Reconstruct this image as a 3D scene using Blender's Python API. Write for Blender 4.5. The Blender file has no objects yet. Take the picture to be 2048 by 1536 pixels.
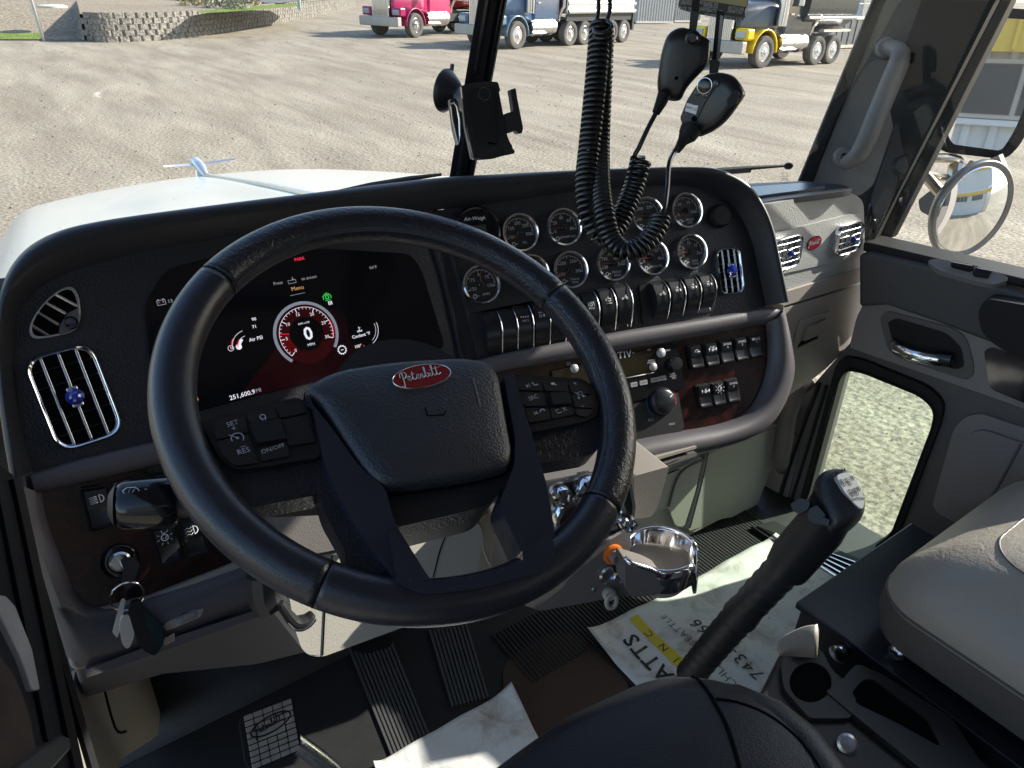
import bpy, math, random
from mathutils import Vector, Matrix
from mathutils.geometry import tessellate_polygon
random.seed(7)
scene = bpy.context.scene
COL = scene.collection
PI = math.pi
# ------------------------------------------------------------------ camera
C0 = Vector((0, 0, 2.5))
FPX = 1420.0
CX = Vector((0.8176155, -0.57513354, 0.0269501))
CY = Vector((0.26483445, 0.41722837, 0.86935792))
CF = Vector((0.51124124, 0.7036632, -0.49344756))
cam_d = bpy.data.cameras.new('camera')
cam = bpy.data.objects.new('camera', cam_d)
COL.objects.link(cam)
cam.matrix_world = Matrix(((CX.x, CY.x, -CF.x, C0.x), (CX.y, CY.y, -CF.y, C0.y), (CX.z, CY.z, -CF.z, C0.z), (0, 0, 0, 1)))
cam_d.sensor_width = 36
cam_d.lens = 36 * FPX / 2048
cam_d.clip_start = 0.02
cam_d.clip_end = 2000
scene.camera = cam
# ------------------------------------------------------------------ sky, sun, exposure
SUN_AZ, SUN_EL = math.radians(104.5), math.radians(30.5)
SUN = Vector((math.sin(SUN_AZ) * math.cos(SUN_EL), math.cos(SUN_AZ) * math.cos(SUN_EL), math.sin(SUN_EL)))
world = bpy.data.worlds.new('World')
scene.world = world
world.use_nodes = True
wn = world.node_tree.nodes
sky = wn.new('ShaderNodeTexSky')
sky.sky_type = 'NISHITA'
sky.sun_disc = False
sky.sun_elevation = SUN_EL
sky.sun_rotation = SUN_AZ
world.node_tree.links.new(sky.outputs[0], wn['Background'].inputs[0])
wn['Background'].inputs[1].default_value = 0.15
sd = bpy.data.lights.new('sun', 'SUN')
sd.energy = 5.0
sd.angle = math.radians(0.5)
sd.color = (1, 0.95, 0.86)
so = bpy.data.objects.new('sun', sd)
COL.objects.link(so)
so.rotation_euler = (-SUN).to_track_quat('-Z', 'Y').to_euler()
so.location = SUN * 60
scene.view_settings.view_transform = 'Standard'
scene.view_settings.look = 'None'
scene.view_settings.exposure = 1.2
scene.view_settings.gamma = 1

# ------------------------------------------------------------------ geometry helpers
def ray(px, py):
    return CX * ((px - 1024) / FPX) + CY * ((768 - py) / FPX) + CF

def rel(x, y, z):
    return Vector((x, y, z)) + C0

class Pl:
    """A plane of the cab; called with a point of the survey drawing it gives the point on the plane."""
    def __init__(s, p, n, lat=None):
        s.p = Vector(p); s.n = Vector(n).normalized()
        if s.n.dot(C0 - s.p) < 0: s.n = -s.n
        l = Vector(lat) if lat else Vector((1, 0, 0))
        s.r = (l - s.n * l.dot(s.n)).normalized()
        s.u = s.n.cross(s.r)
        if s.u.z < -0.05 or (abs(s.u.z) <= 0.05 and s.u.y < 0): s.u = -s.u
    def __call__(s, px, py, w=0.0):
        d = ray(px, py)
        return C0 + d * ((s.p - C0).dot(s.n) / d.dot(s.n)) + s.n * w
    def frame(s, px, py, w=0.0):
        return s(px, py, w), s.r, s.u, s.n

def tilted(p, turn, tilt, lat=None):
    t, T = math.radians(turn), math.radians(tilt)
    return Pl(p, (-math.sin(t) * math.cos(T), -math.cos(t) * math.cos(T), math.sin(T)), (math.cos(t), -math.sin(t), 0))

class Min:
    """Two planes meeting in a concave corner."""
    def __init__(s, a, b): s.a, s.b = a, b
    def pick(s, px, py):
        return s.a if (s.a(px, py) - C0).length < (s.b(px, py) - C0).length else s.b
    def __call__(s, px, py, w=0.0):
        A, B = s.a(px, py), s.b(px, py)
        da, db = (A - C0).length, (B - C0).length
        k = 1 / (1 + math.exp(max(-40, min(40, (da - db) / 0.006))))
        n = (s.a.n * k + s.b.n * (1 - k)).normalized()
        return (A * k + B * (1 - k)) + n * w
    def frame(s, px, py, w=0.0):
        return s.pick(px, py).frame(px, py, w)

def rr(pts, r, seg=6):
    """round the corners of a polygon"""
    out = []
    n = len(pts)
    for i in range(n):
        p = Vector((pts[i][0], pts[i][1])); a = Vector(pts[i - 1][:2]); b = Vector(pts[(i + 1) % n][:2])
        ri = pts[i][2] if len(pts[i]) > 2 else r
        va, vb = (a - p), (b - p)
        q = min(ri, va.length * 0.49, vb.length * 0.49)
        pa, pb = p + va.normalized() * q, p + vb.normalized() * q
        for k in range(seg + 1):
            t = k / seg
            v = pa * (1 - t) ** 2 + p * 2 * t * (1 - t) + pb * t * t
            out.append((v.x, v.y))
    return out

def cr(pts, n=6, closed=False):
    """Catmull-Rom through tuples or Vectors"""
    P = [Vector(p) for p in pts]
    out = []
    m = len(P)
    rng = range(m) if closed else range(m - 1)
    for i in rng:
        if closed: a, b, c, d = P[i - 1], P[i], P[(i + 1) % m], P[(i + 2) % m]
        else: a, b, c, d = P[max(i - 1, 0)], P[i], P[i + 1], P[min(i + 2, m - 1)]
        for k in range(n):
            t = k / n
            out.append(0.5 * ((2 * b) + (c - a) * t + (2 * a - 5 * b + 4 * c - d) * t * t + (3 * b - a - 3 * c + d) * t ** 3))
    if not closed: out.append(P[-1])
    return out

def resample(pts, n):
    P = [Vector(p) for p in pts]
    L = [0]
    for i in range(1, len(P)): L.append(L[-1] + (P[i] - P[i - 1]).length)
    out = []; j = 0
    for k in range(n):
        s = L[-1] * k / (n - 1)
        while j < len(L) - 2 and L[j + 1] < s: j += 1
        t = (s - L[j]) / max(L[j + 1] - L[j], 1e-9)
        out.append(P[j].lerp(P[j + 1], min(max(t, 0), 1)))
    return out

def woff(o):
    v = Vector((0, 0, 0))
    while o is not None:
        v += o.location; o = o.parent
    return v

class MB:
    def __init__(s): s.v = []; s.f = []
    def add(s, vs, fs):
        b = len(s.v); s.v += [Vector(v) for v in vs]; s.f += [tuple(i + b for i in f) for f in fs]; return s
    def box(s, P, r, u, n, sx, sy, sz):
        P = Vector(P)
        vs = [P + r * (a * sx / 2) + u * (b * sy / 2) + n * (c * sz / 2) for c in (-1, 1) for a, b in ((-1, -1), (1, -1), (1, 1), (-1, 1))]
        return s.add(vs, [(3, 2, 1, 0), (4, 5, 6, 7), (0, 1, 5, 4), (1, 2, 6, 5), (2, 3, 7, 6), (3, 0, 4, 7)])
    def wbox(s, x0, x1, y0, y1, z0, z1):
        return s.box(((x0 + x1) / 2, (y0 + y1) / 2, (z0 + z1) / 2), Vector((1, 0, 0)), Vector((0, 1, 0)), Vector((0, 0, 1)), x1 - x0, y1 - y0, z1 - z0)
    def tube(s, path, rad, seg=8, closed=False, flat=1.0, ref=None, caps=True):
        P = [Vector(p) for p in path]; n = len(P)
        T = []
        for i in range(n):
            a = P[(i - 1) % n] if (closed or i > 0) else P[i]
            b = P[(i + 1) % n] if (closed or i < n - 1) else P[i]
            T.append((b - a).normalized())
        up = Vector(ref) if ref else (Vector((0, 0, 1)) if abs(T[0].z) < 0.9 else Vector((1, 0, 0)))
        N = (up - T[0] * up.dot(T[0])).normalized()
        vs = []
        for i in range(n):
            N = (N - T[i] * N.dot(T[i]))
            N = N.normalized() if N.length > 1e-6 else Vector((1, 0, 0))
            if ref:
                N2 = Vector(ref) - T[i] * Vector(ref).dot(T[i])
                if N2.length > 1e-4: N = N2.normalized()
            B = T[i].cross(N)
            r = rad[i] if isinstance(rad, (list, tuple)) else rad
            for k in range(seg):
                a = 2 * PI * k / seg
                vs.append(P[i] + N * (math.cos(a) * r * flat) + B * (math.sin(a) * r))
        fs = []
        for i in range(n if closed else n - 1):
            j = (i + 1) % n
            for k in range(seg):
                l = (k + 1) % seg
                fs.append((i * seg + k, i * seg + l, j * seg + l, j * seg + k))
        if not closed and caps:
            fs.append(tuple(range(seg))[::-1]); fs.append(tuple((n - 1) * seg + k for k in range(seg)))
        return s.add(vs, fs)
    def coil(s, path, R, r, pitch, seg=6, per=14, flat=1.0, ph=0):
        P = resample(path, 240); L = sum((P[i + 1] - P[i]).length for i in range(239))
        turns = L / pitch; N = int(turns * per)
        Q = resample(P, max(N, 4)); n = len(Q); out = []
        up = Vector((0, 1, 0)); T0 = (Q[1] - Q[0]).normalized(); A = (up - T0 * up.dot(T0)).normalized()
        for i in range(n):
            T = (Q[min(i + 1, n - 1)] - Q[max(i - 1, 0)]).normalized()
            A = (A - T * A.dot(T)).normalized(); B = T.cross(A)
            a = 2 * PI * i / per + ph
            out.append(Q[i] + A * math.cos(a) * R + B * math.sin(a) * R)
        return s.tube(out, r, seg)
    def lathe(s, P, axis, prof, seg=32, ref=None, ang=None):
        ax = Vector(axis).normalized(); rf = Vector(ref) if ref else (Vector((0, 0, 1)) if abs(ax.z) < 0.9 else Vector((1, 0, 0)))
        A = (rf - ax * rf.dot(ax)).normalized(); B = ax.cross(A)
        vs = []; P = Vector(P)
        for (r, h) in prof:
            for k in range(seg):
                a = 2 * PI * k / seg
                vs.append(P + ax * h + (A * math.cos(a) + B * math.sin(a)) * r)
        fs = []
        for i in range(len(prof) - 1):
            for k in range(seg):
                l = (k + 1) % seg
                fs.append((i * seg + k, i * seg + l, (i + 1) * seg + l, (i + 1) * seg + k))
        if prof[0][0] > 1e-6: fs.append(tuple(range(seg))[::-1])
        if prof[-1][0] > 1e-6: fs.append(tuple((len(prof) - 1) * seg + k for k in range(seg)))
        return s.add(vs, fs)
    def slab(s, surf, outer, w0, w1, holes=()):
        loops = [list(outer)] + [list(h) for h in holes]
        tri = tessellate_polygon([[Vector((p[0], p[1], 0)) for p in l] for l in loops])
        flat = [p for l in loops for p in l]; n = len(flat)
        vs = [surf(p[0], p[1], w1) for p in flat] + [surf(p[0], p[1], w0) for p in flat]
        fs = [tuple(t) for t in tri] + [tuple(i + n for i in t[::-1]) for t in tri]
        o = 0
        for l in loops:
            m = len(l)
            for i in range(m):
                j = (i + 1) % m
                fs.append((o + i, o + j, n + o + j, n + o + i))
            o += m
        return s.add(vs, fs)
    def disc(s, P, r, u, n, R, seg=32, a0=0, a1=2 * PI, r2=0):
        """flat ring sector; angle clockwise from up"""
        vs = []
        for k in range(seg + 1):
            a = a0 + (a1 - a0) * k / seg
            d = r * math.sin(a) + u * math.cos(a)
            vs += [P + d * R, P + d * r2]
        return s.add(vs, [(2 * k, 2 * k + 2, 2 * k + 3, 2 * k + 1) for k in range(seg)])
    def grid(s, rows, closed=False):
        n = len(rows[0]); vs = [p for r in rows for p in r]; fs = []
        for i in range(len(rows) - 1):
            for j in range(n if closed else n - 1):
                k = (j + 1) % n
                fs.append((i * n + j, i * n + k, (i + 1) * n + k, (i + 1) * n + j))
        return s.add(vs, fs)
    def build(s, name, mat, parent=None, bevel=0, seg=2, sharp=35, sub=0, solid=0, weld=False, up=False):
        off = woff(parent)
        me = bpy.data.meshes.new(name)
        me.from_pydata([tuple(v - off) for v in s.v], [], s.f)
        import bmesh
        bm = bmesh.new(); bm.from_mesh(me)
        if weld: bmesh.ops.remove_doubles(bm, verts=bm.verts, dist=1e-5)
        if up:
            for f_ in bm.faces:
                f_.normal_update()
                if f_.normal.z < 0: f_.normal_flip()
        elif not solid: bmesh.ops.recalc_face_normals(bm, faces=bm.faces)
        bm.to_mesh(me); bm.free()
        for p in me.polygons: p.use_smooth = True
        if sharp < 180: me.set_sharp_from_angle(angle=math.radians(sharp))
        me.materials.append(mat)
        o = bpy.data.objects.new(name, me); COL.objects.link(o)
        if parent is not None: o.parent = parent
        if solid:
            m = o.modifiers.new('solid', 'SOLIDIFY'); m.thickness = solid; m.offset = -1
        if bevel:
            m = o.modifiers.new('bevel', 'BEVEL'); m.width = bevel; m.segments = seg; m.limit_method = 'ANGLE'; m.angle_limit = math.radians(40); m.harden_normals = True
        if sub:
            m = o.modifiers.new('sub', 'SUBSURF'); m.levels = sub; m.render_levels = sub
        return o

def band(surf, outer, inner, prof, n=90):
    """strip between two open outlines; prof = [(fraction from outer, height)]"""
    A, B = resample(outer, n), resample(inner, n)
    rows = []
    for f, w in prof:
        rows.append([surf(*(A[i].lerp(B[i], f))[:2], w) for i in range(n)])
    return MB().grid(rows)

def thing(name, label, cat, loc, group=None):
    o = bpy.data.objects.new(name, None); COL.objects.link(o)
    o.location = loc; o.empty_display_size = 0.1
    o['label'] = label; o['category'] = cat
    if group: o['group'] = group
    return o

def tag(o, label, cat, group=None, kind=None):
    if label: o['label'] = label
    if cat: o['category'] = cat
    if group: o['group'] = group
    if kind: o['kind'] = kind
    return o

def slab(name, surf, outer, w0, w1, mat, parent, bevel=0.003, holes=(), seg=2, sharp=35, px=True):
    return MB().slab(surf, outer, w0, w1, holes).build(name, mat, parent, bevel=bevel, seg=seg, sharp=sharp)

def seam(path, r, mat, parent, name='seam', seg=5):
    return MB().tube(path, r, seg).build(name, mat, parent)

def on(surf, pts, w=0.0, n=0, closed=False):
    P = [surf(p[0], p[1], w) for p in (cr([Vector((q[0], q[1])) for q in pts], n, closed) if n else pts)]
    return P

def text_mb(s, P, r, u, size, align='CENTER', shear=0, bold=0, sx=1.0, spacing=1.0):
    c = bpy.data.curves.new('t', 'FONT'); c.body = s; c.size = size; c.align_x = align; c.align_y = 'CENTER'; c.shear = shear; c.offset = bold; c.space_character = spacing
    c.resolution_u = 2
    o = bpy.data.objects.new('t', c); COL.objects.link(o)
    dg = bpy.context.evaluated_depsgraph_get()
    me = bpy.data.meshes.new_from_object(o.evaluated_get(dg))
    mb = MB()
    mb.add([Vector(P) + r * (v.co.x * sx) + u * v.co.y for v in me.vertices], [tuple(p.vertices) for p in me.polygons])
    bpy.data.objects.remove(o); bpy.data.curves.remove(c); bpy.data.meshes.remove(me)
    return mb

def text(name, s, fr, size, mat, parent, **k):
    P, r, u, n = fr
    rot = k.pop('rot', 0)
    if rot:
        a = math.radians(rot); r, u = r * math.cos(a) + u * math.sin(a), u * math.cos(a) - r * math.sin(a)
    return text_mb(s, P, r, u, size, **k).build(name, mat, parent, sharp=180)

# ------------------------------------------------------------------ materials
def mat(name, col, rough=0.5, metal=0.0, bump=None, var=0.0, vscale=3.0, coat=0.0, spec=0.5, emit=None, estr=0.0, sheen=0, bump2=None, tex=None):
    m = bpy.data.materials.new(name); m.use_nodes = True
    nt = m.node_tree; N = nt.nodes; L = nt.links; b = N['Principled BSDF']
    b.inputs['Base Color'].default_value = (*col, 1)
    b.inputs['Roughness'].default_value = rough
    b.inputs['Metallic'].default_value = metal
    b.inputs['Specular IOR Level'].default_value = spec
    if coat: b.inputs['Coat Weight'].default_value = coat; b.inputs['Coat Roughness'].default_value = 0.08
    if emit: b.inputs['Emission Color'].default_value = (*emit, 1); b.inputs['Emission Strength'].default_value = estr
    tc = N.new('ShaderNodeTexCoord')
    if var:
        nz = N.new('ShaderNodeTexNoise'); nz.inputs['Scale'].default_value = vscale; nz.inputs['Detail'].default_value = 6
        L.new(tc.outputs['Object'], nz.inputs['Vector'])
        mx = N.new('ShaderNodeMix'); mx.data_type = 'RGBA'
        mx.inputs[6].default_value = (*[c * (1 - var) for c in col], 1); mx.inputs[7].default_value = (*[min(1, c * (1 + var)) for c in col], 1)
        L.new(nz.outputs[0], mx.inputs[0]); L.new(mx.outputs[2], b.inputs['Base Color'])
        mr = N.new('ShaderNodeMapRange'); mr.inputs[3].default_value = max(0.02, rough - 0.1); mr.inputs[4].default_value = min(1, rough + 0.12)
        nz2 = N.new('ShaderNodeTexNoise'); nz2.inputs['Scale'].default_value = vscale * 4; nz2.inputs['Detail'].default_value = 4
        L.new(tc.outputs['Object'], nz2.inputs['Vector']); L.new(nz2.outputs[0], mr.inputs[0]); L.new(mr.outputs[0], b.inputs['Roughness'])
    prev = None
    for bp in (bump, bump2):
        if not bp: continue
        kind, sc, st, dist = bp
        if kind == 'vor':
            t = N.new('ShaderNodeTexVoronoi'); t.inputs['Scale'].default_value = sc; o = t.outputs['Distance']
        elif kind == 'ridge':
            t = N.new('ShaderNodeTexNoise'); t.inputs['Scale'].default_value = sc; t.inputs['Detail'].default_value = 3; t.inputs['Distortion'].default_value = 1.5; o = t.outputs[0]
        else:
            t = N.new('ShaderNodeTexNoise'); t.inputs['Scale'].default_value = sc; t.inputs['Detail'].default_value = 5; o = t.outputs[0]
        L.new(tc.outputs['Object'], t.inputs['Vector'])
        bn = N.new('ShaderNodeBump'); bn.inputs['Strength'].default_value = st; bn.inputs['Distance'].default_value = dist
        L.new(o, bn.inputs['Height'])
        if prev: L.new(prev.outputs[0], bn.inputs['Normal'])
        L.new(bn.outputs[0], b.inputs['Normal']); prev = bn
    return m

def glass(name, tint, refl=0.08, dust=0.0, base=.25):
    m = bpy.data.materials.new(name); m.use_nodes = True
    N = m.node_tree.nodes; L = m.node_tree.links; N.clear()
    out = N.new('ShaderNodeOutputMaterial'); tr = N.new('ShaderNodeBsdfTransparent'); gl = N.new('ShaderNodeBsdfGlossy'); mx = N.new('ShaderNodeMixShader')
    tr.inputs[0].default_value = (*tint, 1); gl.inputs['Roughness'].default_value = 0.01
    lw = N.new('ShaderNodeLayerWeight'); lw.inputs[0].default_value = .5
    pw = N.new('ShaderNodeMath'); pw.operation = 'POWER'; pw.inputs[1].default_value = 4.0; L.new(lw.outputs['Facing'], pw.inputs[0])
    fr = N.new('ShaderNodeMapRange'); fr.inputs[3].default_value = .035; fr.inputs[4].default_value = .9; L.new(pw.outputs[0], fr.inputs[0])
    L.new(fr.outputs[0], mx.inputs[0]); L.new(tr.outputs[0], mx.inputs[1]); L.new(gl.outputs[0], mx.inputs[2])
    last = mx
    if dust:
        df = N.new('ShaderNodeBsdfDiffuse'); df.inputs[0].default_value = (0.75, 0.72, 0.65, 1)
        m2 = N.new('ShaderNodeMixShader'); vz = N.new('ShaderNodeTexVoronoi'); vz.inputs['Scale'].default_value = 55
        tc = N.new('ShaderNodeTexCoord'); L.new(tc.outputs['Object'], vz.inputs['Vector'])
        mr = N.new('ShaderNodeMapRange'); mr.inputs[1].default_value = 0.05; mr.inputs[2].default_value = 0.10; mr.inputs[3].default_value = dust * 5; mr.inputs[4].default_value = dust * base
        L.new(vz.outputs['Distance'], mr.inputs[0]); L.new(mr.outputs[0], m2.inputs[0]); L.new(mx.outputs[0], m2.inputs[1]); L.new(df.outputs[0], m2.inputs[2]); last = m2
    L.new(last.outputs[0], out.inputs[0])
    return m

M = {}
M['grain'] = mat('black_pebbled_plastic', (.012, .012, .015), .42, bump=('vor', 330, .35, .0014), spec=.4)
M['rimblk'] = mat('black_soft_plastic', (.019, .020, .025), .42, bump=('noise', 700, .15, .001), spec=.4)
M['blk'] = mat('black_plastic', (.010, .010, .012), .45, bump=('noise', 500, .1, .001))
M['blkgloss'] = mat('black_gloss_plastic', (.006, .006, .008), .12, spec=.5)
M['rubber'] = mat('black_rubber', (.010, .010, .011), .6, spec=.25)
M['dashgrey'] = mat('grey_grained_dash_skin', (.30, .30, .29), .5, bump=('vor', 330, .4, .0014), var=.05)
M['void'] = mat('unlit_recess', (.002, .002, .002), .9, spec=.1)
M['taupe'] = mat('taupe_plastic', (.26, .233, .205), .5, bump=('vor', 500, .2, .001), var=.06, vscale=2)
M['taupedk'] = mat('dark_taupe_plastic', (.125, .112, .106), .5, bump=('vor', 500, .25, .001), var=.06)
M['greyrim'] = mat('warm_grey_soft_plastic', (.075, .068, .076), .42, bump=('vor', 600, .2, .001), var=.08)
M['taupelt'] = mat('light_grey_textured_plastic', (.34, .32, .28), .6, bump=('vor', 500, .2, .0010), var=.05)
M['grtaupe'] = mat('grey_green_plastic', (.25, .25, .215), .55, var=.06)
M['doorgrey'] = mat('door_grey_plastic', (.215, .192, .185), .55, bump=('vor', 500, .2, .001), var=.06)
M['doordark'] = mat('door_charcoal_plastic', (.10, .09, .088), .55, bump=('vor', 500, .2, .001), var=.06)
M['chrome'] = mat('chrome', (.80, .80, .82), .10, 1.0)
M['chromedim'] = mat('worn_chrome', (.62, .62, .64), .22, 1.0, var=.1, vscale=40)
M['steel'] = mat('brushed_steel', (.45, .45, .46), .35, 1.0)
M['rimleather'] = mat('black_wheel_leather', (.017, .018, .024), .30, bump=('ridge', 110, .38, .003), bump2=('vor', 500, .3, .001), spec=.5)
M['smleather'] = mat('smooth_black_wheel_leather', (.018, .019, .026), .30, bump=('noise', 60, .15, .002), bump2=('vor', 700, .2, .0008), spec=.5)
M['thread'] = mat('black_thread', (.045, .045, .05), .6)
M['trimblue'] = mat('satin_black_trim', (.016, .020, .034), .16, spec=.7, coat=.3)
M['pad'] = mat('airbag_cover_plastic', (.022, .024, .030), .48, bump=('vor', 420, .4, .0012), spec=.5)
M['leather'] = mat('black_seat_leather', (.014, .0145, .018), .42, bump=('ridge', 160, .15, .0012), bump2=('vor', 520, .3, .0008), spec=.3)
M['vinyl'] = mat('grey_vinyl', (.31, .28, .24), .42, bump=('ridge', 38, .35, .004), bump2=('vor', 300, .25, .001), var=.05)
M['vinyl_pipe_shade'] = mat('piping_and_side_shade_vinyl', (.09, .083, .08), .45, bump=('vor', 300, .35, .0014), var=.08)
M['mat'] = mat('black_rubber_mat', (.014, .014, .015), .55, bump=('noise', 300, .3, .001), var=.3, vscale=8)
M['wornmat'] = mat('worn_rubber_mat', (.05, .026, .018), .6, var=.45, vscale=6)
M['white'] = mat('white_print', (.65, .66, .68), .5)
M['dimwhite'] = mat('dim_white_print', (.28, .28, .29), .5)
M['redprint'] = mat('red_needle', (.42, .03, .02), .4)
M['black_print'] = mat('black_print', (.01, .01, .012), .5)
M['redbadge'] = mat('red_enamel', (.20, .008, .012), .2, coat=.6)
M['jewel'] = mat('blue_jewel', (.01, .03, .30), .05, coat=1, spec=1)
M['amber'] = mat('amber_ring', (.75, .18, .02), .35)
M['glass'] = glass('window_glass', (.93, .95, .93), dust=.020)
M['glassgreen'] = glass('green_tinted_glass', (.76, .90, .78), dust=.03)
M['wsglass'] = glass('dusty_windshield_glass', (.93, .95, .94), dust=.042, base=.75)
M['glasslens'] = glass('gauge_lens', (.9, .9, .9))
M['paintwhite'] = mat('white_truck_paint', (.66, .66, .63), .25, coat=.5)
M['scrw'] = mat('screen_white', (.6, .6, .62), .4, emit=(.9, .93, 1), estr=.30)
M['scrd'] = mat('screen_dim_white', (.3, .3, .3), .4, emit=(.8, .8, .85), estr=.12)
M['scrr'] = mat('screen_red', (.4, .02, .03), .4, emit=(1, .03, .08), estr=.35)
M['scrg'] = mat('screen_green', (.02, .4, .05), .4, emit=(.05, .8, .12), estr=.25)
M['scro'] = mat('screen_orange', (.4, .2, .1), .4, emit=(1, .5, .2), estr=.22)
M['scrb'] = mat('screen_blue', (.1, .2, .5), .4, emit=(.2, .4, 1), estr=.2)
M['aoff'] = mat('aluminium', (.62, .62, .62), .3, 1.0, var=.1)

# wood: dark burl
def wood():
    m = mat('dark_red_burl_wood', (.02, .006, .006), .22, coat=.15, spec=.35)
    nt = m.node_tree; N = nt.nodes; L = nt.links; b = N['Principled BSDF']
    tc = N.new('ShaderNodeTexCoord'); nz = N.new('ShaderNodeTexNoise'); nz.inputs['Scale'].default_value = 22; nz.inputs['Detail'].default_value = 8; nz.inputs['Distortion'].default_value = 1.2
    cr_ = N.new('ShaderNodeValToRGB'); cr_.color_ramp.elements[0].position = .3; cr_.color_ramp.elements[0].color = (.007, .0025, .0025, 1); cr_.color_ramp.elements[1].position = .78; cr_.color_ramp.elements[1].color = (.045, .011, .009, 1)
    L.new(tc.outputs['Object'], nz.inputs['Vector']); L.new(nz.outputs[0], cr_.inputs[0]); L.new(cr_.outputs[0], b.inputs['Base Color'])
    return m
M['wood'] = wood()

def screen_mat():
    # the lit display itself: dark red glow of the picture it shows, brightest behind the tachometer
    m = mat('display_picture', (.004, .004, .006), .12)
    nt = m.node_tree; N = nt.nodes; L = nt.links; b = N['Principled BSDF']
    tc = N.new('ShaderNodeTexCoord'); mp = N.new('ShaderNodeMapping'); gr = N.new('ShaderNodeTexGradient'); gr.gradient_type = 'SPHERICAL'
    return m, mp, gr, tc
# ------------------------------------------------------------------ main surfaces of the cab
DL = tilted(rel(0, .95, -.40), 0, 28)
DC = tilted(rel(.54124, .92268, -.45137), 15, 28)
D = Min(DL, DC)
G = tilted(rel(1.50, .79, -.48), 0, 5)
a8 = math.radians(8)
DR = Pl(rel(1.50, .75, 0), (-math.cos(a8), -math.sin(a8), 0), (math.sin(a8), -math.cos(a8), 0))
FZ = -1.18
FLR = Pl(rel(0, 0, FZ), (0, 0, 1), (1, 0, 0))
wc = rel(.27116, .52972, -.33587)
WP = Pl(wc, (0, -.4929, .8701), (1, 0, 0))

def seamx(py):
    lo, hi = 700, 1100
    for _ in range(30):
        m = (lo + hi) / 2
        if (DL(m, py) - C0).length < (DC(m, py) - C0).length: lo = m
        else: hi = m
    return lo
SX = seamx

# ------------------------------------------------------------------ cab shell
cab = thing('truck_cab', 'white conventional truck cab around the dashboard, its hood seen through the windshield', 'truck cab', rel(.7, 0, FZ))
XC = .70
xl, xr = -.16, 1.56
mb = MB(); mb.wbox(xl, xr, -.75, .98, 2.5 + FZ - .05, 2.5 + FZ); mb.build('cab_floor', M['mat'], cab, bevel=.002)
# sloping toe board and firewall in front of the pedals
rows = []
for (y, z) in ((.96, FZ + .001), (1.02, FZ + .02), (1.25, FZ + .28), (1.27, FZ + .34), (1.27, -.45)):
    rows.append([rel(x, y, z) for x in (xl, .2, .5, .78)])
MB().grid(rows).build('toe_board', M['mat'], cab, solid=.01)
MB().grid([[rel(.74, .97, FZ + .06), rel(.78, 1.27, FZ + .06)], [rel(.74, 1.0, -.60), rel(.78, 1.27, -.45)]]).build('engine_tunnel_wall', M['taupedk'], cab, solid=.01)
# roof with header, rear wall with window opening, door pillars
mb = MB(); mb.wbox(xl - .05, xr + .05, -.8, .86, 2.5 + .34, 2.5 + .40); mb.build('roof', M['doorgrey'], cab, bevel=.01)
mb = MB(); mb.slab(Pl(rel(0, -.72, 0), (0, 1, 0), (1, 0, 0)).__class__ and (lambda x, y, w: rel(x, -.72 + w, y)), [(xl - .05, FZ - .1), (xr + .05, FZ - .1), (xr + .05, .36), (xl - .05, .36)], -.04, 0, [rr([(.1, -.35), (.1, .12), (1.3, .12), (1.3, -.35)], .08)])
mb.build('rear_wall', M['taupe'], cab)
# windshield panes
def wsp(x, z):
    t = abs(x - XC) / .78
    return rel(x, 1.165 - .20 * t ** 1.4 - (z + .37) * .33, z)
for x0, x1 in ((-.10, XC - .012), (XC + .012, 1.50)):
    rows = [[wsp(x0 + (x1 - x0) * i / 12, -.42 + .84 * j / 3) for i in range(13)] for j in range(4)]
    MB().grid(rows).build('windshield_pane', M['wsglass'], cab)
# centre divider: black extrusion with two ribs
def wtube(pts, r, flat, name, m, ref=(0, -1, 0), seg=10): return MB().tube(pts, r, seg, flat=flat, ref=ref).build(name, m, cab)
cl = [wsp(XC, -.45 + .85 * j / 6) for j in range(7)]
q = MB()
for p0, p1 in zip(cl[:-1], cl[1:]): pass
q.tube([p + Vector((0, -.006, 0)) for p in cl], .029, 4, flat=.35, ref=(.0, -1, .0))
q.build('windshield_divider', M['rimblk'], cab, bevel=.003)
q = MB()
for dx in (-.017, .010): q.tube([p + Vector((dx, -.018, 0)) for p in cl], .005, 6)
q.build('divider_rib', M['blkgloss'], cab)
# right A pillar: outline lies on a plane through the windshield corner
AP = Pl(rel(1.50, .93, -.37), (-.75, -.62, .25), (.6, -.75, 0))
slab('windshield_gasket', AP, [(1592, 372), (1757, -30), (1783, -30), (1620, 372)], -.015, .012, M['rubber'], cab, .004)
slab('pillar_trim', AP, [(1618, 380), (1776, -30), (1905, -30), (1750, 370), (1722, 392)], -.03, .004, mat('pillar_grey', (.135, .130, .125), .5, bump=('vor', 500, .2, .001), var=.05), cab, .006)
slab('pillar_flange', AP, [(1738, 400), (1880, -30), (1925, -30), (1775, 420), (1750, 470)], -.03, .010, M['rimblk'], cab, .006)
slab('door_seal', AP, [(1712, 400), (1885, 40), (1912, -30), (1990, -30), (1920, 100), (1745, 492), (1728, 480)], -.035, -.002, M['rubber'], cab, .006)
for a, b, r in (((1735, 470), (1948, -30), .004), ((1728, 440), (1925, -30), .0035)):
    seam([AP(*a, .004), AP((a[0] + b[0]) / 2, (a[1] + b[1]) / 2, .004), AP(*b, .004)], r, M['blkgloss'], cab, 'seal_bead')
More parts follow.
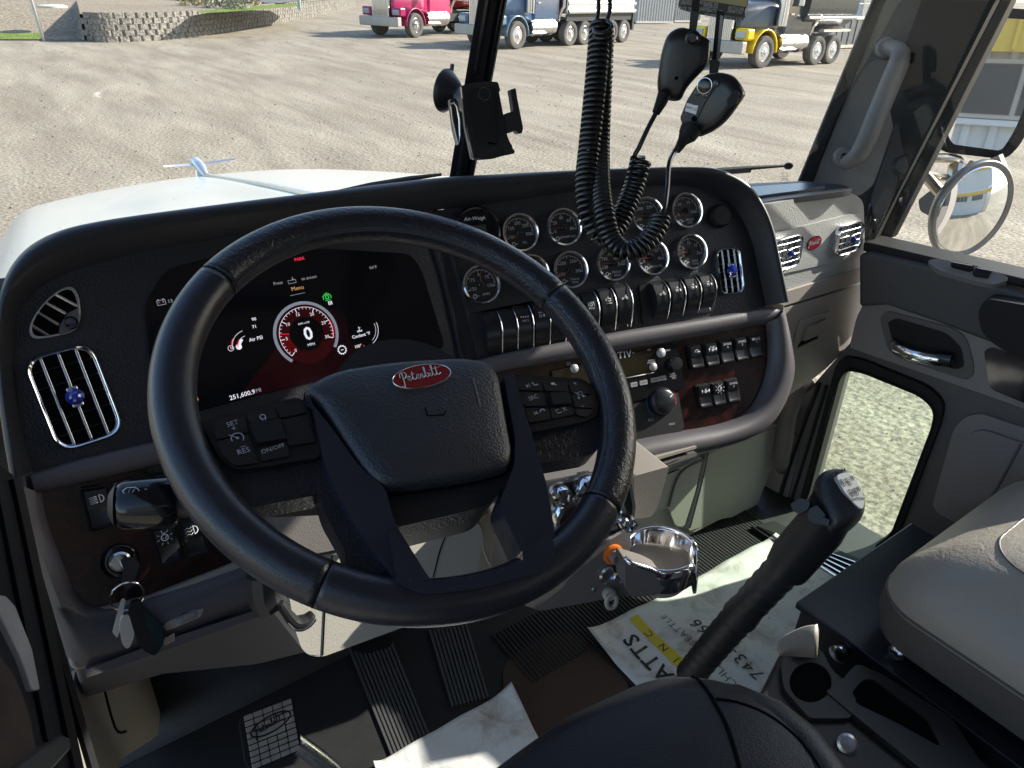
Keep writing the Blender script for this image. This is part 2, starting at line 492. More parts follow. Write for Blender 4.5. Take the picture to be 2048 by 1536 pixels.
# grab handle on the pillar with two screws
M['handle'] = mat('grey_handle', (.19, .175, .17), .45, bump=('vor', 500, .15, .001))
gh = [AP(1690, 326, .006), AP(1702, 318, .03), AP(1716, 298, .05), AP(1740, 240, .058), AP(1765, 180, .058), AP(1786, 130, .052), AP(1788, 108, .036), AP(1772, 96, .006)]
gho = MB().tube(cr(gh, 6), [.019 + .004 * math.sin(PI * i / 42) for i in range(43)], 14, flat=.8).build('grab_handle', M['handle'], cab)
for (x, y) in ((1684, 314), (1768, 98)):
    P, r, u, n = AP.frame(x, y, .012)
    MB().lathe(P, n, [(.022, -.01), (.021, .004), (.016, .010), (.0, .010)], 18).build('handle_foot', M['handle'], gho)
    MB().lathe(P + n * .012, n, [(.007, -.002), (.007, .0015), (.004, .003), (0, .003)], 12).build('screw', M['blkgloss'], gho)
slab('pillar_sun_block', DR, [(1650, 420), (1715, 496), (1736, 500), (1990, -20), (2100, -300), (1960, -300), (1800, -20)], -.16, -.12, M['rubber'], cab, .004)  # hidden slab outside the pillar, added and shaped to block sun from the gauges
# left side: door opening, seals and worn sill
LP = Pl(rel(-.13, .6, -.6), (1, -.25, .1), (.25, 1, 0))
slab('door_frame', LP, [(-60, 880), (30, 950), (60, 1060), (178, 1560), (60, 1560), (-60, 1200)], -.05, 0, M['rimblk'], cab, .006)
for a, b, r in (((22, 960), (150, 1560), .007), ((55, 1120), (185, 1560), .006), ((-20, 930), (105, 1560), .005)):
    seam([LP(*a, .004), LP(*b, .004)], r, M['rubber'], cab, 'door_seal')
slab('painted_sill_edge', LP, [(-40, 1190), (0, 1196), (18, 1215), (48, 1290), (76, 1368), (66, 1384), (52, 1384), (30, 1320), (-10, 1240)], -.01, .006, mat('chipped_grey_paint', (.36, .355, .36), .5, var=.5, vscale=14), cab, .002)
slab('sill_bracket', LP, [(-10, 1560), (45, 1512), (100, 1478), (116, 1484), (120, 1505), (70, 1560)], -.01, .012, M['steel'], cab, .004)
slab('sill_plate', LP, [(-60, 1240), (20, 1340), (60, 1440), (70, 1500), (20, 1560), (-60, 1560)], -.03, .002, mat('rusty_sill', (.05, .035, .028), .7, var=.8, vscale=25), cab, .003)

# hood
def hood_p(t, s):
    y = 1.22 + 2.30 * t
    hw = 1.03 - .185 * t
    zt = -.435 - .33 * t - .04 * t ** 3
    if t > .9: zt -= (t - .9) ** 1.5 * 3.0
    a = abs(s)
    drop = .09 * a ** 2 + .62 * max(0, a - .72) ** 1.6 * 3.2 * .9
    x = XC + hw * math.copysign(a ** .92, s) 
    return rel(x, y, zt - drop)
rows = [[hood_p(t / 24, s / 20) for s in range(-20, 21)] for t in range(25)]
bonnet = MB().grid(rows).build('hood', M['paintwhite'], cab, sharp=60, solid=.02)
# centre crease strip on the hood
cs = [hood_p(t / 20, 0) + Vector((0, 0, .006)) for t in range(0, 20)]
# cowl behind the hood
MB().grid([[rel(x, 1.27, -.47 - .02 * abs(x - XC)) for x in (-.3, .2, .7, 1.2, 1.7)], [rel(x, 1.05, -.46) for x in (-.3, .2, .7, 1.2, 1.7)]]).build('cowl', M['rubber'], cab, solid=.01)
# hood ornament: bird with swept wings on a dark base
op = hood_p(.93, 0)
P0 = rel(XC + .003, 3.28, -.735)
orn = MB()
orn.tube([P0 + Vector((0, -.10, -.012)), P0 + Vector((0, -.02, .012)), P0 + Vector((0, .06, .02)), P0 + Vector((0, .11, .012))], [.010, .022, .022, .006], 12)
M['orn'] = mat('weathered_chrome', (.75, .75, .75), .32, .85)
orn_o = orn.build('hood_ornament', M['orn'], cab)
for sx in (-1, 1):
    rows = []
    for k in range(7):
        f = k / 6
        c = P0 + Vector((sx * (.02 + .125 * f), .03 - .05 * f, .016 + .014 * f))
        rows.append([c + Vector((0, -.016 * (1 - .6 * f), 0)), c + Vector((0, 0, .006)), c + Vector((0, .016 * (1 - .6 * f), 0)), c + Vector((0, 0, -.003))])
    MB().grid(rows, closed=True).build('wing', M['orn'], orn_o)
MB().tube([P0 + Vector((0, -.02, -.05)), P0 + Vector((0, 0, 0))], [.03, .02], 10).build('base', M['chromedim'], orn_o)
seam([hood_p(.86, 0) + Vector((0, 0, .002)), hood_p(.5, 0) + Vector((0, 0, .003)), hood_p(.12, 0) + Vector((0, 0, .004))], .010, M['chromedim'], cab, 'hood_crease_shade', 8)  # raised strip drawn in place of the shaded centre crease
# wipers lying at the foot of the glass
for pts in (((640, 395), (740, 372), (822, 357), (882, 349)), ((1390, 350), (1440, 341), (1500, 336), (1580, 331))):
    WQ = Pl(wsp(XC, -.36) + Vector((0, .03, 0)), (0, -1, .3), (1, 0, 0)) if pts[0][0] < 1000 else Pl(wsp(1.3, -.36) + Vector((0, .02, 0)), (-.25, -1, .3), (1, 0, 0))
    w = MB().tube([WQ(*p) for p in pts], [.009, .009, .007, .004], 6, flat=.7).build('wiper', M['rubber'], cab)
    MB().tube([WQ(p[0], p[1] + 5) for p in pts[:3]], .005, 6).build('wiper_arm', M['blk'], w)
# maker's mark and small print at the foot of the right pane
WR = Pl(wsp(1.32, -.34), (-.3, -1, .33), (1, -.3, 0))
P, r, u, n = WR.frame(1571, 333, .01)
MB().disc(P, r * 1.7, u, n, .0075, 24).build('glass_mark', M['black_print'], cab)
MB().disc(P + n * .0008, r * 1.7, u, n, .0068, 24, r2=.0060).build('glass_mark', M['dimwhite'], cab)
mbt = MB()
for i in range(5):
    P, r, u, n = WR.frame(1563, 347 + i * 3.4, .01); t = text_mb(('M270 AS1', 'DOT 22', 'LAMINATED', 'E000098', '43R-00098')[i], P, r, u, .0042); mbt.add(t.v, t.f)
mbt.build('glass_lettering', M['dimwhite'], cab, sharp=180)
# ------------------------------------------------------------------ dashboard
dash = thing('dashboard', 'black and grey truck dashboard with round chrome gauges and wood lower panels', 'dashboard', rel(.6, .95, -.7))
outer = [(20, 958), (4, 860), (-8, 760), (-10, 660), (2, 575), (38, 510), (100, 468), (200, 442), (400, 414), (600, 389), (850, 358), (1000, 349), (1200, 341), (1370, 337), (1432, 344), (1476, 366), (1506, 404), (1528, 455), (1542, 520), (1560, 606)]
inner = [(66, 942), (44, 850), (30, 760), (27, 690), (34, 630), (55, 598), (91, 568), (146, 542), (219, 520), (328, 495), (500, 466), (640, 447), (840, 424), (977, 408), (1113, 388), (1199, 379), (1336, 371), (1394, 377), (1453, 404), (1484, 440), (1504, 487), (1519, 555), (1531, 612)]
O = cr([Vector(p) for p in outer], 6); I = cr([Vector(p) for p in inner], 6)
band(D, O, I, [(0, -.20), (0, -.03), (.04, .008), (.13, .026), (.28, .037), (.42, .038), (.6, .030), (.85, .012), (1, 0)], 140).build('upper_rim', M['rimblk'], dash, sharp=70)
MB().grid([[rel(x, 1.0 - max(0, x - .54) * .27, -.325 - .0 * x) for x in (-.07, .2, .54, .8, 1.05)], [rel(x, 1.14 - max(0, abs(x - .7) - .3) * .2, -.42) for x in (-.09, .2, .54, .8, 1.2)]]).build('dash_top', M['rimblk'], dash, solid=.01)
# face panels either side of the seam
Ipx = [(p.x, p.y) for p in I]
top_s = [p for p in Ipx if p[0] < SX(415) and p[1] < 960]
left_face = [p for p in Ipx if p[0] < 868]
right_face = [p for p in Ipx if p[0] > 872]
sl = [(SX(y), y) for y in range(420, 741, 40)]
def strip_y(x):  # upper edge of the grey strip
    P_ = [(60, 948), (150, 922), (310, 884), (600, 812), (880, 740), (1000, 709), (1245, 662), (1400, 638), (1547, 612)]
    for (a, b) in zip(P_[:-1], P_[1:]):
        if a[0] <= x <= b[0]: return a[1] + (b[1] - a[1]) * (x - a[0]) / (b[0] - a[0])
    return P_[0][1] if x < 60 else P_[-1][1]
LF = left_face + [(SX(y), y) for y in range(425, 746, 32)] + [(x, strip_y(x) + 6) for x in (860, 700, 500, 310, 150, 70)]
slab('driver_face_panel', DL, LF, -.02, .001, M['grain'], dash, 0)
RF = [(SX(750), 750)] + [(SX(y), y) for y in range(745, 424, -32)] + right_face + [(x, strip_y(x) + 6) for x in (1530, 1400, 1245, 1000)]
slab('centre_face_panel', DC, RF, -.02, .001, M['grain'], dash, 0)
# twin ribs beside the display
for pts, r, w in (([(842, 432), (880, 540), (905, 640), (925, 738)], .0035, .004), ([(868, 426), (915, 560), (955, 716)], .0030, .004)):
    seam(on(DL if pts[0][0] < 800 else D, pts, w, 4), r, M['rimblk'], dash, 'face_rib', 6)
# grey strip between upper and lower face
up = [(62, 946), (150, 920), (310, 882), (600, 810), (880, 738), (1000, 707), (1245, 661), (1400, 637), (1547, 611), (1553, 622)]
lo = [(74, 990), (165, 966), (330, 926), (600, 858), (880, 778), (1010, 741), (1245, 702), (1400, 674), (1547, 645), (1553, 636)]
band(D, [Vector(p) for p in up], [Vector(p) for p in lo], [(0, -.005), (.02, .012), (.15, .018), (.6, .018), (.88, .012), (1, 0)], 60).build('grey_strip', M['greyrim'], dash, sharp=60)
MB().tube(on(D, [(62, 947), (66, 968), (74, 990)], .006), .006, 6).build('strip_end', M['greyrim'], dash)
# lower rim
lout = [(20, 955), (38, 1040), (72, 1140), (104, 1236), (150, 1338), (300, 1296), (480, 1228), (640, 1170), (820, 1100), (980, 1030), (1120, 985), (1300, 932), (1440, 900), (1520, 868), (1562, 820), (1586, 748), (1580, 690), (1560, 606)]
lin = [(84, 986), (97, 1050), (128, 1130), (150, 1180), (172, 1206), (220, 1212), (330, 1178), (480, 1126), (640, 1070), (820, 1010), (980, 955), (1120, 910), (1300, 872), (1430, 850), (1490, 826), (1522, 780), (1537, 720), (1535, 650)]
LO = cr([Vector(p) for p in lout], 6); LI = cr([Vector(p) for p in lin], 6)
band(D, LO, LI, [(0, -.12), (0, -.03), (.04, .0), (.15, .016), (.45, .024), (.75, .018), (.96, .004), (1, -.006)], 140).build('lower_rim', M['greyrim'], dash, sharp=70)
wl = [(p.x, p.y) for p in LI]
wlL = [p for p in wl if p[0] < 860] + [(SX(1000), 1000)] + [(SX(y), y) for y in (900, 800, 765)] + [(860, 772), (600, 850), (330, 918), (80, 982)]
slab('wood_panel', DL, wlL, -.03, -.004, M['wood'], dash, 0)
wlR = [p for p in wl if p[0] > 1000] + [(1540, 640), (1245, 695), (1010, 735), (SX(760) + 3, 760)] + [(SX(y) + 3, y) for y in (800, 900, 960)]
slab('wood_panel', DC, wlR, -.03, -.004, M['wood'], dash, 0)
# driver side lower tray with drawer
LT = tilted(DL(300, 1290) - Vector((0, 0, 0)), 0, -12)
slab('lower_tray', DL, [(118, 1245), (140, 1330), (152, 1342), (300, 1296), (520, 1215), (512, 1150), (480, 1120), (300, 1190), (200, 1215)], -.05, .006, M['taupe'], dash, .006)
dr = slab('drawer', DL, rr([(338, 1212), (375, 1186), (488, 1146), (498, 1190), (488, 1206), (350, 1256)], 8), -.02, .014, M['taupe'], dash, .004)
slab('drawer_pull', DL, rr([(322, 1252), (326, 1236), (380, 1212), (402, 1208), (396, 1224), (345, 1246)], 5), .012, .026, M['taupe'], dr, .004)
slab('drawer_pull', DL, rr([(345, 1232), (362, 1218), (390, 1212), (388, 1222), (352, 1240)], 4), .024, .03, M['chromedim'], dr, .002)
slab('tray_lip', DL, rr([(170, 1330), (300, 1280), (515, 1210), (520, 1222), (302, 1300), (172, 1345)], 3), .0, .022, M['greyrim'], dash, .004)
slab('clip', DL, rr([(322, 1268), (345, 1256), (346, 1272), (325, 1282)], 2), .018, .024, M['taupe'], dash, .002)

# ---- digital instrument display
disp = rr([(288, 610), (330, 540), (420, 515), (640, 497), (820, 508, 24), (842, 540), (888, 690), (872, 706), (700, 745), (500, 795), (330, 842), (300, 730)], 26)
scr = MB().slab(DL, disp, -.004, .0025).build('instrument_display', None or mat('display_glass', (.004, .004, .006), .14), dash, bevel=.0015)
# picture shown: glow shapes, arcs, figures, all on the display plane
def gm(name, col, estr, P, R, inner_r=0):
    """display glow: an emissive disc that fades with distance from the point P"""
    m = bpy.data.materials.new(name); m.use_nodes = True
    nt = m.node_tree; N = nt.nodes; L = nt.links; b = N['Principled BSDF']
    b.inputs['Base Color'].default_value = (.004, .004, .006, 1); b.inputs['Roughness'].default_value = .14
    g = N.new('ShaderNodeNewGeometry'); vd = N.new('ShaderNodeVectorMath'); vd.operation = 'DISTANCE'; vd.inputs[1].default_value = P
    L.new(g.outputs['Position'], vd.inputs[0])
    mr = N.new('ShaderNodeMapRange'); mr.inputs[1].default_value = inner_r; mr.inputs[2].default_value = R; mr.inputs[3].default_value = estr; mr.inputs[4].default_value = 0
    L.new(vd.outputs['Value'], mr.inputs[0]); L.new(mr.outputs[0], b.inputs['Emission Strength']); b.inputs['Emission Color'].default_value = (*col, 1)
    return m
Pc, r_, u_, n_ = DL.frame(612, 668, .0031)
wedge = rr([(470, 800), (548, 700), (560, 640), (620, 600), (690, 630), (700, 690), (800, 700), (820, 718), (640, 760)], 12)
MB().slab(DL, wedge, .0022, .0030).build('glow', gm('display_red_glow', (.5, .02, .02), .009, DL(600, 740, .003), .17), scr)
q = MB(); q.disc(Pc, r_, u_, n_, .047, 64, r2=.0425, a0=-2.4, a1=2.25); q.build('tach_ring', mat('ring_grey', (.3, .32, .36), .3, emit=(.45, .5, .6), estr=.12), scr)
q = MB(); q.disc(Pc + n_ * .0003, r_, u_, n_, .0425, 48, r2=0); q.build('tach_face', mat('tach_dark', (.008, .004, .004), .2, emit=(.3, .01, .02), estr=.03), scr)
q = MB(); q.disc(Pc + n_ * .0006, r_, u_, n_, .0385, 24, r2=.024, a0=-2.3, a1=-1.32); q.build('tach_wedge', mat('tach_red', (.05, .0, .0), .2, emit=(.5, .015, .02), estr=.06), scr)
q = MB(); q.disc(Pc + n_ * .0009, r_, u_, n_, .0245, 40); q.build('tach_hub', mat('tach_black', (.004, .004, .005), .2), scr)
q = MB()
for k in range(31):
    a = -2.3 + 4.25 * k / 30
    L_ = .006 if k % 5 == 0 else .003
    d = r_ * math.sin(a) + u_ * math.cos(a); t = r_ * math.cos(a) - u_ * math.sin(a)
    c = Pc + n_ * .001 + d * .0385; w_ = .0005 if k % 5 == 0 else .0003
    q.add([c + t * w_, c - t * w_, c - t * w_ - d * L_, c + t * w_ - d * L_], [(0, 1, 2, 3)])
q.disc(Pc + n_ * .001, r_, u_, n_, .0390, 48, r2=.0384, a0=-2.3, a1=1.95)
for k, s_ in enumerate(('0', '5', '10', '15', '20', '25', '30')):
    a = -2.3 + 4.25 * k / 6; d = r_ * math.sin(a) + u_ * math.cos(a)
    t = text_mb(s_, Pc + n_ * .0012 + d * .0295, r_, u_, .0066); q.add(t.v, t.f)
for s_, x, y, z in (('RPM x100', 0, .0155, .0040), ('MPH', .002, -.0165, .0056), ('0', .002, -.001, .026)):
    t = text_mb(s_, Pc + n_ * .0013 + r_ * x + u_ * y, r_, u_, z, bold=.0006 if s_ == '0' else 0); q.add(t.v, t.f)
q.build('tach_figures', M['scrw'], scr, sharp=180)
q = MB(); q.disc(Pc + n_ * .0011, r_, u_, n_, .0400, 24, r2=.0388, a0=1.25, a1=1.95); q.build('red_zone', M['scrr'], scr)
q = MB(); a = -1.36; d = r_ * math.sin(a) + u_ * math.cos(a); q.tube([Pc + n_ * .0013 + d * .025, Pc + n_ * .0013 + d * .038], .0004, 4); q.build('tach_needle', M['scrr'], scr); q = MB()
for (x, y) in ((466, 654),):
    P, r, u, n = DL.frame(498, 692, .0031)
    q.disc(P, r, u, n, .0240, 16, r2=.0228, a0=-1.5, a1=-.9); q.build('air_mark', M['scrr'], scr); q = MB(); q.disc(P, r, u, n, .0160, 16, r2=.0145, a0=-1.5, a1=-.7); q.build('air_mark', M['scrr'], scr); q = MB()
P, r, u, n = DL.frame(598, 519, .0031); t = text_mb('PARK', P, r, u, .0062, bold=.0001); q.add(t.v, t.f); q.build('park_word', M['scrr'], scr, sharp=180); q = MB()
P, r, u, n = DL.frame(727, 694, .0031); q.box(P, r, u, n, .0008, .006, .0004)
q.build('coolant_mark', M['scrr'], scr, sharp=180)
q = MB()
P, r, u, n = DL.frame(498, 692, .0031)
q.disc(P, r, u, n, .0226, 16, r2=.0220, a0=-1.55, a1=-.15); q.disc(P, r, u, n, .0145, 16, r2=.0110, a0=-1.55, a1=-.55); q.disc(P, r, u, n, .0150, 16, r2=.0144, a0=-.9, a1=-.15)
for s_, x, y, z in (('90', 507, 639, .0062), ('71', 508, 654, .0062), ('Air PSI', 511, 678, .0068), ('Coolant °F', 721, 671, .0066), ('100°', 715, 693, .0062), ('251,600.9', 484, 790, .0088), ('0.1', 840, 700, .0068)):
    P, r, u, n = DL.frame(x, y, .0031); t = text_mb(s_, P, r, u, z, bold=.0001); q.add(t.v, t.f)
for (x, y, s_) in ((461, 697, '1'), (477, 694, '2')):
    P, r, u, n = DL.frame(x, y, .0031); q.disc(P, r, u, n, .0040, 20, r2=0 if s_ == '2' else .0034)
    t = text_mb(s_, P + n * .0002, r, u, .0055); 
    if s_ == '1': q.add(t.v, t.f)
# gear symbol
P, r, u, n = DL.frame(683, 700, .0032)
vs = []
for k in range(48):
    R = .0060 if (k // 2) % 2 else .0073
    a = 2 * PI * k / 48; vs.append(P + r * math.cos(a) * R + u * math.sin(a) * R)
vi = [P + r * math.cos(2 * PI * k / 48) * .0050 + u * math.sin(2 * PI * k / 48) * .0050 for k in range(48)]
q.add(vs + vi, [(k, (k + 1) % 48, 48 + (k + 1) % 48, 48 + k) for k in range(48)]); q.box(P, r, u, n, .004, .001, .0002)
# coolant thermometer and arc
P, r, u, n = DL.frame(717, 659, .0031); q.box(P + u * .001, r, u, n, .0008, .006, .0002); q.box(P - u * .002, r, u, n, .008, .0008, .0002); q.box(P - u * .0034, r, u, n, .008, .0008, .0002)
q.box(P + u * .002 + r * .0012, r, u, n, .0022, .0007, .0002)
P, r, u, n = DL.frame(722, 660, .0031); q.disc(P, r, u, n, .0265, 20, r2=.0258, a0=1.35, a1=2.7); q.disc(P, r, u, n, .0225, 20, r2=.0220, a0=1.35, a1=2.6)
q.build('white_figures', M['scrw'], scr, sharp=180)
q = MB()
for s_, x, y, z in (('Press', 555, 567, .0062), ('to access', 617, 556, .0062), ('94°F', 745, 536, .0066), ('MI', 516, 781, .0075), ('MI', 857, 694, .006), ('13', 340, 603, .0065)):
    P, r, u, n = DL.frame(x, y, .0031); t = text_mb(s_, P, r, u, z); q.add(t.v, t.f)
P, r, u, n = DL.frame(583, 564, .0031)
for a, b, c, d_ in ((0, -.0022, .011, .0005), (0, .0022, .011, .0005), (-.0055, 0, .0005, .0048), (.0055, 0, .0005, .0048), (.002, .0045, .0008, .004), (.002, .003, .0028, .0008)):
    q.box(P + r * a + u * b, r, u, n, c, d_, .0002)
P, r, u, n = DL.frame(594, 589, .0031); q.box(P, r, u, n, .022, .0005, .0002)
P, r, u, n = DL.frame(322, 605, .0031)   # battery symbol
for a, b, c, d_ in ((0, -.0035, .0105, .0006), (0, .0025, .0105, .0006), (-.005, -.0005, .0006, .006), (.005, -.0005, .0006, .006), (-.003, .0035, .002, .0012), (.003, .0035, .002, .0012), (-.0025, 0, .002, .0005), (.0025, 0, .002, .0005), (.0025, 0, .0005, .002)):
    q.box(P + r * a + u * b, r, u, n, c, d_, .0002)
q.build('dim_figures', M['scrd'], scr, sharp=180)
text('menu_word', 'Menu', DL.frame(594, 577, .0031), .0082, M['scro'], scr)
# small engine symbol, green; little flag at lower left, orange
P, r, u, n = DL.frame(653, 595, .0031); q = MB()
q.disc(P, r, u, n, .0032, 16, r2=.0018)
for a, b, c, d_ in ((0, .0045, .008, .0012), (-.0058, 0, .0012, .006), (.0058, 0, .0012, .005), (0, -.0044, .008, .0010), (-.0038, .003, .003, .001), (.0038, .003, .003, .001), (0, .006, .003, .001)):
    q.box(P + r * a + u * b, r, u, n, c, d_, .0002)
q.build('engine_symbol', M['scrg'], scr)
q = MB()
for k in range(3): q.box(P + r * (.000 + .0022 * k) - u * .009, r, u, n, .0012, .0055, .0002)
q.build('fan_bars', M['scrw'], scr)
P, r, u, n = DL.frame(389, 795, .0031); q = MB()
for a, b, c, d_ in ((-.002, 0, .0008, .009), (.003, 0, .0008, .009), (.0005, .0045, .006, .0008), (.0005, -.0045, .006, .0008), (.0005, 0, .003, .003)):
    q.box(P + r * a + u * b, r, u, n, c, d_, .0002)
q.build('amber_symbol', M['scro'], scr)

# ---- round gauges
def gauge(px, py, nums, lab, needle, kind='chrome', surf=None, R=.0325, col=None):
    P, r, u, n = D.frame(px, py, .0)
    g = MB(); g.lathe(P, n, [(R * .84, .001), (R * .84, .010), (R * .89, .0128), (R * .97, .0120), (R, .0085), (R * 1.01, .001)], 40)
    g = g.build('gauge', M['chrome'], dash, sharp=50)
    MB().disc(P + n * .004, r, u, n, R * .88, 40).build('dial', M['dial'], g)
    q = MB(); F = n * .0048
    k0, k1 = -1.95, 1.75
    for k in range(13):
        a = k0 + (k1 - k0) * k / 12; L_ = R * (.12 if k % 3 == 0 else .07)
        d = r * math.sin(a) + u * math.cos(a); t = r * math.cos(a) - u * math.sin(a); c = P + F + d * R * .74; w_ = R * (.014 if k % 3 == 0 else .008)
        q.add([c + t * w_, c - t * w_, c - t * w_ - d * L_, c + t * w_ - d * L_], [(0, 1, 2, 3)])
    q.disc(P + F, r, u, n, R * .755, 40, r2=R * .735, a0=k0, a1=k1)
    for k, s_ in enumerate(nums):
        a = k0 + (k1 - k0) * k / (len(nums) - 1); d = r * math.sin(a) + u * math.cos(a)
        t = text_mb(s_, P + F + d * R * .50, r, u, R * .24); q.add(t.v, t.f)
    for i, s_ in enumerate(lab.split('/')):
        t = text_mb(s_, P + F - u * R * (.50 + .17 * i) + r * R * .22, r, u, R * .17); q.add(t.v, t.f)
    q.disc(P + F - u * R * .55 - r * R * .38, r, u, n, R * .11, 14, r2=R * .07); q.box(P + F - u * R * .55 - r * R * .22, r, u, n, R * .12, R * .03, .0001)
    q.build('dial_figures', M['dialprint'], g, sharp=180)
    q = MB(); q.disc(P + F * .98, r, u, n, R * .775, 12, r2=R * .755, a0=.95, a1=1.55); q.build('red_arc', M['redarc'], g); q = MB()
    d = r * math.sin(needle) + u * math.cos(needle)
    q.tube([P + n * .0062 + d * R * .1, P + n * .0062 + d * R * .66], [R * .022, R * .010], 5); q.build('needle', M['redprint'], g)
    MB().lathe(P, n, [(R * .16, .004), (R * .15, .0075), (R * .09, .009), (0, .009)], 16).build('needle_cap', M['blkgloss'], g)
    MB().disc(P + n * .0100, r, u, n, R * .87, 32).build('lens', M['glasslens'], g)
    # two small adjusting screws under the bezel
    return g
M['redarc'] = mat('dim_red_print', (.22, .03, .03), .5)
M['dial'] = mat('gauge_dial', (.008, .0078, .0085), .5)
M['dialprint'] = mat('gauge_print', (.62, .62, .64), .5)
GA = [(1037, 467, ('100', '150', '200', '250', '300'), 'OIL', -2.15), (1124, 456, ('0', '20', '40', '60', '80'), 'MANIFOLD', -1.6), (1208, 444, ('0', '500', '1000', '1500'), 'PYRO', -1.7),
      (1290, 432, ('100', '200', '250', '300'), 'REAR/AXLE', -1.62), (1368, 423, ('0', '50', '75', '100'), 'BRAKE/APPL', -2.15),
      (960, 570, ('-150', '-75', '0', '75', '150'), 'AMPS', .10), (1059, 548, ('0', '1/2', '1'), 'FUEL', -1.6), (1137, 541, ('150', '200', '250', '300'), 'TRANS/TEMP', -2.05),
      (1222, 527, ('100', '150', '200', '250', '300'), 'FRONT/AXLE', -1.58), (1300, 516, ('0', '10', '20', '30', '40'), 'AIR FILTER', -1.6), (1378, 505, ('0', '5', '10', '15', '20'), 'AXLE/TONS', -1.55)]
for g_ in GA: gauge(*g_)
# load display: round black body with a small window, its printed name above
P, r, u, n = DC.frame(952, 462, 0)
aw = MB().lathe(P, n, [(.040, .0), (.040, .009), (.036, .012), (.033, .011), (0, .011)], 40).build('load_display', M['blkgloss'], dash, sharp=50)
MB().box(P + n * .0115 - u * .004 - r * .004, r, u, n, .036, .022, .001).build('window', mat('lcd_grey', (.035, .038, .034), .3), aw)
text('lettering', 'Air-Weigh', (P + n * .0118 + u * .018 - r * .003, r, u, n), .0085, M['white'], aw, shear=.2)
# blank plug
P, r, u, n = DC.frame(1437, 433, 0)
pl_ = MB().lathe(P, n, [(.0215, 0), (.0215, .007), (.0175, .013), (0, .014)], 28).build('blank_plug', M['rubber'], dash, sharp=50)
MB().box(P + r * .022 + n * .006, r, u, n, .012, .010, .004).build('tab', M['rubber'], pl_, bevel=.001)

# ---- rectangular air vents with chrome frame, louvres and a blue jewel
def vent(surf, px, py, w, h, nsl, vert=True, jew=True, par=None, rot=0, jr=.009, depth=.012, proud=.004):
    P, r, u, n = surf.frame(px, py, 0)
    if rot: a = math.radians(rot); r, u = r * math.cos(a) + u * math.sin(a), u * math.cos(a) - r * math.sin(a)
    loc = lambda x, y, z=0: P + r * x + u * y + n * z
    rad = min(w, h) * .30
    out = rr([(-w / 2, -h / 2), (w / 2, -h / 2), (w / 2, h / 2), (-w / 2, h / 2)], rad, 8)
    f = MB()
    m_ = len(out)
    rows = []
    for k, z in ((1.0, -.001), (1.0, proud + .003), (.96, proud + .006), (.90, proud + .004), (.87, proud), (.86, -.002)):
        rows.append([loc(x * (1 - (1 - k) * max(w, h) / w * .8), y * (1 - (1 - k) * max(w, h) / h * .8), z) for x, y in out])
    f = f.grid(rows, closed=True).build('air_vent', M['chrome'], dash if par is None else par, sharp=60)
    MB().slab(lambda x, y, z: loc(x, y, z), [(x * .93, y * .95) for x, y in out], .0, .0012).build('vent_well', M['void'], f)
    q = MB(); k2 = nsl + 1
    for i in range(nsl):
        t = (i + 1) / k2 - .5
        if vert: q.box(loc(t * w, 0, proud + .001), r, u, n, .0035, h * .90, .006)
        else: q.box(loc(0, t * h, proud + .001), r, u, n, w * .90, .0032, .006)
    q.build('louvre', M['chromedim'], f, bevel=.001)
    q = MB(); m2 = 5 if vert else 4
    for i in range(m2):
        t = (i + 1) / (m2 + 1) - .5
        if vert: q.box(loc(0, t * h, proud - .002), r, u, n, w * .85, .0018, .002)
        else: q.box(loc(t * w, 0, proud - .002), r, u, n, .0018, h * .8, .002)
    q.build('rear_louvre', M['blkgloss'], f)
    if jew:
        k = MB(); k.box(loc(0, 0, proud + .006), r, u, n, .013, .026 if vert else .018, .006); k = k.build('thumb_tab', M['chromedim'], f, bevel=.002)
        MB().lathe(loc(0, 0, proud + .008), n, [(jr, 0), (jr, .003), (jr * .6, .0075), (jr * .35, .009), (0, .0092)], 10).build('jewel', M['jewel'], k, sharp=10)
    return f
P, r, u, n = DL.frame(150, 794, 0)
vent(DL, 150, 794, .076, .121, 3, rot=3, jr=.0105)
vent(DC, 1456, 543, .052, .086, 3, jr=.0105)
# fixed defogger grille: leaf shaped frame with slanted bars and a round sensor
leaf = cr([Vector(p) for p in ((60, 655), (72, 628), (98, 597), (128, 577), (148, 578), (158, 600), (160, 638), (148, 662), (118, 672), (78, 678), (62, 672))], 5, closed=True)
leaf = [(p.x, p.y) for p in leaf]
cx_, cy_ = 112, 632
inl = [(cx_ + (x - cx_) * .90, cy_ + (y - cy_) * .90) for x, y in leaf]
lf = slab('defog_grille', DL, leaf, -.001, .006, M['chromedim'], dash, .0015, holes=[inl])
slab('grille_well', DL, inl, .0, .0012, M['void'], lf, 0)
q = MB()
for a, b in (((62, 650), (98, 672)), ((76, 626), (118, 650)), ((92, 606), (132, 628)), ((112, 590), (155, 613))): q.tube([DL(*a, .004), DL(*b, .004)], .0018, 6)
q.build('grille_bar', M['chromedim'], lf)
slab('sensor_plate', DL, rr([(118, 672), (120, 650), (135, 628), (158, 616), (158, 640), (148, 662)], 5), .001, .006, M['greyrim'], lf, .0015)
P, r, u, n = DL.frame(141, 647, .006); MB().lathe(P, n, [(.0085, 0), (.0085, .001), (.0065, .0015), (.006, -.0), (0, -.0)], 24).build('sensor', M['blkgloss'], lf)
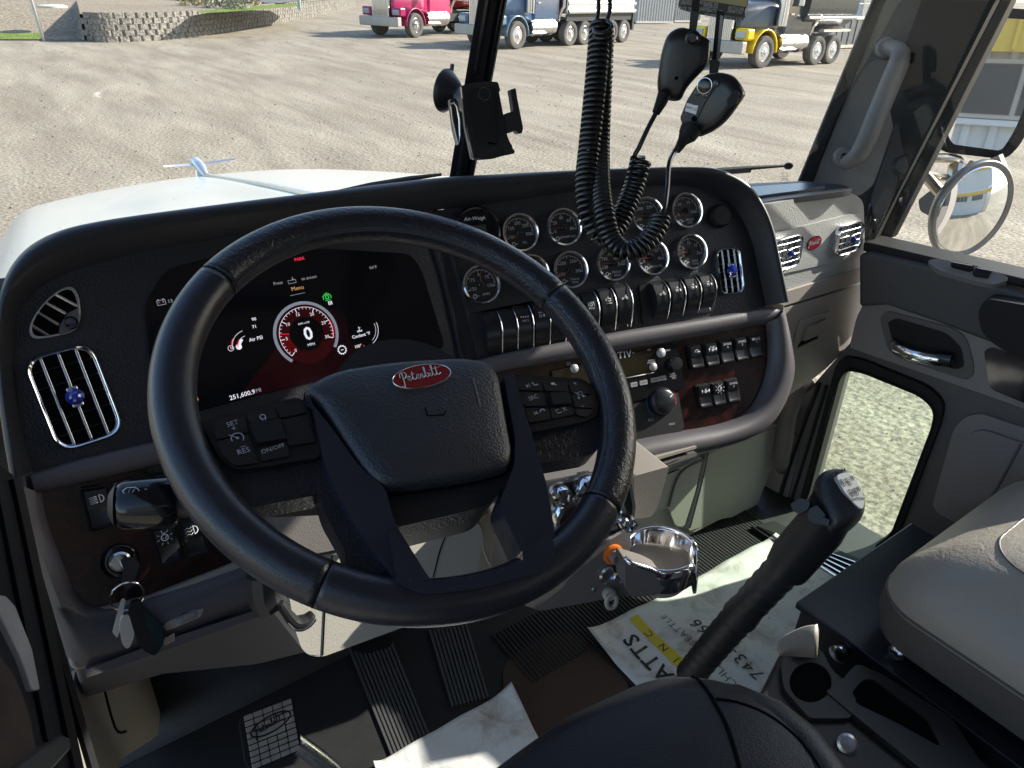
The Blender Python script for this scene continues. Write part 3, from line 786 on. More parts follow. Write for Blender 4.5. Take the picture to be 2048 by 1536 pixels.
# ------------------------------------------------------------------ switches, radio, climate, ignition
def quadmap(surf, q):
    """(s,t) in 0..1 inside a quad of drawing points: tl, tr, br, bl"""
    def f(s, t):
        a = Vector(q[0]).lerp(Vector(q[1]), s); b = Vector(q[3]).lerp(Vector(q[2]), s)
        return a.lerp(b, t)
    return f
def rocker(surf, q, lab='', sym=None, w=.0, par=None, big=False, name='rocker_switch'):
    f = quadmap(surf, q)
    qq = lambda s0, t0, s1, t1: [tuple(f(s0, t0)), tuple(f(s1, t0)), tuple(f(s1, t1)), tuple(f(s0, t1))]
    o = slab(name, surf, rr(qq(0, 0, 1, 1), 3), w - .004, w + .005, M['rubber'], par or dash, .0012)
    # paddle: upper half sloping out, lower half hollow
    rows = []
    for t, h in ((.05, .006), (.10, .0115), (.45, .0085), (.52, .0068), (.80, .0068), (.88, .0085), (.93, .0115), (.97, .006)):
        rows.append([surf(*f(s, t), w + hh) for s, hh in ((.08, .005), (.13, h), (.5, h - (.001 if .5 < t < .9 else 0)), (.87, h), (.92, .005))])
    MB().grid(rows).build('paddle', M['swgloss'], o, sharp=25)
    q_ = MB()
    P, r, u, n = surf.frame(*f(.5, .30), w + .0125)
    hgt = (surf(*f(.5, 0)) - surf(*f(.5, 1))).length
    wd = (surf(*f(0, .5)) - surf(*f(1, .5))).length
    if lab:
        L_ = lab.split('/')
        for i, s_ in enumerate(L_):
            t = text_mb(s_, P + u * hgt * (.10 - .12 * i), r, u, min(hgt * .14, wd * .8 / max(3, len(s_)) * 1.5)); q_.add(t.v, t.f)
    e = wd * .035
    if sym == 'lamp':
        q_.disc(P - r * wd * -.10, r, u, n, wd * .17, 16, r2=wd * .13, a0=0, a1=PI); q_.box(P + r * wd * .10, r, u, n, e, wd * .32, .0002)
        for k in range(5): q_.box(P - r * wd * .12 + u * wd * (-.13 + .065 * k), r, u, n, wd * .28, e * .8, .0002)
    elif sym == 'work':
        q_.disc(P, r, u, n, wd * .16, 20, r2=wd * .12); q_.box(P + u * wd * .2, r, u, n, wd * .16, e, .0002)
        for k in range(8):
            a = 2 * PI * k / 8 + .2; d = r * math.cos(a) + u * math.sin(a); q_.tube([P + d * wd * .24, P + d * wd * .34], e * .5, 4)
        q_.tube([P - r * wd * .07, P - u * wd * .07, P + r * wd * .12 + u * wd * .1], e * .5, 4)
    elif sym == 'fog':
        q_.disc(P + r * wd * .04, r, u, n, wd * .20, 16, r2=wd * .16, a0=0, a1=PI); q_.box(P + r * wd * .05, r, u, n, e, wd * .4, .0002)
        for k in range(3): q_.tube([P + r * wd * x + u * wd * (-.14 + .14 * k + (.04 if i % 2 else -.04)) for i, x in enumerate((-.3, -.2, -.1, 0))], e * .4, 4)
    elif sym == 'axle':
        q_.box(P, r, u, n, wd * .5, e, .0002)
        for k in (-1, 1): q_.box(P + r * wd * .25 * k, r, u, n, e * 2, wd * .2, .0002)
        q_.box(P + u * wd * .12, r, u, n, wd * .12, e * 1.5, .0002)
        q_.disc(P - u * wd * .02 + r * wd * .0, r, u, n, wd * .09, 12)
    elif sym == 'jack':
        q_.disc(P, r, u, n, wd * .17, 16, r2=wd * .13, a0=-PI / 2, a1=PI / 2); q_.box(P, r, u, n, wd * .4, e, .0002)
    if q_.v: q_.build('symbol', M['white'] if big else M['swprint'], o, sharp=180)
    return o
M['swgloss'] = mat('satin_black_switch', (.010, .011, .014), .28, spec=.6)
M['swprint'] = mat('switch_print', (.42, .42, .45), .5)
def rq(cx, cy, w, h, lean=.19, rise=-.19):
    """quad around a point following the panel's perspective"""
    return [(cx - w / 2 - lean * h / 2, cy - h / 2 - rise * w / 2), (cx + w / 2 - lean * h / 2, cy - h / 2 + rise * w / 2), (cx + w / 2 + lean * h / 2, cy + h / 2 + rise * w / 2), (cx - w / 2 + lean * h / 2, cy + h / 2 - rise * w / 2)]
for i, (x, y, lb, sy) in enumerate(((1391, 714, '', 'jack'), (1422, 709, 'AUX', 'axle'), (1452, 703, 'SPARE/6', None), (1481, 698, 'SPARE/5', None), (1509, 693, 'SPARE/4', None))):
    rocker(DC, rq(x, y, 27, 48), lb, sy, w=-.004)
for x, y, lb, sy in ((1408, 792, '', 'axle'), (1436, 787, '', 'work'), (1464, 781, 'SPARE/3', None)):
    rocker(DC, rq(x, y, 27, 48), lb, sy, w=-.004)
rocker(DL, [(158, 976), (218, 966), (232, 1052), (180, 1066)], '', 'lamp', w=-.004, big=True)
rocker(DL, [(222, 966), (276, 952), (290, 1030), (236, 1048)], '', None, w=-.004)
rocker(DL, [(284, 950), (330, 938), (345, 1015), (296, 1028)], '', None, w=-.004)
rocker(DL, [(296, 1056), (348, 1044), (366, 1120), (320, 1134)], '', 'work', w=-.004, big=True)
rocker(DL, [(354, 1042), (402, 1030), (420, 1106), (372, 1118)], '', 'fog', w=-.004, big=True)
slab('blank_cover', DL, rr([(290, 920), (318, 912), (326, 940), (298, 946)], 2), -.004, .004, M['rubber'], dash, .001)
# toggle banks with curved paddles and bright edges
def toggle(cx, cy, w, h, sym, par):
    P, r, u, n = DC.frame(cx, cy, .004)
    k = .00098
    W, H = w * k, h * k
    prof = [(.50, .002), (.42, .012), (.20, .019), (-.05, .020), (-.30, .012), (-.46, .004)]
    t = MB()
    rows = [[P + u * H * a + n * b + r * s for s in (-W * .38, -W * .30, W * .30, W * .36)] for a, b in prof]
    t.grid(rows)
    sd_ = [P + u * H * a + n * b - r * W * .38 for a, b in prof] + [P - u * H * .46 - r * W * .38, P + u * H * .5 - r * W * .38]
    t.add(sd_, [tuple(range(len(sd_)))])
    t = t.build('toggle_switch', M['swgloss'], par, sharp=30)
    e = [P + u * H * a + n * (b + .0015) + r * W * .42 for a, b in [(.52, .0), (.44, .011), (.24, .020), (.0, .0215), (-.25, .014), (-.42, .008), (-.54, .003)]]
    MB().tube(cr(e, 4), [.0004 + .0009 * math.sin(PI * i / 24) for i in range(25)], 6, flat=.8).build('bright_edge', M['chromedim'], t)
    q = MB(); S = P + u * H * .18 + n * .0212; uu = (u * .96 - n * .12)
    if sym == 'pto':
        for a, b, c, d_ in ((0, .004, .011, .001), (-.005, .0005, .001, .008), (.005, .0005, .001, .008)): q.box(S + r * a + uu * b, r, uu, n, c, d_, .0002)
        q.disc(S, r, uu, n, .003, 16, r2=.0018); t2 = text_mb('PTO', S - uu * .007, r, uu, .0055); q.add(t2.v, t2.f)
    elif sym == 'air':
        t2 = text_mb('AIR 2', S - uu * .004, r, uu, .0055); q.add(t2.v, t2.f)
        for k_ in range(4): q.box(S + uu * .003 + r * (-.006 + .004 * k_), r, uu, n, .0022, .0022, .0002)
    elif sym == 'bed':
        for a, b, c, d_ in ((0, .0035, .010, .001), (0, -.001, .010, .001), (-.0045, .001, .001, .005), (.0045, .001, .001, .005), (0, .0055, .001, .003), (0, -.005, .012, .0008)): q.box(S + r * a + uu * b, r, uu, n, c, d_, .0002)
    elif sym == 'lock':
        q.box(S + r * .004 - uu * .001, r, uu, n, .0035, .004, .0002); q.disc(S + r * .004 + uu * .001, r, uu, n, .0016, 10, r2=.001)
        for a in (-.004, -.001): q.box(S + r * a - uu * .001, r, uu, n, .001, .007, .0002)
        q.box(S - r * .0025 + uu * .005, r, uu, n, .007, .001, .0002); q.box(S - r * .0025 - uu * .001, r, uu, n, .005, .0008, .0002)
    elif sym == 'hitch':
        q.box(S, r, uu, n, .009, .0009, .0002)
        for a in (-.004, .004): q.disc(S + r * a - uu * .002, r, uu, n, .0022, 10, r2=.0012)
        q.box(S + uu * .003 + r * .002, r, uu, n, .004, .0009, .0002)
    if q.v: q.build('symbol', M['swprint'], t, sharp=180)
b1 = slab('toggle_bank', DC, rr([(938, 628), (1242, 566, 14), (1256, 580), (1272, 650), (1180, 668), (952, 712)], 6), 0, .0045, M['swgloss'], dash, .002)
b2 = slab('toggle_bank', DC, rr([(1276, 570), (1402, 544, 14), (1416, 560), (1426, 622), (1284, 650)], 6), 0, .0045, M['swgloss'], dash, .002)
for x, y, s_ in ((980, 668, None), (1011, 662, None), (1042, 655, 'air'), (1075, 648, 'lock'), (1107, 641, None), (1139, 634, None), (1172, 627, 'pto'), (1206, 619, 'bed'), (1238, 612, 'hitch')): toggle(x, y, 32, 74, s_, b1)
for x, y, s_ in ((1312, 602, 'hitch'), (1343, 596, 'lock'), (1374, 590, 'lock'), (1404, 584, 'lock')): toggle(x, y, 31, 66, s_, b2)
# radio
rd = slab('radio', DC, rr([(1102, 742), (1350, 686), (1368, 776), (1118, 838)], 3), -.01, .004, M['blkgloss'], dash, .0015)
slab('display_window', DC, rr([(1225, 728), (1302, 712), (1311, 748), (1234, 766)], 3), .004, .0048, mat('radio_display', (.003, .003, .005), .08), rd, 0)
text('lettering', 'APTIV·', DC.frame(1238, 711, .0055), .0155, M['swprint'], rd, spacing=1.25, bold=.0004)
q = MB(); q.slab(DC, [(1226, 760), (1307, 744), (1307, 745.6), (1226, 761.6)], .004, .0052); q.slab(DC, [(1215, 703), (1296, 684.5), (1296, 686), (1215, 704.5)], .004, .0052)
for (x, y, s_) in ((1295, 700, 'SXM'), (1332, 701, 'MENU'), (1300, 721, 'PHONE'), (1300, 725, 'ANSWER'), (1341, 748, 'MUTE'), (1343, 752, 'AUDIO'), (1345, 756, 'SEEK'), (1135, 726, 'VOL'), (1136, 730, 'PWR')):
    P, r, u, n = DC.frame(x, y, .0052); t = text_mb(s_, P, r, u, .0042); q.add(t.v, t.f)
q.build('small_print', M['swprint'], rd, sharp=180)
M['silverbtn'] = mat('silver_button', (.42, .42, .45), .3, .4)
for (x, y, R) in ((1319, 706, .0085), (1303, 734, .0075), (1146, 737, .0075)):
    P, r, u, n = DC.frame(x, y, .004); MB().lathe(P, n, [(R, 0), (R, .003), (R * .8, .0045), (0, .005)], 20).build('button', M['silverbtn'], rd, sharp=50)
P, r, u, n = DC.frame(1344, 728, .004); MB().lathe(P, n, [(.0125, 0), (.012, .012), (.0105, .014), (0, .0145)], 24).build('knob', M['swgloss'], rd, sharp=50)
for (x, y, w_) in ((1227, 777, 11), (1247, 773, 13), (1265, 769, 13), (1284, 765, 15), (1314, 758, 30)):
    slab('button', DC, rr(rq(x, y, w_, 9, .12, -.2), 1.5), .004, .0062, M['silverbtn'], rd, .0006)
q = MB()
for (x, y, s_) in ((1247, 773, 'TRACK'), (1265, 769, 'TUNE'), (1284, 765, 'SCAN'), (1314, 758, 'BAND / AUX')):
    P, r, u, n = DC.frame(x, y, .0066); t = text_mb(s_, P, r, u, .0042); q.add(t.v, t.f)
q.build('button_print', M['black_print'], rd, sharp=180)
# climate panel
cp = slab('climate_panel', DC, rr([(1120, 848), (1355, 784), (1368, 852), (1362, 866), (1135, 930)], 5), -.01, .001, M['blk'], dash, .0015)
for (x, y) in ((1322, 803), (1225, 832)):
    P, r, u, n = DC.frame(x, y, .001)
    kb = MB().lathe(P, n, [(.026, 0), (.026, .004), (.022, .012), (.019, .014), (0, .0145)], 32).build('dial_knob', M['swgloss'], cp, sharp=50)
    MB().disc(P + n * .0005, r, u, n, .031, 24, r2=.0288, a0=-.4, a1=1.9).build('red_arc', mat('red_arc', (.35, .02, .02), .5), kb)
    MB().disc(P + n * .0005, r, u, n, .031, 24, r2=.0288, a0=-2.4, a1=-.4).build('blue_arc', mat('blue_arc', (.02, .08, .22), .5), kb)
    d = (r * math.sin(1.0) + u * math.cos(1.0)); MB().tube([P + n * .0148 + d * .012, P + n * .0125 + d * .021], .0010, 5).build('pointer', M['white'], kb)
text('lettering', 'A/C', DC.frame(1301, 840, .0015), .008, M['swprint'], cp)
text('lettering', 'MAX', DC.frame(1343, 848, .0015), .006, M['swprint'], cp)
# ignition lock
P, r, u, n = DL.frame(240, 1122, -.004)
ig = MB().lathe(P, n, [(.0215, 0), (.0215, .005), (.018, .008), (.0145, .008), (.0145, .003), (.0, .003)], 28).build('ignition_lock', M['blkgloss'], dash, sharp=50)
MB().lathe(P + n * .003, n, [(.0125, 0), (.0125, .007), (.010, .009), (0, .009)], 20).build('barrel', M['chromedim'], ig)

# ------------------------------------------------------------------ passenger side of the dashboard
gl = thing('glove_box', 'grey and taupe glove box section with two chrome vents right of the dashboard', 'glove box', G(1640, 560))
slab('upper_cover', G, rr([(1510, 470), (1522, 410), (1690, 381, 26), (1727, 397, 26), (1732, 552), (1540, 606)], 6), -.12, .0, M['dashgrey'], gl, .016, seg=5)
SHP = Pl(rel(1.3, .85, -.352), (0, 0, 1), (1, 0, 0))
slab('top_tray', SHP, rr([(1478, 372), (1600, 366), (1682, 373), (1706, 382), (1690, 386), (1560, 402), (1508, 411)], 6), -.008, .004, M['rimblk'], gl, .006)
slab('tray_hollow', SHP, rr([(1500, 382), (1600, 374), (1652, 379), (1600, 389), (1545, 396), (1512, 401)], 6), .004, .0085, mat('tray_blue_black', (.035, .045, .075), .25), gl, .003)
slab('vent_panel', G, rr([(1530, 470), (1700, 427), (1722, 430), (1724, 500), (1712, 513), (1540, 552)], 10), -.01, .004, M['dashgrey'], gl, .003)
slab('taupe_band', G, [(1540, 590), (1729, 532), (1729, 556), (1727, 561), (1545, 618)], -.08, .006, M['taupe'], gl, .005)
ld = slab('glove_box_door', G, rr([(1545, 622), (1727, 567), (1722, 630, 30), (1696, 690, 30), (1640, 745, 30), (1560, 800), (1545, 780)], 4), -.10, .004, M['taupe'], gl, .010, seg=4)
fr_ = rr([(1594, 640), (1655, 620), (1643, 678), (1577, 706)], 4)
slab('latch_frame', G, fr_, .0, .0075, M['taupe'], ld, .002, holes=[rr([(1602, 650), (1646, 633), (1637, 672), (1588, 696)], 3)])
lt = slab('latch', G, rr([(1608, 652), (1643, 637), (1637, 664), (1600, 680)], 3), .002, .011, M['taupe'], ld, .002)
slab('latch_gap', G, [(1600, 680), (1638, 664), (1636, 672), (1590, 694)], .004, .0048, M['void'], lt, 0)
P, r, u, n = G.frame(1634, 670, .004); MB().lathe(P, n, [(.006, 0), (.006, .006), (.004, .008), (0, .008)], 16).build('lock', M['taupe'], lt)
for (x, y) in ((1562, 503), (1687, 475)):
    vent(G, x, y, .090, .064, 4, vert=False, par=gl, jew=True, depth=.02, proud=.012, jr=.007)
P, r, u, n = G.frame(1624, 485, .004)
bd = MB().disc(P + n * .001, r * 1.75, u, n, .0145, 32).build('badge', M['chrome'], gl)
MB().disc(P + n * .002, r * 1.75, u, n, .0130, 32).build('enamel', mat('bright_red_enamel', (.5, .015, .03), .25, coat=.5), bd)
mbt = text_mb('International', P + n * .0026 - u * .004, r, u, .0062); 
def cursive(word_paths, P, r, u, s, rad, sy=1.25):
    q = MB()
    for path in word_paths: q.tube([P + r * x * s + u * y * s * sy for x, y in [tuple(v)[:2] for v in cr([Vector((a, b)) for a, b in path], 5)]], rad, 5)
    return q
# the maker's script, drawn letter by letter (units: x-height = 1)
SCRIPT = [[(-7.4, 1.2), (-7.0, 2.2), (-5.8, 2.6), (-5.2, 1.8), (-5.9, .9), (-6.9, .8)], [(-6.3, 2.4), (-6.6, .6), (-7.1, -1.2), (-7.6, -1.6), (-7.9, -1.1)],
          [(-5.4, .3), (-4.6, .6), (-4.4, 1.0), (-4.9, 1.1), (-5.2, .5), (-4.9, 0), (-4.3, .1), (-3.6, .8)],
          [(-3.2, 2.2), (-3.6, .6), (-3.4, 0), (-2.9, .1), (-2.5, .5)], [(-3.9, 1.4), (-2.6, 1.6)],
          [(-2.5, .3), (-1.8, .6), (-1.6, 1.0), (-2.1, 1.1), (-2.4, .5), (-2.1, 0), (-1.5, .1), (-1.0, .8)],
          [(-1.0, .8), (-.9, 1.1), (-.4, .95), (-.6, .3), (-.4, 0), (.1, .3), (.7, 1.4)],
          [(.7, 1.4), (1.0, 2.6), (.7, 2.7), (.5, 1.5), (.5, .3), (1.0, 0), (1.5, .5), (1.3, 1.0), (1.0, .9)],
          [(1.3, .9), (2.0, .9), (1.9, .3), (2.1, 0), (2.5, .3), (3.0, 1.4)], [(2.15, 1.6), (2.2, 1.7)],
          [(3.0, 1.4), (3.4, 2.7), (3.1, 2.8), (2.9, 1.4), (3.0, .2), (3.5, 0), (3.9, .5)],
          [(4.5, 2.4), (4.1, .6), (4.3, 0), (4.8, .1), (5.2, .4)], [(3.6, 1.9), (5.0, 1.95), (6.6, 2.3)]]
cursive(SCRIPT, P + n * .0030 - u * .002, r, u, .0027, .0006).build('script', M['white'], bd)
# ------------------------------------------------------------------ steering wheel
sw = thing('steering_wheel', 'black leather steering wheel with button pods and a red oval badge', 'steering wheel', wc)
WR_, WT = .2095, .0190
Wr, Wu, Wn = WP.r, WP.u, WP.n
def wpt(a, R=WR_, w=0): return wc + (Wr * math.sin(a) + Wu * math.cos(a)) * R + Wn * w
def ring(a0, a1, n=60, R=WR_, w=0): return [wpt(a0 + (a1 - a0) * k / n, R, w) for k in range(n + 1)]
def ang(px, py):
    v = WP(px, py) - wc; return math.atan2(v.dot(Wr), v.dot(Wu))
A1, A2, A3, A4 = ang(1115, 590), ang(1225, 1030), ang(640, 1180), ang(425, 560)   # seams
A3 += 0 if A3 > 0 else 2 * PI
A4 += 0 if A4 > 0 else 2 * PI
# upper and lower arcs in smooth leather, side grips wrinkled
root = None
def arc(a0, a1, m, n=50, t=WT): 
    pts = ring(a0, a1, n)
    return MB().tube(pts, t, 24, ref=Wn).build('rim', m, sw, sharp=180)
arc(A4 - 2 * PI, A1, M['rimleather'], 60); arc(A1, A2, M['rimleather'], 40); arc(A2, A3, M['smleather'], 60); arc(A3, A4, M['smleather'], 50)
for a in (A1, A2, A3, A4):
    c = wpt(a); d = (wpt(a + .01) - wpt(a - .01)).normalized(); o = (c - wc).normalized()
    MB().tube([c + o * math.cos(t) * (WT + .0001) + Wn * math.sin(t) * (WT + .0001) for t in [2 * PI * k / 36 for k in range(36)]], .0003, 6, closed=True).build('rim_seam', M['void'], sw)
# crossed stitching along the inner edge
q = MB()
def inn(a, th, e=.0004): 
    c = wpt(a); o = (wc - c).normalized(); return c + (o * math.cos(th) + Wn * math.sin(th)) * (WT + e)
NS = 150
for k in range(NS):
    a = A4 - 2 * PI + (A1 - A4 + 2 * PI) * k / NS; da = (A1 - A4 + 2 * PI) / NS
    q.tube([inn(a, .62), inn(a + da * .8, .40)], .0006, 4); q.tube([inn(a + da * .8, .62), inn(a, .40)], .0006, 4)
for k in range(80):
    a = A1 + (A2 - A1) * k / 80; da = (A2 - A1) / 80
    q.tube([inn(a, .62), inn(a + da * .8, .40)], .0006, 4); q.tube([inn(a + da * .8, .62), inn(a, .40)], .0006, 4)
q.build('stitching', M['thread'], sw)
def W(name, pts, w0, w1, m, bev=.004, r=8, par=None, seg=4, holes=(), surf=None):
    return slab(name, surf or WP, rr(pts, r), w0, w1, m, par or sw, bev, seg=seg, holes=holes)
# leather bridges behind the pods
W('spoke_leather', [(360, 880), (400, 838), (600, 790), (660, 900), (640, 985), (495, 1012), (440, 985), (395, 960)], -.030, -.004, M['rimleather'], .009, 14)
W('spoke_leather', [(1010, 745), (1165, 752), (1225, 790), (1235, 850), (1190, 905), (1075, 925), (1040, 900)], -.030, -.004, M['rimleather'], .009, 14)
# lower left spoke leather and lower bar
W('spoke_leather', [(628, 960), (660, 930), (720, 1050), (790, 1140), (850, 1200), (790, 1235), (700, 1190), (690, 1130), (690, 1100), (650, 1030)], -.026, .000, M['rimleather'], .010, 14)
# hidden centre body
W('hub_body', [(600, 800), (680, 750), (960, 735), (1020, 800), (1040, 925), (985, 1000), (792, 1045), (740, 1000), (660, 900)], -.07, -.008, M['blk'], .010, 20)
W('hub_lip', [(770, 975), (1035, 915), (1035, 940), (985, 1000), (960, 1012), (800, 1050), (780, 1040)], -.035, -.004, M['grain'], .008, 8)
# bright trim: a broad V from the pods to the lower bar
trimL = [(612, 788, 4), (622, 798), (650, 935, 40), (707, 1045, 30), (795, 1168, 20), (850, 1190, 20), (960, 1178, 30), (1090, 1142, 16), (1114, 1105, 12), (1112, 1080), (1095, 974), (1060, 856), (1026, 745, 4), (1008, 750, 4), (1030, 870), (1030, 927), (998, 1009), (1042, 1103, 10), (1046, 1122, 10), (960, 1148, 20), (862, 1162, 14), (789, 1045), (770, 975), (719, 933), (660, 850), (613, 797, 4)]
_WT = Pl(wc + Wn * .013, Wn, Wr)
W('lower_trim', trimL, -.018, .013, M['trimblue'], .004, 14, surf=lambda x, y, w=0: _WT(x, y, w - .013))
WP2 = Pl(wc + Wn * .0200, Wn, Wr)
slab('lower_trim_bar', WP2, rr([(776, 1052), (796, 1168, 16), (850, 1190, 20), (960, 1178, 30), (1090, 1142, 16), (1114, 1105, 12), (1100, 1062), (1044, 1098), (1046, 1122, 8), (960, 1148, 20), (864, 1162, 12), (802, 1078)], 8), -.022, 0, M['trimblue'], sw, .004, seg=3)
# airbag cover
padpx = [(604, 772, 22), (660, 736, 40), (780, 716, 60), (930, 707, 40), (985, 716, 22), (1004, 745, 22), (1022, 850, 60), (1032, 900, 30), (1024, 930, 22), (950, 950, 40), (820, 968, 40), (765, 970, 22), (735, 945, 26), (690, 880, 40), (640, 800, 30)]
pc = rr(padpx, 20)
cx_, cy_ = 830, 840
_W3 = Pl(wc + Wn * .017, Wn, Wr)
WP3 = lambda x, y, w=0: _W3(x, y, w - .017)
rows = []
for k, w in ((1.0, -.010), (1.0, .004), (.985, .010), (.95, .0145), (.88, .0175), (.7, .020), (.45, .022), (.2, .0225), (.0, .0225)):
    rows.append([WP3(cx_ + (x - cx_) * k, cy_ + (y - cy_) * k, w) for x, y in pc])
pad = MB().grid(rows, closed=True).build('airbag_cover', M['pad'], sw, sharp=60)
MB().slab(WP3, [(cx_ + (x - cx_) * 1.012, cy_ + (y - cy_) * 1.012) for x, y in pc], -.008, .0015).build('cover_gap', M['void'], sw)
def padw(px, py):
    # height of the cover surface at a drawing point (approximate, from the ring it falls on)
    dx, dy = px - cx_, py - cy_; d = math.hypot(dx, dy); best = 0
    for x, y in pc:
        e = math.hypot(x - cx_, y - cy_)
        if d > 1 and ((x - cx_) * dx + (y - cy_) * dy) / (e * d) > best: best = ((x - cx_) * dx + (y - cy_) * dy) / (e * d); rad_ = e
    k = d / rad_ if d > 1 else 0
    tb = ((0, .0225), (.2, .0225), (.45, .022), (.7, .020), (.88, .0175), (.95, .0145), (.985, .010), (1, .004), (9, .004))
    for (a, b), (c, e) in zip(tb[:-1], tb[1:]):
        if a <= k <= c: return b + (e - b) * (k - a) / (c - a)
for a, b in (((700, 735), (784, 858)), ((930, 716), (966, 854))):
    pts = [a, ((a[0] * 2 + b[0]) / 3, (a[1] * 2 + b[1]) / 3), ((a[0] + b[0] * 2) / 3, (a[1] + b[1] * 2) / 3), b]
    MB().tube([WP3(p[0], p[1], padw(*p) - h) for p, h in zip(pts, (.0025, .0012, .0012, .002))], [.0035, .0035, .003, .001], 8, flat=.5, ref=Wn).build('cover_crease', M['pad'], pad, sharp=180)
q = MB(); 
for a, b, c in (((848, 822), (852, 838), .0007), ((852, 838), (885, 836), .0006), ((885, 836), (888, 828), .0006)): q.tube([WP3(*a, .0226), WP3(*b, .0226)], c, 4)
q.build('cover_mark', M['void'], pad)
# oval badge
M['silverpaint'] = mat('silver_script', (.50, .48, .46), .35, .5)
Pb = WP3(842, 759, padw(842, 759) - .0004); tb = .0
bn = (Wn + Wu * .10).normalized(); br = Wr; bu = bn.cross(br)
if bu.dot(Wu) < 0: bu = -bu
rt = math.radians(-5)
br, bu = br * math.cos(rt) + bu * math.sin(rt), bu * math.cos(rt) - br * math.sin(rt)
q = MB()
for R_, h in ((1.0, .0), (1.0, .0028), (.95, .0035), (.92, .0028)): pass
ell = lambda k, h: [Pb + br * math.cos(t) * .0292 * k + bu * math.sin(t) * (.0292 * k - .0292 + .0135) + bn * h for t in [2 * PI * i / 56 for i in range(56)]]
q.grid([ell(1, 0), ell(1, .0024), ell(.985, .0030), ell(.97, .0026)], closed=True)
bdg = q.build('badge', M['chromedim'], sw, sharp=50)
MB().add(ell(.972, .0026), [tuple(range(56))]).build('enamel', M['redbadge'], bdg)
cursive(SCRIPT, Pb + bn * .0031 - bu * .0025 + br * .002, br, bu, .0031, .00045, 1.35).build('script', M['silverpaint'], bdg)
# button pods
_WP6 = Pl(wc + Wn * .006, Wn, Wr)
WPP = lambda x, y, w=0: _WP6(x, y, w - .006)
def pod(outline, btns, labels, rollers):
    p = W('button_pod', outline, -.012, .004, M['swgloss'], .003, 14, surf=WPP)
    for b in btns: slab('button', WPP, rr(b, 5), .003, .0065, M['podbtn'], p, .0012)
    for b in rollers: slab('roller', WPP, rr(b, 5), .003, .0095, M['rubber'], p, .003, seg=3)
    q = MB()
    for s_, x, y, z, sh in labels:
        P, r, u, n = (WPP(x, y, .0068), Wr, Wu, Wn); rot = math.radians(0)
        t = text_mb(s_, P, r, u, z); q.add(t.v, t.f)
    return p, q
M['podbtn'] = mat('pod_button', (.012, .012, .013), .38)
p, q = pod([(404, 846), (424, 830), (596, 792), (612, 800), (642, 890), (640, 912), (520, 932), (470, 938), (438, 912)],
     [[(424, 842), (488, 830), (496, 864), (432, 880)], [(494, 828), (548, 816), (556, 836), (500, 848)], [(552, 815), (602, 803), (612, 826), (560, 836)], [(432, 884), (496, 868), (516, 926), (470, 932), (446, 912)], [(520, 896), (572, 886), (580, 912), (524, 922)], [(564, 840), (614, 830), (632, 884), (578, 892)]],
     [('SET', 465, 848, .0062, 0), ('+', 468, 858, .0070, 0), ('–', 486, 893, .008, 0), ('RES', 487, 903, .0066, 0), ('ON/OFF', 546, 898, .0054, 0)], [[(498, 852), (560, 840), (574, 880), (514, 890)]])
P, r, u, n = (WPP(475, 877, .0068), Wr, Wu, Wn)
q.disc(P, r, u, n, .0052, 24, r2=.0044, a0=-1.9, a1=2.4); q.tube([P - r * .0052 + u * .005, P + r * .001 - u * .0005], .0004, 4); q.disc(P, r, u, n, .0012, 8)
P, r, u, n = (WPP(526, 836, .0068), Wr, Wu, Wn); q.disc(P + u * .0008, r, u, n, .0026, 16, r2=.0018); q.tube([P - u * .001 - r * .002, P - u * .005, P - u * .001 + r * .002], .0003, 4)
q.build('pod_symbols', M['swprint'], p, sharp=180)
p, q = pod([(1022, 748), (1036, 746), (1150, 754), (1186, 770), (1200, 796), (1196, 828), (1176, 840), (1060, 864), (1052, 852)],
     [[(1030, 758), (1080, 762), (1086, 782), (1036, 780)], [(1084, 762), (1132, 764), (1138, 784), (1090, 782)], [(1136, 765), (1168, 770), (1184, 788), (1142, 786)], [(1038, 784), (1086, 786), (1094, 812), (1046, 812)], [(1142, 790), (1188, 792), (1188, 816), (1150, 814)], [(1050, 817), (1096, 816), (1102, 838), (1058, 846)], [(1100, 816), (1146, 816), (1150, 828), (1104, 838)], [(1150, 818), (1188, 820), (1174, 834), (1154, 830)]],
     [('SRC', 1066, 796, .0064, 0), ('+', 1150, 768, .0085, 0), ('–', 1164, 813, .0085, 0)], [[(1098, 788), (1136, 788), (1142, 810), (1104, 812)]])
P, r, u, n = (WPP(1062, 770, .0068), Wr, Wu, Wn)
q.add([P - r * .006 + u * .002, P - r * .006 - u * .002, P - r * .003], [(0, 1, 2)]); q.box(P - r * .0022, r, u, n, .0006, .004, .0001); q.tube([P + r * .002 + u * .002, P + r * .003 - u * .002, P + r * .007 - u * .002], .0007, 5)
P, r, u, n = (WPP(1079, 824, .0068), Wr, Wu, Wn)
q.add([P - r * .003 + u * .002, P - r * .003 - u * .002, P - r * .006], [(0, 1, 2)]); q.box(P - r * .0065, r, u, n, .0006, .004, .0001); q.tube([P + r * .000 - u * .001, P + r * .002 + u * .0015, P + r * .005 + u * .001, P + r * .006 - u * .001], .0008, 5)
P, r, u, n = (WPP(1122, 821, .0068), Wr, Wu, Wn)
q.tube([P - r * .002 + u * .002, P - r * .006 + u * .002, P - r * .0055 - u * .002, P - r * .001 - u * .002], .0004, 4); q.tube([P + r * .002 + u * .0022, P + r * .006 - u * .0022], .0004, 4); q.tube([P + r * .006 + u * .0022, P + r * .002 - u * .0022], .0004, 4)
P, r, u, n = (WPP(1160, 790, .0068), Wr, Wu, Wn)
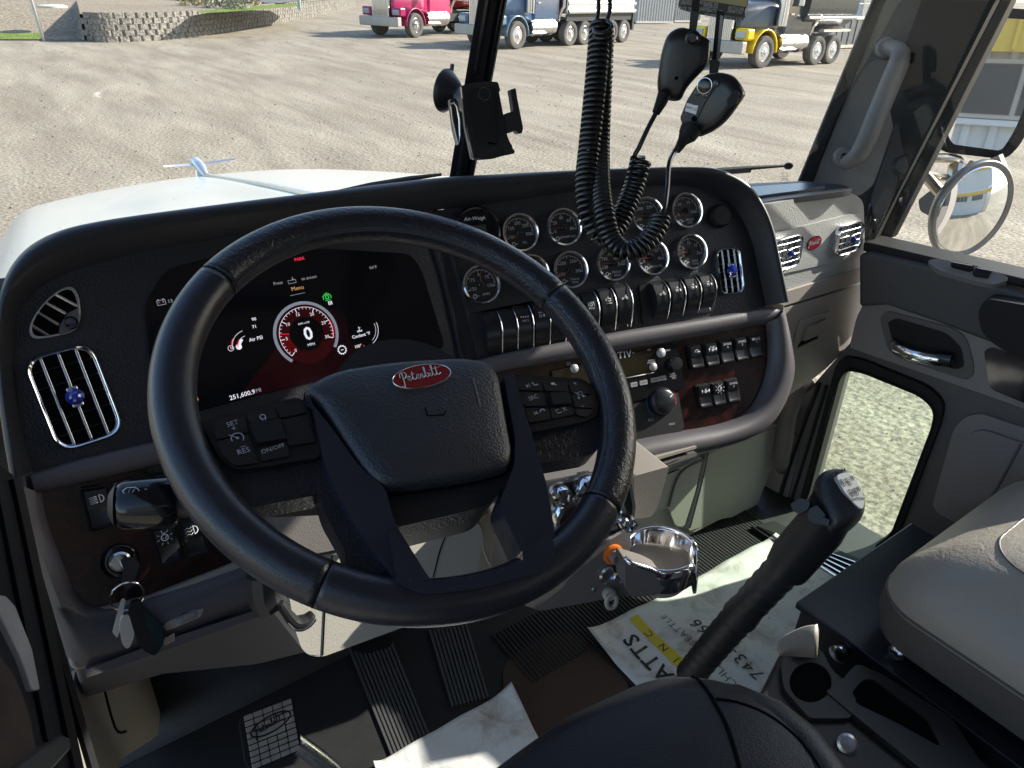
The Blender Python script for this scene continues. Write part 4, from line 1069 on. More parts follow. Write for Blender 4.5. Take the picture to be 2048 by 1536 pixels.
q.tube([P - r * .003 - u * .003, P - r * .003 + u * .003, P + r * .003 + u * .003, P + r * .003 - u * .003], .0004, 4); q.disc(P - r * .004 - u * .003, r, u, n, .0012, 8); q.disc(P + r * .002 - u * .003, r, u, n, .0012, 8); q.tube([P - r * .005 + u * .004, P + r * .005 - u * .004], .0004, 4)
P, r, u, n = (WPP(1105, 768, .0068), Wr, Wu, Wn); q.box(P, r, u, n, .004, .0028, .0001); q.box(P - u * .002 + r * .002, r, u, n, .002, .002, .0001)
q.build('pod_symbols', M['swprint'], p, sharp=180)

# ------------------------------------------------------------------ steering column and stalk
sc = thing('steering_column', 'taupe steering column shroud with a black control stalk under the wheel', 'steering column', wc - Wn * .3)
MB().tube([wc - Wn * .03, wc - Wn * .14], [.075, .060], 28).build('column_neck', M['blk'], sc)
SC = tilted(rel(.27, .66, -.72), 0, 22)
def S(name, pts, w0, w1, m, bev=.01, r=14, par=None, seg=4, surf=None): return slab(name, surf or SC, rr(pts, r), w0, w1, m, par or sc, bev, seg=seg)
S('lower_shroud', [(560, 1090), (600, 1085), (760, 1050), (930, 1020), (968, 1060), (955, 1150), (900, 1220), (640, 1316), (606, 1306), (590, 1260)], -.16, .0, M['taupelt'], .022, 20)
S('upper_shroud', [(528, 1010), (640, 990), (720, 985), (730, 1060), (700, 1100), (590, 1105), (548, 1060)], -.10, .02, M['taupedk'], .03, 24)
seam(on(SC, [(592, 1104), (660, 1092), (716, 1072)], .0225, 4), .0012, M['void'], sc, 'shroud_seam')
seam(on(SC, [(676, 1082), (655, 1150), (645, 1310)], .0008, 4), .0010, M['void'], sc, 'shroud_seam')
seam(on(SC, [(905, 1040), (880, 1100), (865, 1160)], .0008, 4), .0010, M['void'], sc, 'shroud_seam')
# tilt lever under the column
TL = tilted(rel(.2, .60, -.70), 0, 20)
tl = MB().tube(on(TL, [(560, 1205), (575, 1228), (592, 1244), (612, 1240), (626, 1226)], 0, 4), [.007, .009, .010, .010, .010, .011, .011, .011, .012, .012, .012, .012, .011, .010, .009, .008, .006], 10, flat=.6).build('tilt_lever', M['rubber'], sc)
MB().tube(on(TL, [(576, 1240), (594, 1255), (614, 1249), (627, 1234)], .004, 4), .0035, 8).build('lever_edge', M['chromedim'], tl)
MB().tube(on(TL, [(536, 1160), (540, 1200), (552, 1225)], -.02, 4), .02, 10).build('lever_pivot', M['blk'], sc)
# stalk
ST = Pl(wc - Wn * .055, Wn, Wr)
stk = MB().tube(on(ST, [(236, 1010), (248, 1009), (344, 1004), (352, 1003)], 0), [.0175, .0205, .0225, .020], 20).build('control_stalk', M['blkgloss'], sc, sharp=50)
MB().tube(on(ST, [(218, 1011), (232, 1010), (236, 1010)], 0), [.010, .019, .016], 10).build('stalk_knob', M['blk'], stk, sharp=30)
MB().tube(on(ST, [(350, 1003), (420, 1002), (560, 1005), (640, 1000)], 0), [.015, .013, .013, .014], 14).build('stalk_arm', M['blk'], stk)
MB().tube(on(ST, [(262, 975), (345, 968)], .013), .0012, 5).build('stalk_groove', M['void'], stk)
cpt = C0 + (ST(275, 985) - C0) * .985
d_ = (cpt - C0).normalized(); sr = (ST(345, 1004) - ST(248, 1009)).normalized(); su = -(sr.cross(d_)).normalized()
if su.z < 0: su = -su
Ps = ST(262, 986) + (C0 - ST(262, 986)).normalized() * .0225
q = MB()
q.tube([Ps + sr * x + su * y for x, y in ((-.006, .002), (-.003, .0045), (.003, .0045), (.006, .002), (.003, -.003), (-.003, -.003), (-.006, .002))], .0004, 4)
q.tube([Ps + sr * .0 - su * .001, Ps + su * .0035 + sr * .003], .0004, 4); q.tube([Ps - sr * .003 - su * .004, Ps - sr * .001 + su * .003], .0003, 4)
q.add([Ps + sr * .010 + su * .003, Ps + sr * .010 - su * .001, Ps + sr * .018 + su * .001], [(0, 1, 2)])
q.build('stalk_symbol', M['white'], stk, sharp=180)
# ------------------------------------------------------------------ below the dashboard
def at(px, py, t): return C0 + ray(px, py) * t
lc = thing('lower_console', 'taupe lower centre console with knobs and chrome cup holder below the dashboard', 'console', at(1215, 1148, 1.05))
FW = tilted(FLR(1460, 1045) + Vector((0, .02, 0)), 0, 3)
slab('firewall_trim', FW, [(1180, 860), (1600, 800), (1560, 860), (1535, 930), (1508, 1000), (1490, 1052), (1330, 1110), (1180, 1150)], -.02, 0, M['grtaupe'], cab, .004)
slab('side_trim', FW, rr([(1405, 905), (1560, 845), (1536, 930), (1508, 1004), (1488, 1030), (1452, 1030), (1432, 1034), (1380, 1060), (1368, 1054), (1392, 960)], 10), -.01, .012, M['grtaupe'], cab, .004)
slab('side_trim', FW, rr([(1275, 985), (1300, 955), (1400, 910), (1384, 980), (1362, 1050), (1345, 1048), (1330, 1010), (1275, 1030)], 8), -.01, .010, M['grtaupe'], cab, .004)
for p in (((1408, 900), (1396, 958), (1372, 1050)), ((1330, 1008), (1352, 942), (1400, 914))): seam(on(FW, p, .012, 4), .0025, M['doordark'], cab, 'trim_gap')
NB = tilted(at(1300, 930, 1.22), 12, 20)
slab('knee_panel', NB, rr([(980, 1000), (1130, 972), (1300, 936), (1400, 906), (1404, 914), (1340, 936), (1290, 985), (1268, 1010), (1270, 1060), (1000, 1080)], 6), -.03, -.012, M['taupedk'], cab, .003)
slab('knee_shelf', NB, rr([(1000, 988), (1270, 930), (1400, 894), (1398, 899), (1270, 937), (1010, 996)], 2), -.03, -.008, M['taupe'], cab, .003)
slab('knee_recess', NB, rr([(1010, 1004), (1270, 948), (1370, 918), (1340, 930), (1270, 956), (1010, 1012)], 3), -.03, -.010, M['taupedk'], cab, .002)
K = tilted(at(1215, 1148, 1.03), 18, 12)
def kslab(name, pts, w0, w1, m, par=None, bev=.004, r=6, holes=(), seg=3): return slab(name, K, rr(pts, r), w0, w1, m, par or lc, bev, holes=holes, seg=seg)
kslab('console_body', [(1085, 962), (1262, 928), (1268, 990), (1262, 1060), (1258, 1130), (1300, 1168), (1336, 1174, 10), (1312, 1190, 14), (1240, 1192), (1170, 1206), (1080, 1222), (1020, 1200), (1040, 1100)], -.10, 0, M['taupedk'], bev=.010, seg=4)
kslab('console_side', [(1274, 958), (1346, 938), (1322, 1020), (1310, 1040), (1276, 1045)], -.12, -.010, M['taupe'], bev=.014)
ov = kslab('control_oval', [(1092, 965, 20), (1180, 942, 20), (1258, 950, 16), (1268, 1010), (1262, 1050, 20), (1190, 1090, 30), (1110, 1085, 20)], -.005, .006, M['chromedim'], bev=.003)
kslab('oval_face', [(1098, 970, 18), (1180, 949, 18), (1252, 956, 14), (1261, 1010), (1256, 1046, 16), (1190, 1082, 26), (1114, 1078, 18)], .0, .0075, M['blkgloss'], par=ov, bev=.001)
for (x, y, R) in ((1118, 985, .015), (1172, 975, .022), (1142, 1030, .034), (1215, 1022, .024), (1250, 1040, .012)):
    P, r, u, n = K.frame(x, y, .007)
    o = MB().lathe(P, n, [(R, 0), (R, .006), (R * .86, .012), (R * .6, .012), (R * .5, .008), (0, .008)], 28).build('valve_knob', M['chrome'], lc, sharp=40)
    if R > .03:
        MB().lathe(P, n, [(R * .70, .010), (R * .70, .0125), (R * .4, .0130), (R * .4, .011)], 24).build('valve_ring', M['blkgloss'], o)
        MB().lathe(P, n, [(R * .38, .009), (R * .3, .012), (0, .0125)], 20).build('lens', M['jewel'], o)
    else:
        for k in range(6):
            a = k * PI / 3; MB().tube([P + n * .0125 + (r * math.cos(a) + u * math.sin(a)) * R * .55, P + n * .0125 + (r * math.cos(a) + u * math.sin(a)) * R * .9], R * .10, 6).build('grip', M['blkgloss'], o)
text('lettering', 'EngBrk', K.frame(1146, 984, .009), .008, M['dimwhite'], ov)
P, r, u, n = K.frame(1226, 1108, .0)
kn = MB().lathe(P, n, [(.0155, 0), (.0155, .003), (.012, .004), (.012, .003), (0, .003)], 28).build('amber_knob', M['amber'], lc, sharp=40)
MB().lathe(P - u * .002 + r * .002, n, [(.0095, .003), (.0100, .010), (.008, .014), (.005, .013), (0, .012)], 24).build('knob_body', M['doorgrey'], kn, sharp=40)
MB().box(P - u * .002 + r * .002 + n * .013, r, u, n, .004, .013, .004).build('pointer', M['blkgloss'], kn, bevel=.001)
P, r, u, n = K.frame(1215, 1148, .0)
MB().lathe(P, n, [(.0145, 0), (.0145, .004), (.011, .006), (.0105, .002), (0, .002)], 28).build('power_socket', M['chromedim'], lc, sharp=40)
P, r, u, n = K.frame(1216, 1190, .0)
pk = MB().lathe(P + u * .004, n, [(.010, 0), (.0105, .006), (.008, .009), (.005, .008), (0, .007)], 20).build('pull_knob', M['taupelt'], lc, sharp=40)
MB().tube([P + n * .008 + r * (math.cos(t) * .008 + .002) + u * (math.sin(t) * .011 - .006) for t in [2 * PI * k / 24 for k in range(24)]], .0035, 8, closed=True).build('pull_ring', M['taupelt'], pk)
for x in (1188, 1244): 
    P, r, u, n = K.frame(x, 1172 + (x - 1216) * -.25, 0); MB().lathe(P, n, [(.004, 0), (.003, .002), (0, .002)], 12).build('screw', M['steel'], lc)
# chrome cup holder: open cup inside a rounded collar
ccx = at(1322, 1094, 1.035)
up_ = Vector((0, .10, 1)).normalized()
ch = thing('cup_holder', 'chrome cup holder on the right side of the lower console', 'cup holder', ccx)
q = MB(); RC = .046
rows = []
for R, h in ((RC + .006, -.042), (RC + .010, -.02), (RC + .010, -.004), (RC + .007, 0), (RC + .002, .0), (RC, -.003), (RC - .004, -.035), (RC - .014, -.058), (.0, -.060)):
    row = []
    for k in range(48):
        a = 2 * PI * k / 48
        hh = h
        # open notch toward the seats
        g = math.exp(-((((a - 5.35 + PI) % (2 * PI)) - PI) / .30) ** 4)
        if h > -.045: hh = h - g * .048 * (1 if h > -.03 else .6)
        A = Vector((1, 0, 0)); B = up_.cross(A)
        row.append(ccx + (A * math.cos(a) + B * math.sin(a)) * R + up_ * hh)
    rows.append(row)
MB().grid(rows, closed=True).build('cup', M['chrome'], ch, sharp=60)
MB().lathe(ccx, up_, [(RC - .016, -.066), (RC - .008, -.062), (RC + .003, -.045), (RC + .006, -.036), (RC + .0, -.034)], 40).build('cup_body', M['taupe'], ch, sharp=50)
q = MB()
K2 = tilted(at(1290, 1160, .988), 25, 14)
slab('front_face', K2, rr([(1250, 1122, 6), (1300, 1137, 10), (1326, 1150, 6), (1332, 1174, 8), (1316, 1190, 10), (1262, 1195, 8), (1250, 1170, 8)], 6), -.04, 0, M['taupedk'], lc, .004, seg=3)
MB().tube([K2(x, y, w) for x, y, w in ((1250, 1118, -.004), (1262, 1125, .002), (1298, 1136, .002), (1322, 1148, .0), (1328, 1160, -.002), (1332, 1178, -.004), (1344, 1184, -.012), (1352, 1180, -.02))], .0036, 10).build('lip', M['chrome'], ch, sharp=180)
# brake pedal with ribbed rubber pad
pdl = thing('brake_pedal', 'black rubber brake pedal with square treads and an oval emblem', 'pedal', at(540, 1460, 1.06))
PD = tilted(at(540, 1460, 1.06), -3, 50)
pq = [(480, 1432, 12), (582, 1390, 12), (602, 1490, 12), (505, 1545, 12)]
slab('pad', PD, rr([(478, 1442, 14), (492, 1424, 10), (572, 1391, 10), (592, 1402, 12), (603, 1488, 14), (588, 1512, 10), (512, 1546, 10), (492, 1530, 14)], 10), -.012, .0, M['rubber'], pdl, .003)
f = quadmap(PD, [(486, 1432), (582, 1396), (600, 1500), (504, 1540)])
q = MB()
for i in range(5):
    for j in range(9):
        if 1 <= i <= 3 and 3 <= j <= 4: continue
        s0, s1, t0, t1 = i / 5 + .010, (i + 1) / 5 - .010, j / 9 + .009, (j + 1) / 9 - .009
        q.slab(PD, [tuple(f(s0, t0)), tuple(f(s1, t0)), tuple(f(s1, t1)), tuple(f(s0, t1))], -.001, .004)
q.build('tread', mat('lit_tread_rubber', (.26, .235, .21), .5, var=.3, vscale=60), pdl, bevel=.0008)  # pale treads: light from the open door put into the colour
slab('centre_plate', PD, rr([tuple(f(.22, .345)), tuple(f(.78, .345)), tuple(f(.78, .545)), tuple(f(.22, .545))], 3), -.001, .0035, bpy.data.materials['lit_tread_rubber'], pdl, .001)
P, r, u, n = PD.frame(541, 1448, .004)
rot = math.radians(12)
MB().tube([P + r * math.cos(t) * .030 + u * (math.sin(t) * .011) for t in [2 * PI * k / 36 for k in range(36)]], .0012, 5, closed=True).build('oval', M['rubber'], pdl)
cursive(SCRIPT, P - u * .003, r, u, .0033, .0008).build('script', M['rubber'], pdl)
MB().tube([PD(590, 1480, -.015), at(640, 1520, 1.10), at(700, 1570, 1.13)], [.013, .014, .014], 12).build('pedal_arm', M['chromedim'], pdl)
# ribbed foot areas moulded in the floor mat
def ribs(name, q4, n, m, w=.0045, half=.32, pl_=FLR, par=None):
    q = MB()
    for i in range(n):
        s0, s1 = (i + .5 - half) / n, (i + .5 + half) / n
        f_ = quadmap(pl_, q4)
        q.slab(pl_, [tuple(f_(s0, 0)), tuple(f_(s1, 0)), tuple(f_(s1, 1)), tuple(f_(s0, 1))], .0005, w)
    return q.build(name, m, par or cab, bevel=0)
M['rib'] = mat('ribbed_mat', (.06, .06, .062), .5)
ribs('heel_pad', [(694, 1296), (786, 1284), (864, 1478), (784, 1520)], 11, M['rib'])
ribs('heel_pad', [(856, 1262), (936, 1250), (980, 1396), (902, 1416)], 10, M['rib'])
slab('heel_pad_oval', FLR, rr([(700, 1290), (740, 1275), (790, 1278), (780, 1298), (735, 1310), (702, 1304)], 10), .0005, .006, M['rubber'], cab, .001)
q = MB()
for i in range(84):
    x = .58 + i * .0092; q.wbox(x, x + .0052, (.50 if x > .73 else .70), .84, 2.5 + FZ + .0004, 2.5 + FZ + .0042)
q.build('mat_ribs', M['mat'], cab)
slab('worn_mat_patch', FLR, rr([(1080, 1275), (1160, 1268), (1262, 1372), (1230, 1420), (1080, 1520), (1010, 1470), (1005, 1330)], 22), .0004, .003, M['wornmat'], cab, .001)
q = MB()
for i in range(5): q.slab(FLR, [(1512 + i * 7, 1062 + i * 3), (1516 + i * 7, 1064 + i * 3), (1700 + i * 10, 1182 - i * 9), (1694 + i * 10, 1182 - i * 9)], .001, .018)
q.build('door_sill_ribs', M['chromedim'], cab)
slab('door_sill', FLR, [(1500, 1060), (1545, 1050), (1790, 1160), (1700, 1200)], .0002, .014, M['rubber'], cab, .002)
# left kick panel
KPN = Pl(rel(-.07, .9, -.9), (1, -.15, .12), (.15, 1, 0))
slab('kick_panel', KPN, rr([(150, 1340), (330, 1275), (322, 1400), (318, 1470), (240, 1520), (230, 1580), (120, 1620)], 10), -.02, 0, M['taupe'], cab, .008)
seam(on(KPN, [(200, 1352), (228, 1455), (250, 1464)], .001, 4), .002, M['void'], cab, 'trim_gap')
slab('knee_bolster', tilted(rel(.1, .80, -.8), 0, -8), [(150, 1338), (300, 1292), (520, 1216), (640, 1150), (640, 1300), (520, 1330), (330, 1350), (170, 1400)], -.02, 0, M['doordark'], cab, .006)
slab('under_cover', tilted(rel(.4, .98, -.8), 0, 0), [(500, 1000), (1120, 930), (1120, 1150), (900, 1200), (520, 1240)], -.02, 0, M['taupedk'], cab, .006)
UC = tilted(rel(.4, .86, -.72), 0, 8)
slab('column_side_panel', UC, rr([(860, 1060), (900, 1035), (1040, 1010), (1060, 1110), (1030, 1160), (870, 1180)], 10), -.02, 0, M['taupe'], cab, .006)
seam(on(UC, [(940, 1030), (962, 1060), (966, 1100), (990, 1150)], .001, 5), .0018, M['taupelt'], cab, 'trim_bead')
P, r, u, n = UC.frame(1030, 1130, .01); MB().lathe(P, n, [(.012, -.01), (.012, .004), (.008, .010), (0, .011)], 16).build('chrome_button', M['chrome'], cab)

# ------------------------------------------------------------------ keys in the ignition
kr = thing('key_ring', 'key with ring, silver tag and black remote hanging from the ignition', 'keys', DL(242, 1160, .03))
def kp(x, y, w=.030): return DL(x, y, w)
KS = lambda x, y, w: DL(x, y, .030 + w)
MB().slab(KS, rr([(237, 1112), (268, 1106), (276, 1120), (262, 1160), (250, 1168), (242, 1160), (238, 1150), (246, 1128)], 5), -.006, .006).build('key_head', M['blk'], kr, bevel=.003)
MB().tube([DL(246, 1120, .006), DL(248, 1124, .03)], .004, 8).build('key_blade', M['chrome'], kr)
P, r, u, n = DL.frame(251, 1181, .034)
MB().tube([P + r * math.cos(t) * .0185 + (u * .95 + n * .3) * math.sin(t) * .0185 for t in [2 * PI * k / 40 for k in range(40)]], .0011, 8, closed=True).build('split_ring', M['chrome'], kr)
MB().slab(KS, rr([(240, 1185), (248, 1185), (240, 1240), (232, 1262), (222, 1250), (232, 1212)], 5), .002, .0045).build('key', M['chromedim'], kr, bevel=.0005)
tg = MB().slab(KS, rr([(238, 1222, 9), (250, 1212, 9), (262, 1225, 9), (266, 1258, 12), (252, 1284, 10), (240, 1270, 10), (236, 1240, 9)], 9), .005, .0075).build('silver_tag', M['chrome'], kr, bevel=.0008)
fb = MB().slab(KS, rr([(258, 1190), (275, 1186), (306, 1222), (326, 1244), (318, 1275), (304, 1294), (286, 1286), (270, 1268), (252, 1208)], 7), .000, .012).build('remote', M['blkgloss'], kr, bevel=.003)
MB().slab(KS, rr([(286, 1205), (322, 1240), (316, 1280), (300, 1262), (284, 1225)], 5), .0118, .0125).build('remote_window', mat('teal_black', (.004, .02, .025), .12), fb)

# ------------------------------------------------------------------ gear shifter
gs = thing('gear_shifter', 'black gear lever with wrapped leather boot and silver topped knob', 'gear lever', FLR(1385, 1345))
K0 = at(1672, 1010, .80); B0 = at(1372, 1352, 1.18)
def lv(t, sag=.0): return B0.lerp(K0, t)
pts = []; rad = []
for i in range(60):
    t = i / 59
    pts.append(at(1380 + (1598 - 1380) * t - 14 * math.sin(PI * t), 1350 + (1105 - 1350) * t + 10 * math.sin(PI * t), 1.12 + (.86 - 1.12) * t))
    rad.append(.0225 + .0008 * math.sin(i * 1.7) + (.002 if 30 < i < 34 else 0))
MB().tube(pts, rad, 18).build('lever_boot', mat('boot_leather', (.016, .016, .018), .5, bump=('noise', 120, .25, .003)), gs, sharp=180)
MB().tube([at(1575, 1135, .885), at(1590, 1112, .87), at(1640, 1055, .83), at(1668, 1010, .80)], [.0265, .0285, .0280, .026], 22).build('lever_sleeve', M['blk'], gs, sharp=60)
KN = Pl(K0, (C0 - K0).normalized() + Vector((.15, .05, .25)), (1, -.5, 0))
ko = rr([(1626, 968, 16), (1640, 942, 16), (1672, 934, 20), (1704, 944, 16), (1722, 975, 16), (1733, 1008, 12), (1728, 1030, 12), (1700, 1056, 18), (1668, 1072, 14), (1650, 1060, 12), (1638, 1030, 14), (1628, 1000, 14)], 14)
kx, ky = 1682, 1000
rows = []
for k, w in ((.55, -.052), (.85, -.045), (.97, -.032), (1.0, -.018), (.99, -.006), (.94, .004), (.84, .011), (.65, .015), (.35, .017), (0, .017)):
    rows.append([KN(kx + (x - kx) * k, ky + (y - ky) * k, w) for x, y in ko])
kb = MB().grid(rows, closed=True).build('knob', mat('knob_leather', (.012, .012, .014), .38, bump=('vor', 600, .3, .001)), gs, sharp=180)
pl_o = rr([(1668, 952, 10), (1696, 945, 10), (1714, 968, 10), (1726, 1004, 10), (1722, 1022, 8), (1708, 1012, 8), (1684, 984, 10)], 8)
KT = Pl(KN(1698, 980, .014), KN.n + CX * .35, (1, -.5, 0))
pt_ = MB().slab(KT, pl_o, -.004, .004).build('shift_plate', mat('silver_plate', (.40, .42, .44), .35, .3), kb, bevel=.0015)
q = MB()
for (x, y, s_) in ((1680, 965, 'R'), (1690, 963, '2'), (1701, 958, '4'), (1683, 971, '1'), (1695, 969, '3'), (1697, 985, 'L'), (1706, 983, '6'), (1713, 980, '8'), (1700, 991, '5'), (1709, 989, '7')):
    P, r, u, n = KT.frame(x, y, .0044); q.disc(P, r, u, n, .0028, 10, r2=.0022)
    t = text_mb(s_, P, r, u, .0042, bold=.0002); q.add(t.v, t.f)
P, r, u, n = KT.frame(1713, 1000, .0044); t = text_mb('EATON', P, r, u, .0045, bold=.0001, rot=0) if False else text_mb('EATON', P, r, u, .0045, bold=.0001); q.add(t.v, t.f)
q.build('shift_pattern', M['black_print'], pt_, sharp=180)
q = MB(); P, r, u, n = KN.frame(1672, 951, .0132)
t = text_mb('EATON', P, (r + u * .1).normalized(), (u - n * .55).normalized(), .0055, bold=.0004); q.add(t.v, t.f); q.build('embossing', M['blkgloss'], kb, sharp=180)
GP = Pl(K0 + (C0 - K0).normalized() * .02, (C0 - K0), (1, -.5, 0))
for o_, w_ in (([(1580, 1008, 5), (1600, 996, 5), (1620, 1002, 5), (1618, 1018, 6), (1600, 1028, 6), (1588, 1024, 5)], .010), ([(1618, 1018, 4), (1634, 1010, 4), (1652, 1030, 5), (1640, 1050, 5), (1622, 1044, 6), (1614, 1034, 4)], .012), ([(1640, 1032, 3), (1660, 1040, 3), (1656, 1052, 3), (1640, 1048, 3)], .014)):
    slab('splitter_switch', GP, rr(o_, 4), -.030, w_ - .008, mat('grey_switch', (.018, .018, .022), .45), gs, .007, seg=5)
# low console box on the tunnel at the foot of the lever is hidden by the driver seat

# ------------------------------------------------------------------ paper mats
def paper():
    m = mat('paper_floor_mat', (.62, .62, .60), .75)
    nt = m.node_tree; N = nt.nodes; L = nt.links; b = N['Principled BSDF']
    tc = N.new('ShaderNodeTexCoord'); nz = N.new('ShaderNodeTexNoise'); nz.inputs['Scale'].default_value = 14; nz.inputs['Detail'].default_value = 9; nz.inputs['Roughness'].default_value = .7; nz.inputs['Distortion'].default_value = .6
    r = N.new('ShaderNodeValToRGB'); r.color_ramp.elements[0].position = .30; r.color_ramp.elements[0].color = (.36, .31, .23, 1); r.color_ramp.elements[1].position = .50; r.color_ramp.elements[1].color = (.64, .64, .62, 1)
    L.new(tc.outputs['Object'], nz.inputs['Vector']); L.new(nz.outputs[0], r.inputs[0]); L.new(r.outputs[0], b.inputs['Base Color'])
    bn = N.new('ShaderNodeBump'); bn.inputs['Strength'].default_value = .4; bn.inputs['Distance'].default_value = .006; n2 = N.new('ShaderNodeTexNoise'); n2.inputs['Scale'].default_value = 22
    L.new(tc.outputs['Object'], n2.inputs['Vector']); L.new(n2.outputs[0], bn.inputs['Height']); L.new(bn.outputs[0], b.inputs['Normal'])
    return m
M['paper'] = paper()
pm = thing('paper_floor_mat', 'printed white paper floor mat with a yellow bar beside the gear lever', 'paper mat', FLR(1400, 1220), 'paper floor mats')
def pz(P):
    x, y = P.x, P.y
    return 2.5 + FZ + .0105 + .0030 * math.sin(17 * x + 9 * y) + .0022 * math.sin(31 * y - 12 * x + 1) + .0012 * math.sin(70 * x + 40 * y)
def sheet(name, A, B, D, L, par, n=44, curl=.02, extra=None):
    u = B - A; v = (D - A).normalized() * L; rows = []
    for i in range(n + 1):
        row = []
        for j in range(n + 1):
            s_, t_ = i / n, j / n; P = A + u * s_ + v * t_
            P.z = pz(P) + curl * (max(0, 1 - (s_ * u.length) / .05) ** 2 * max(0, 1 - t_ * L / .09) + .5 * max(0, (s_ - .93) / .07) ** 2 * max(0, 1 - t_ * 3))
            row.append(P)
        rows.append(row)
    return MB().grid(rows).build(name, M['paper'], par, sharp=180, solid=.0006)
sheet('sheet', FLR(1172, 1276), FLR(1548, 1078), FLR(1265, 1368), .46, pm)
tdir = (FLR(1262, 1272) - FLR(1345, 1358)).normalized()
tup = Vector((0, 0, 1)).cross(tdir)
if (FLR(1200, 1300) - FLR(1250, 1260)).dot(tup) < 0: tup = -tup
def mt(name, s, x, y, size, m, par, **k):
    P = FLR(x, y, .0068); t = text_mb(s, P, tdir, tup, size, **k)
    for v in t.v: v.z = pz(v) + .0012
    return t.build(name, m, par, sharp=180)
mt('lettering', 'BEATTS', 1314, 1342, .048, M['black_print'], pm, spacing=1.1, bold=.0008)
yb = MB(); c_ = FLR(1327, 1305, .0066); yb.grid([[c_ + tdir * (.19 * (a / 24 - .5)) + tup * (.024 * (b / 4 - .5)) for b in range(5)] for a in range(25)])
for v in yb.v: v.z = pz(v) + .0006
yb.build('yellow_bar', mat('yellow_print', (.62, .50, .03), .6), pm)
mt('lettering', 'I   N   C', 1322, 1300, .024, M['black_print'], pm, spacing=1.1)
mt('lettering', 'SEATTLE', 1355, 1268, .022, mat('dim_print', (.12, .13, .13), .6), pm, spacing=1.15)
mt('lettering', '66', 1398, 1262, .042, M['black_print'], pm)
mt('lettering', '743-', 1490, 1335, .040, M['black_print'], pm, spacing=1.1)
mt('lettering', 'RICHLAND', 1440, 1352, .024, bpy.data.materials['dim_print'], pm)
pm2 = tag(sheet('paper_floor_mat', FLR(1022, 1384), FLR(748, 1536), FLR(1072, 1478), .34, None), 'stained blank paper floor mat on the driver side floor by the brake pedal', 'paper mat', 'paper floor mats')
# ------------------------------------------------------------------ seats
def cushion(par, name, m, px, z, prof, c):
    HP = Pl(rel(0, 0, z), (0, 0, 1), (1, 0, 0))
    rows = []
    for k, w in prof: rows.append([HP(c[0] + (x - c[0]) * k, c[1] + (y - c[1]) * k, w) for x, y in px])
    return MB().grid(rows, closed=True).build(name, m, par, sharp=180), HP
ds = thing('driver_seat', 'black leather driver seat cushion in the foreground below the wheel', 'seat', rel(.28, .05, -.66))
so_ = cr([Vector(p) for p in ((860, 1620), (975, 1540), (1040, 1492), (1130, 1430), (1220, 1385), (1300, 1353), (1372, 1345), (1450, 1356), (1530, 1390), (1620, 1452), (1712, 1545), (1800, 1700), (1780, 2300), (1300, 2600), (700, 2400), (560, 1900))], 8, closed=True)
so_ = [(p.x, p.y) for p in so_]
cu, HP = cushion(ds, 'seat_cushion', M['leather'], so_, -.66, ((.97, -.15), (.992, -.10), (1.0, -.055), (.998, -.020), (.985, .0), (.955, .012), (.90, .018), (.7, .024), (.4, .026), (0, .026)), (1250, 1950))
SPROF = ((0, .026), (.4, .026), (.7, .024), (.90, .018), (.955, .012), (.985, .0), (.998, -.020), (1.0, -.055), (9, -.055))
def seath(px, py):
    dx, dy = px - 1250, py - 1950; d = math.hypot(dx, dy); best = -1; rad_ = 1
    for x, y in so_:
        e = math.hypot(x - 1250, y - 1950); c = ((x - 1250) * dx + (y - 1950) * dy) / (e * d)
        if c > best: best = c; rad_ = e
    k = d / rad_
    for (a, b), (c, e) in zip(SPROF[:-1], SPROF[1:]):
        if a <= k <= c: return b + (e - b) * (k - a) / (c - a)
def st(pts, w, r=.0016, n=6, m=None): return seam([HP(p[0], p[1], seath(p[0], p[1])) for p in cr([Vector(q) for q in pts], n)], r, m or M['void'], ds, 'seam')
st([(1383, 1350), (1392, 1372), (1418, 1420), (1446, 1480), (1468, 1560), (1480, 1640)], .0175, .0022)
st([(1426, 1421), (1470, 1427), (1530, 1450), (1590, 1500), (1640, 1580), (1660, 1660)], .021, .0018)
# raised bolster roll on the right side
MB().tube([HP(x, y, seath(x, y) - w) for x, y, w in ((1405, 1385, .016), (1470, 1402, .020), (1540, 1436, .022), (1600, 1488, .022), (1645, 1560, .022), (1680, 1680, .022))], [.014, .024, .029, .031, .031, .031], 16, flat=.8, ref=(0, 0, 1)).build('side_bolster', M['leather'], ds, sharp=180)
q = MB()
for k in range(46):
    a = HP(1384, 1352, .020); 
    f0 = k / 46; f1 = (k + .55) / 46
    pl2 = resample([HP(p[0] + 6, p[1], seath(p[0] + 6, p[1]) + .0003) for p in cr([Vector(v) for v in ((1383, 1350), (1392, 1372), (1418, 1420), (1446, 1480), (1468, 1560))], 6)], 93)
    q.tube([pl2[2 * k], pl2[2 * k + 1]], .0006, 4)
q.build('stitching', M['thread'], ds)

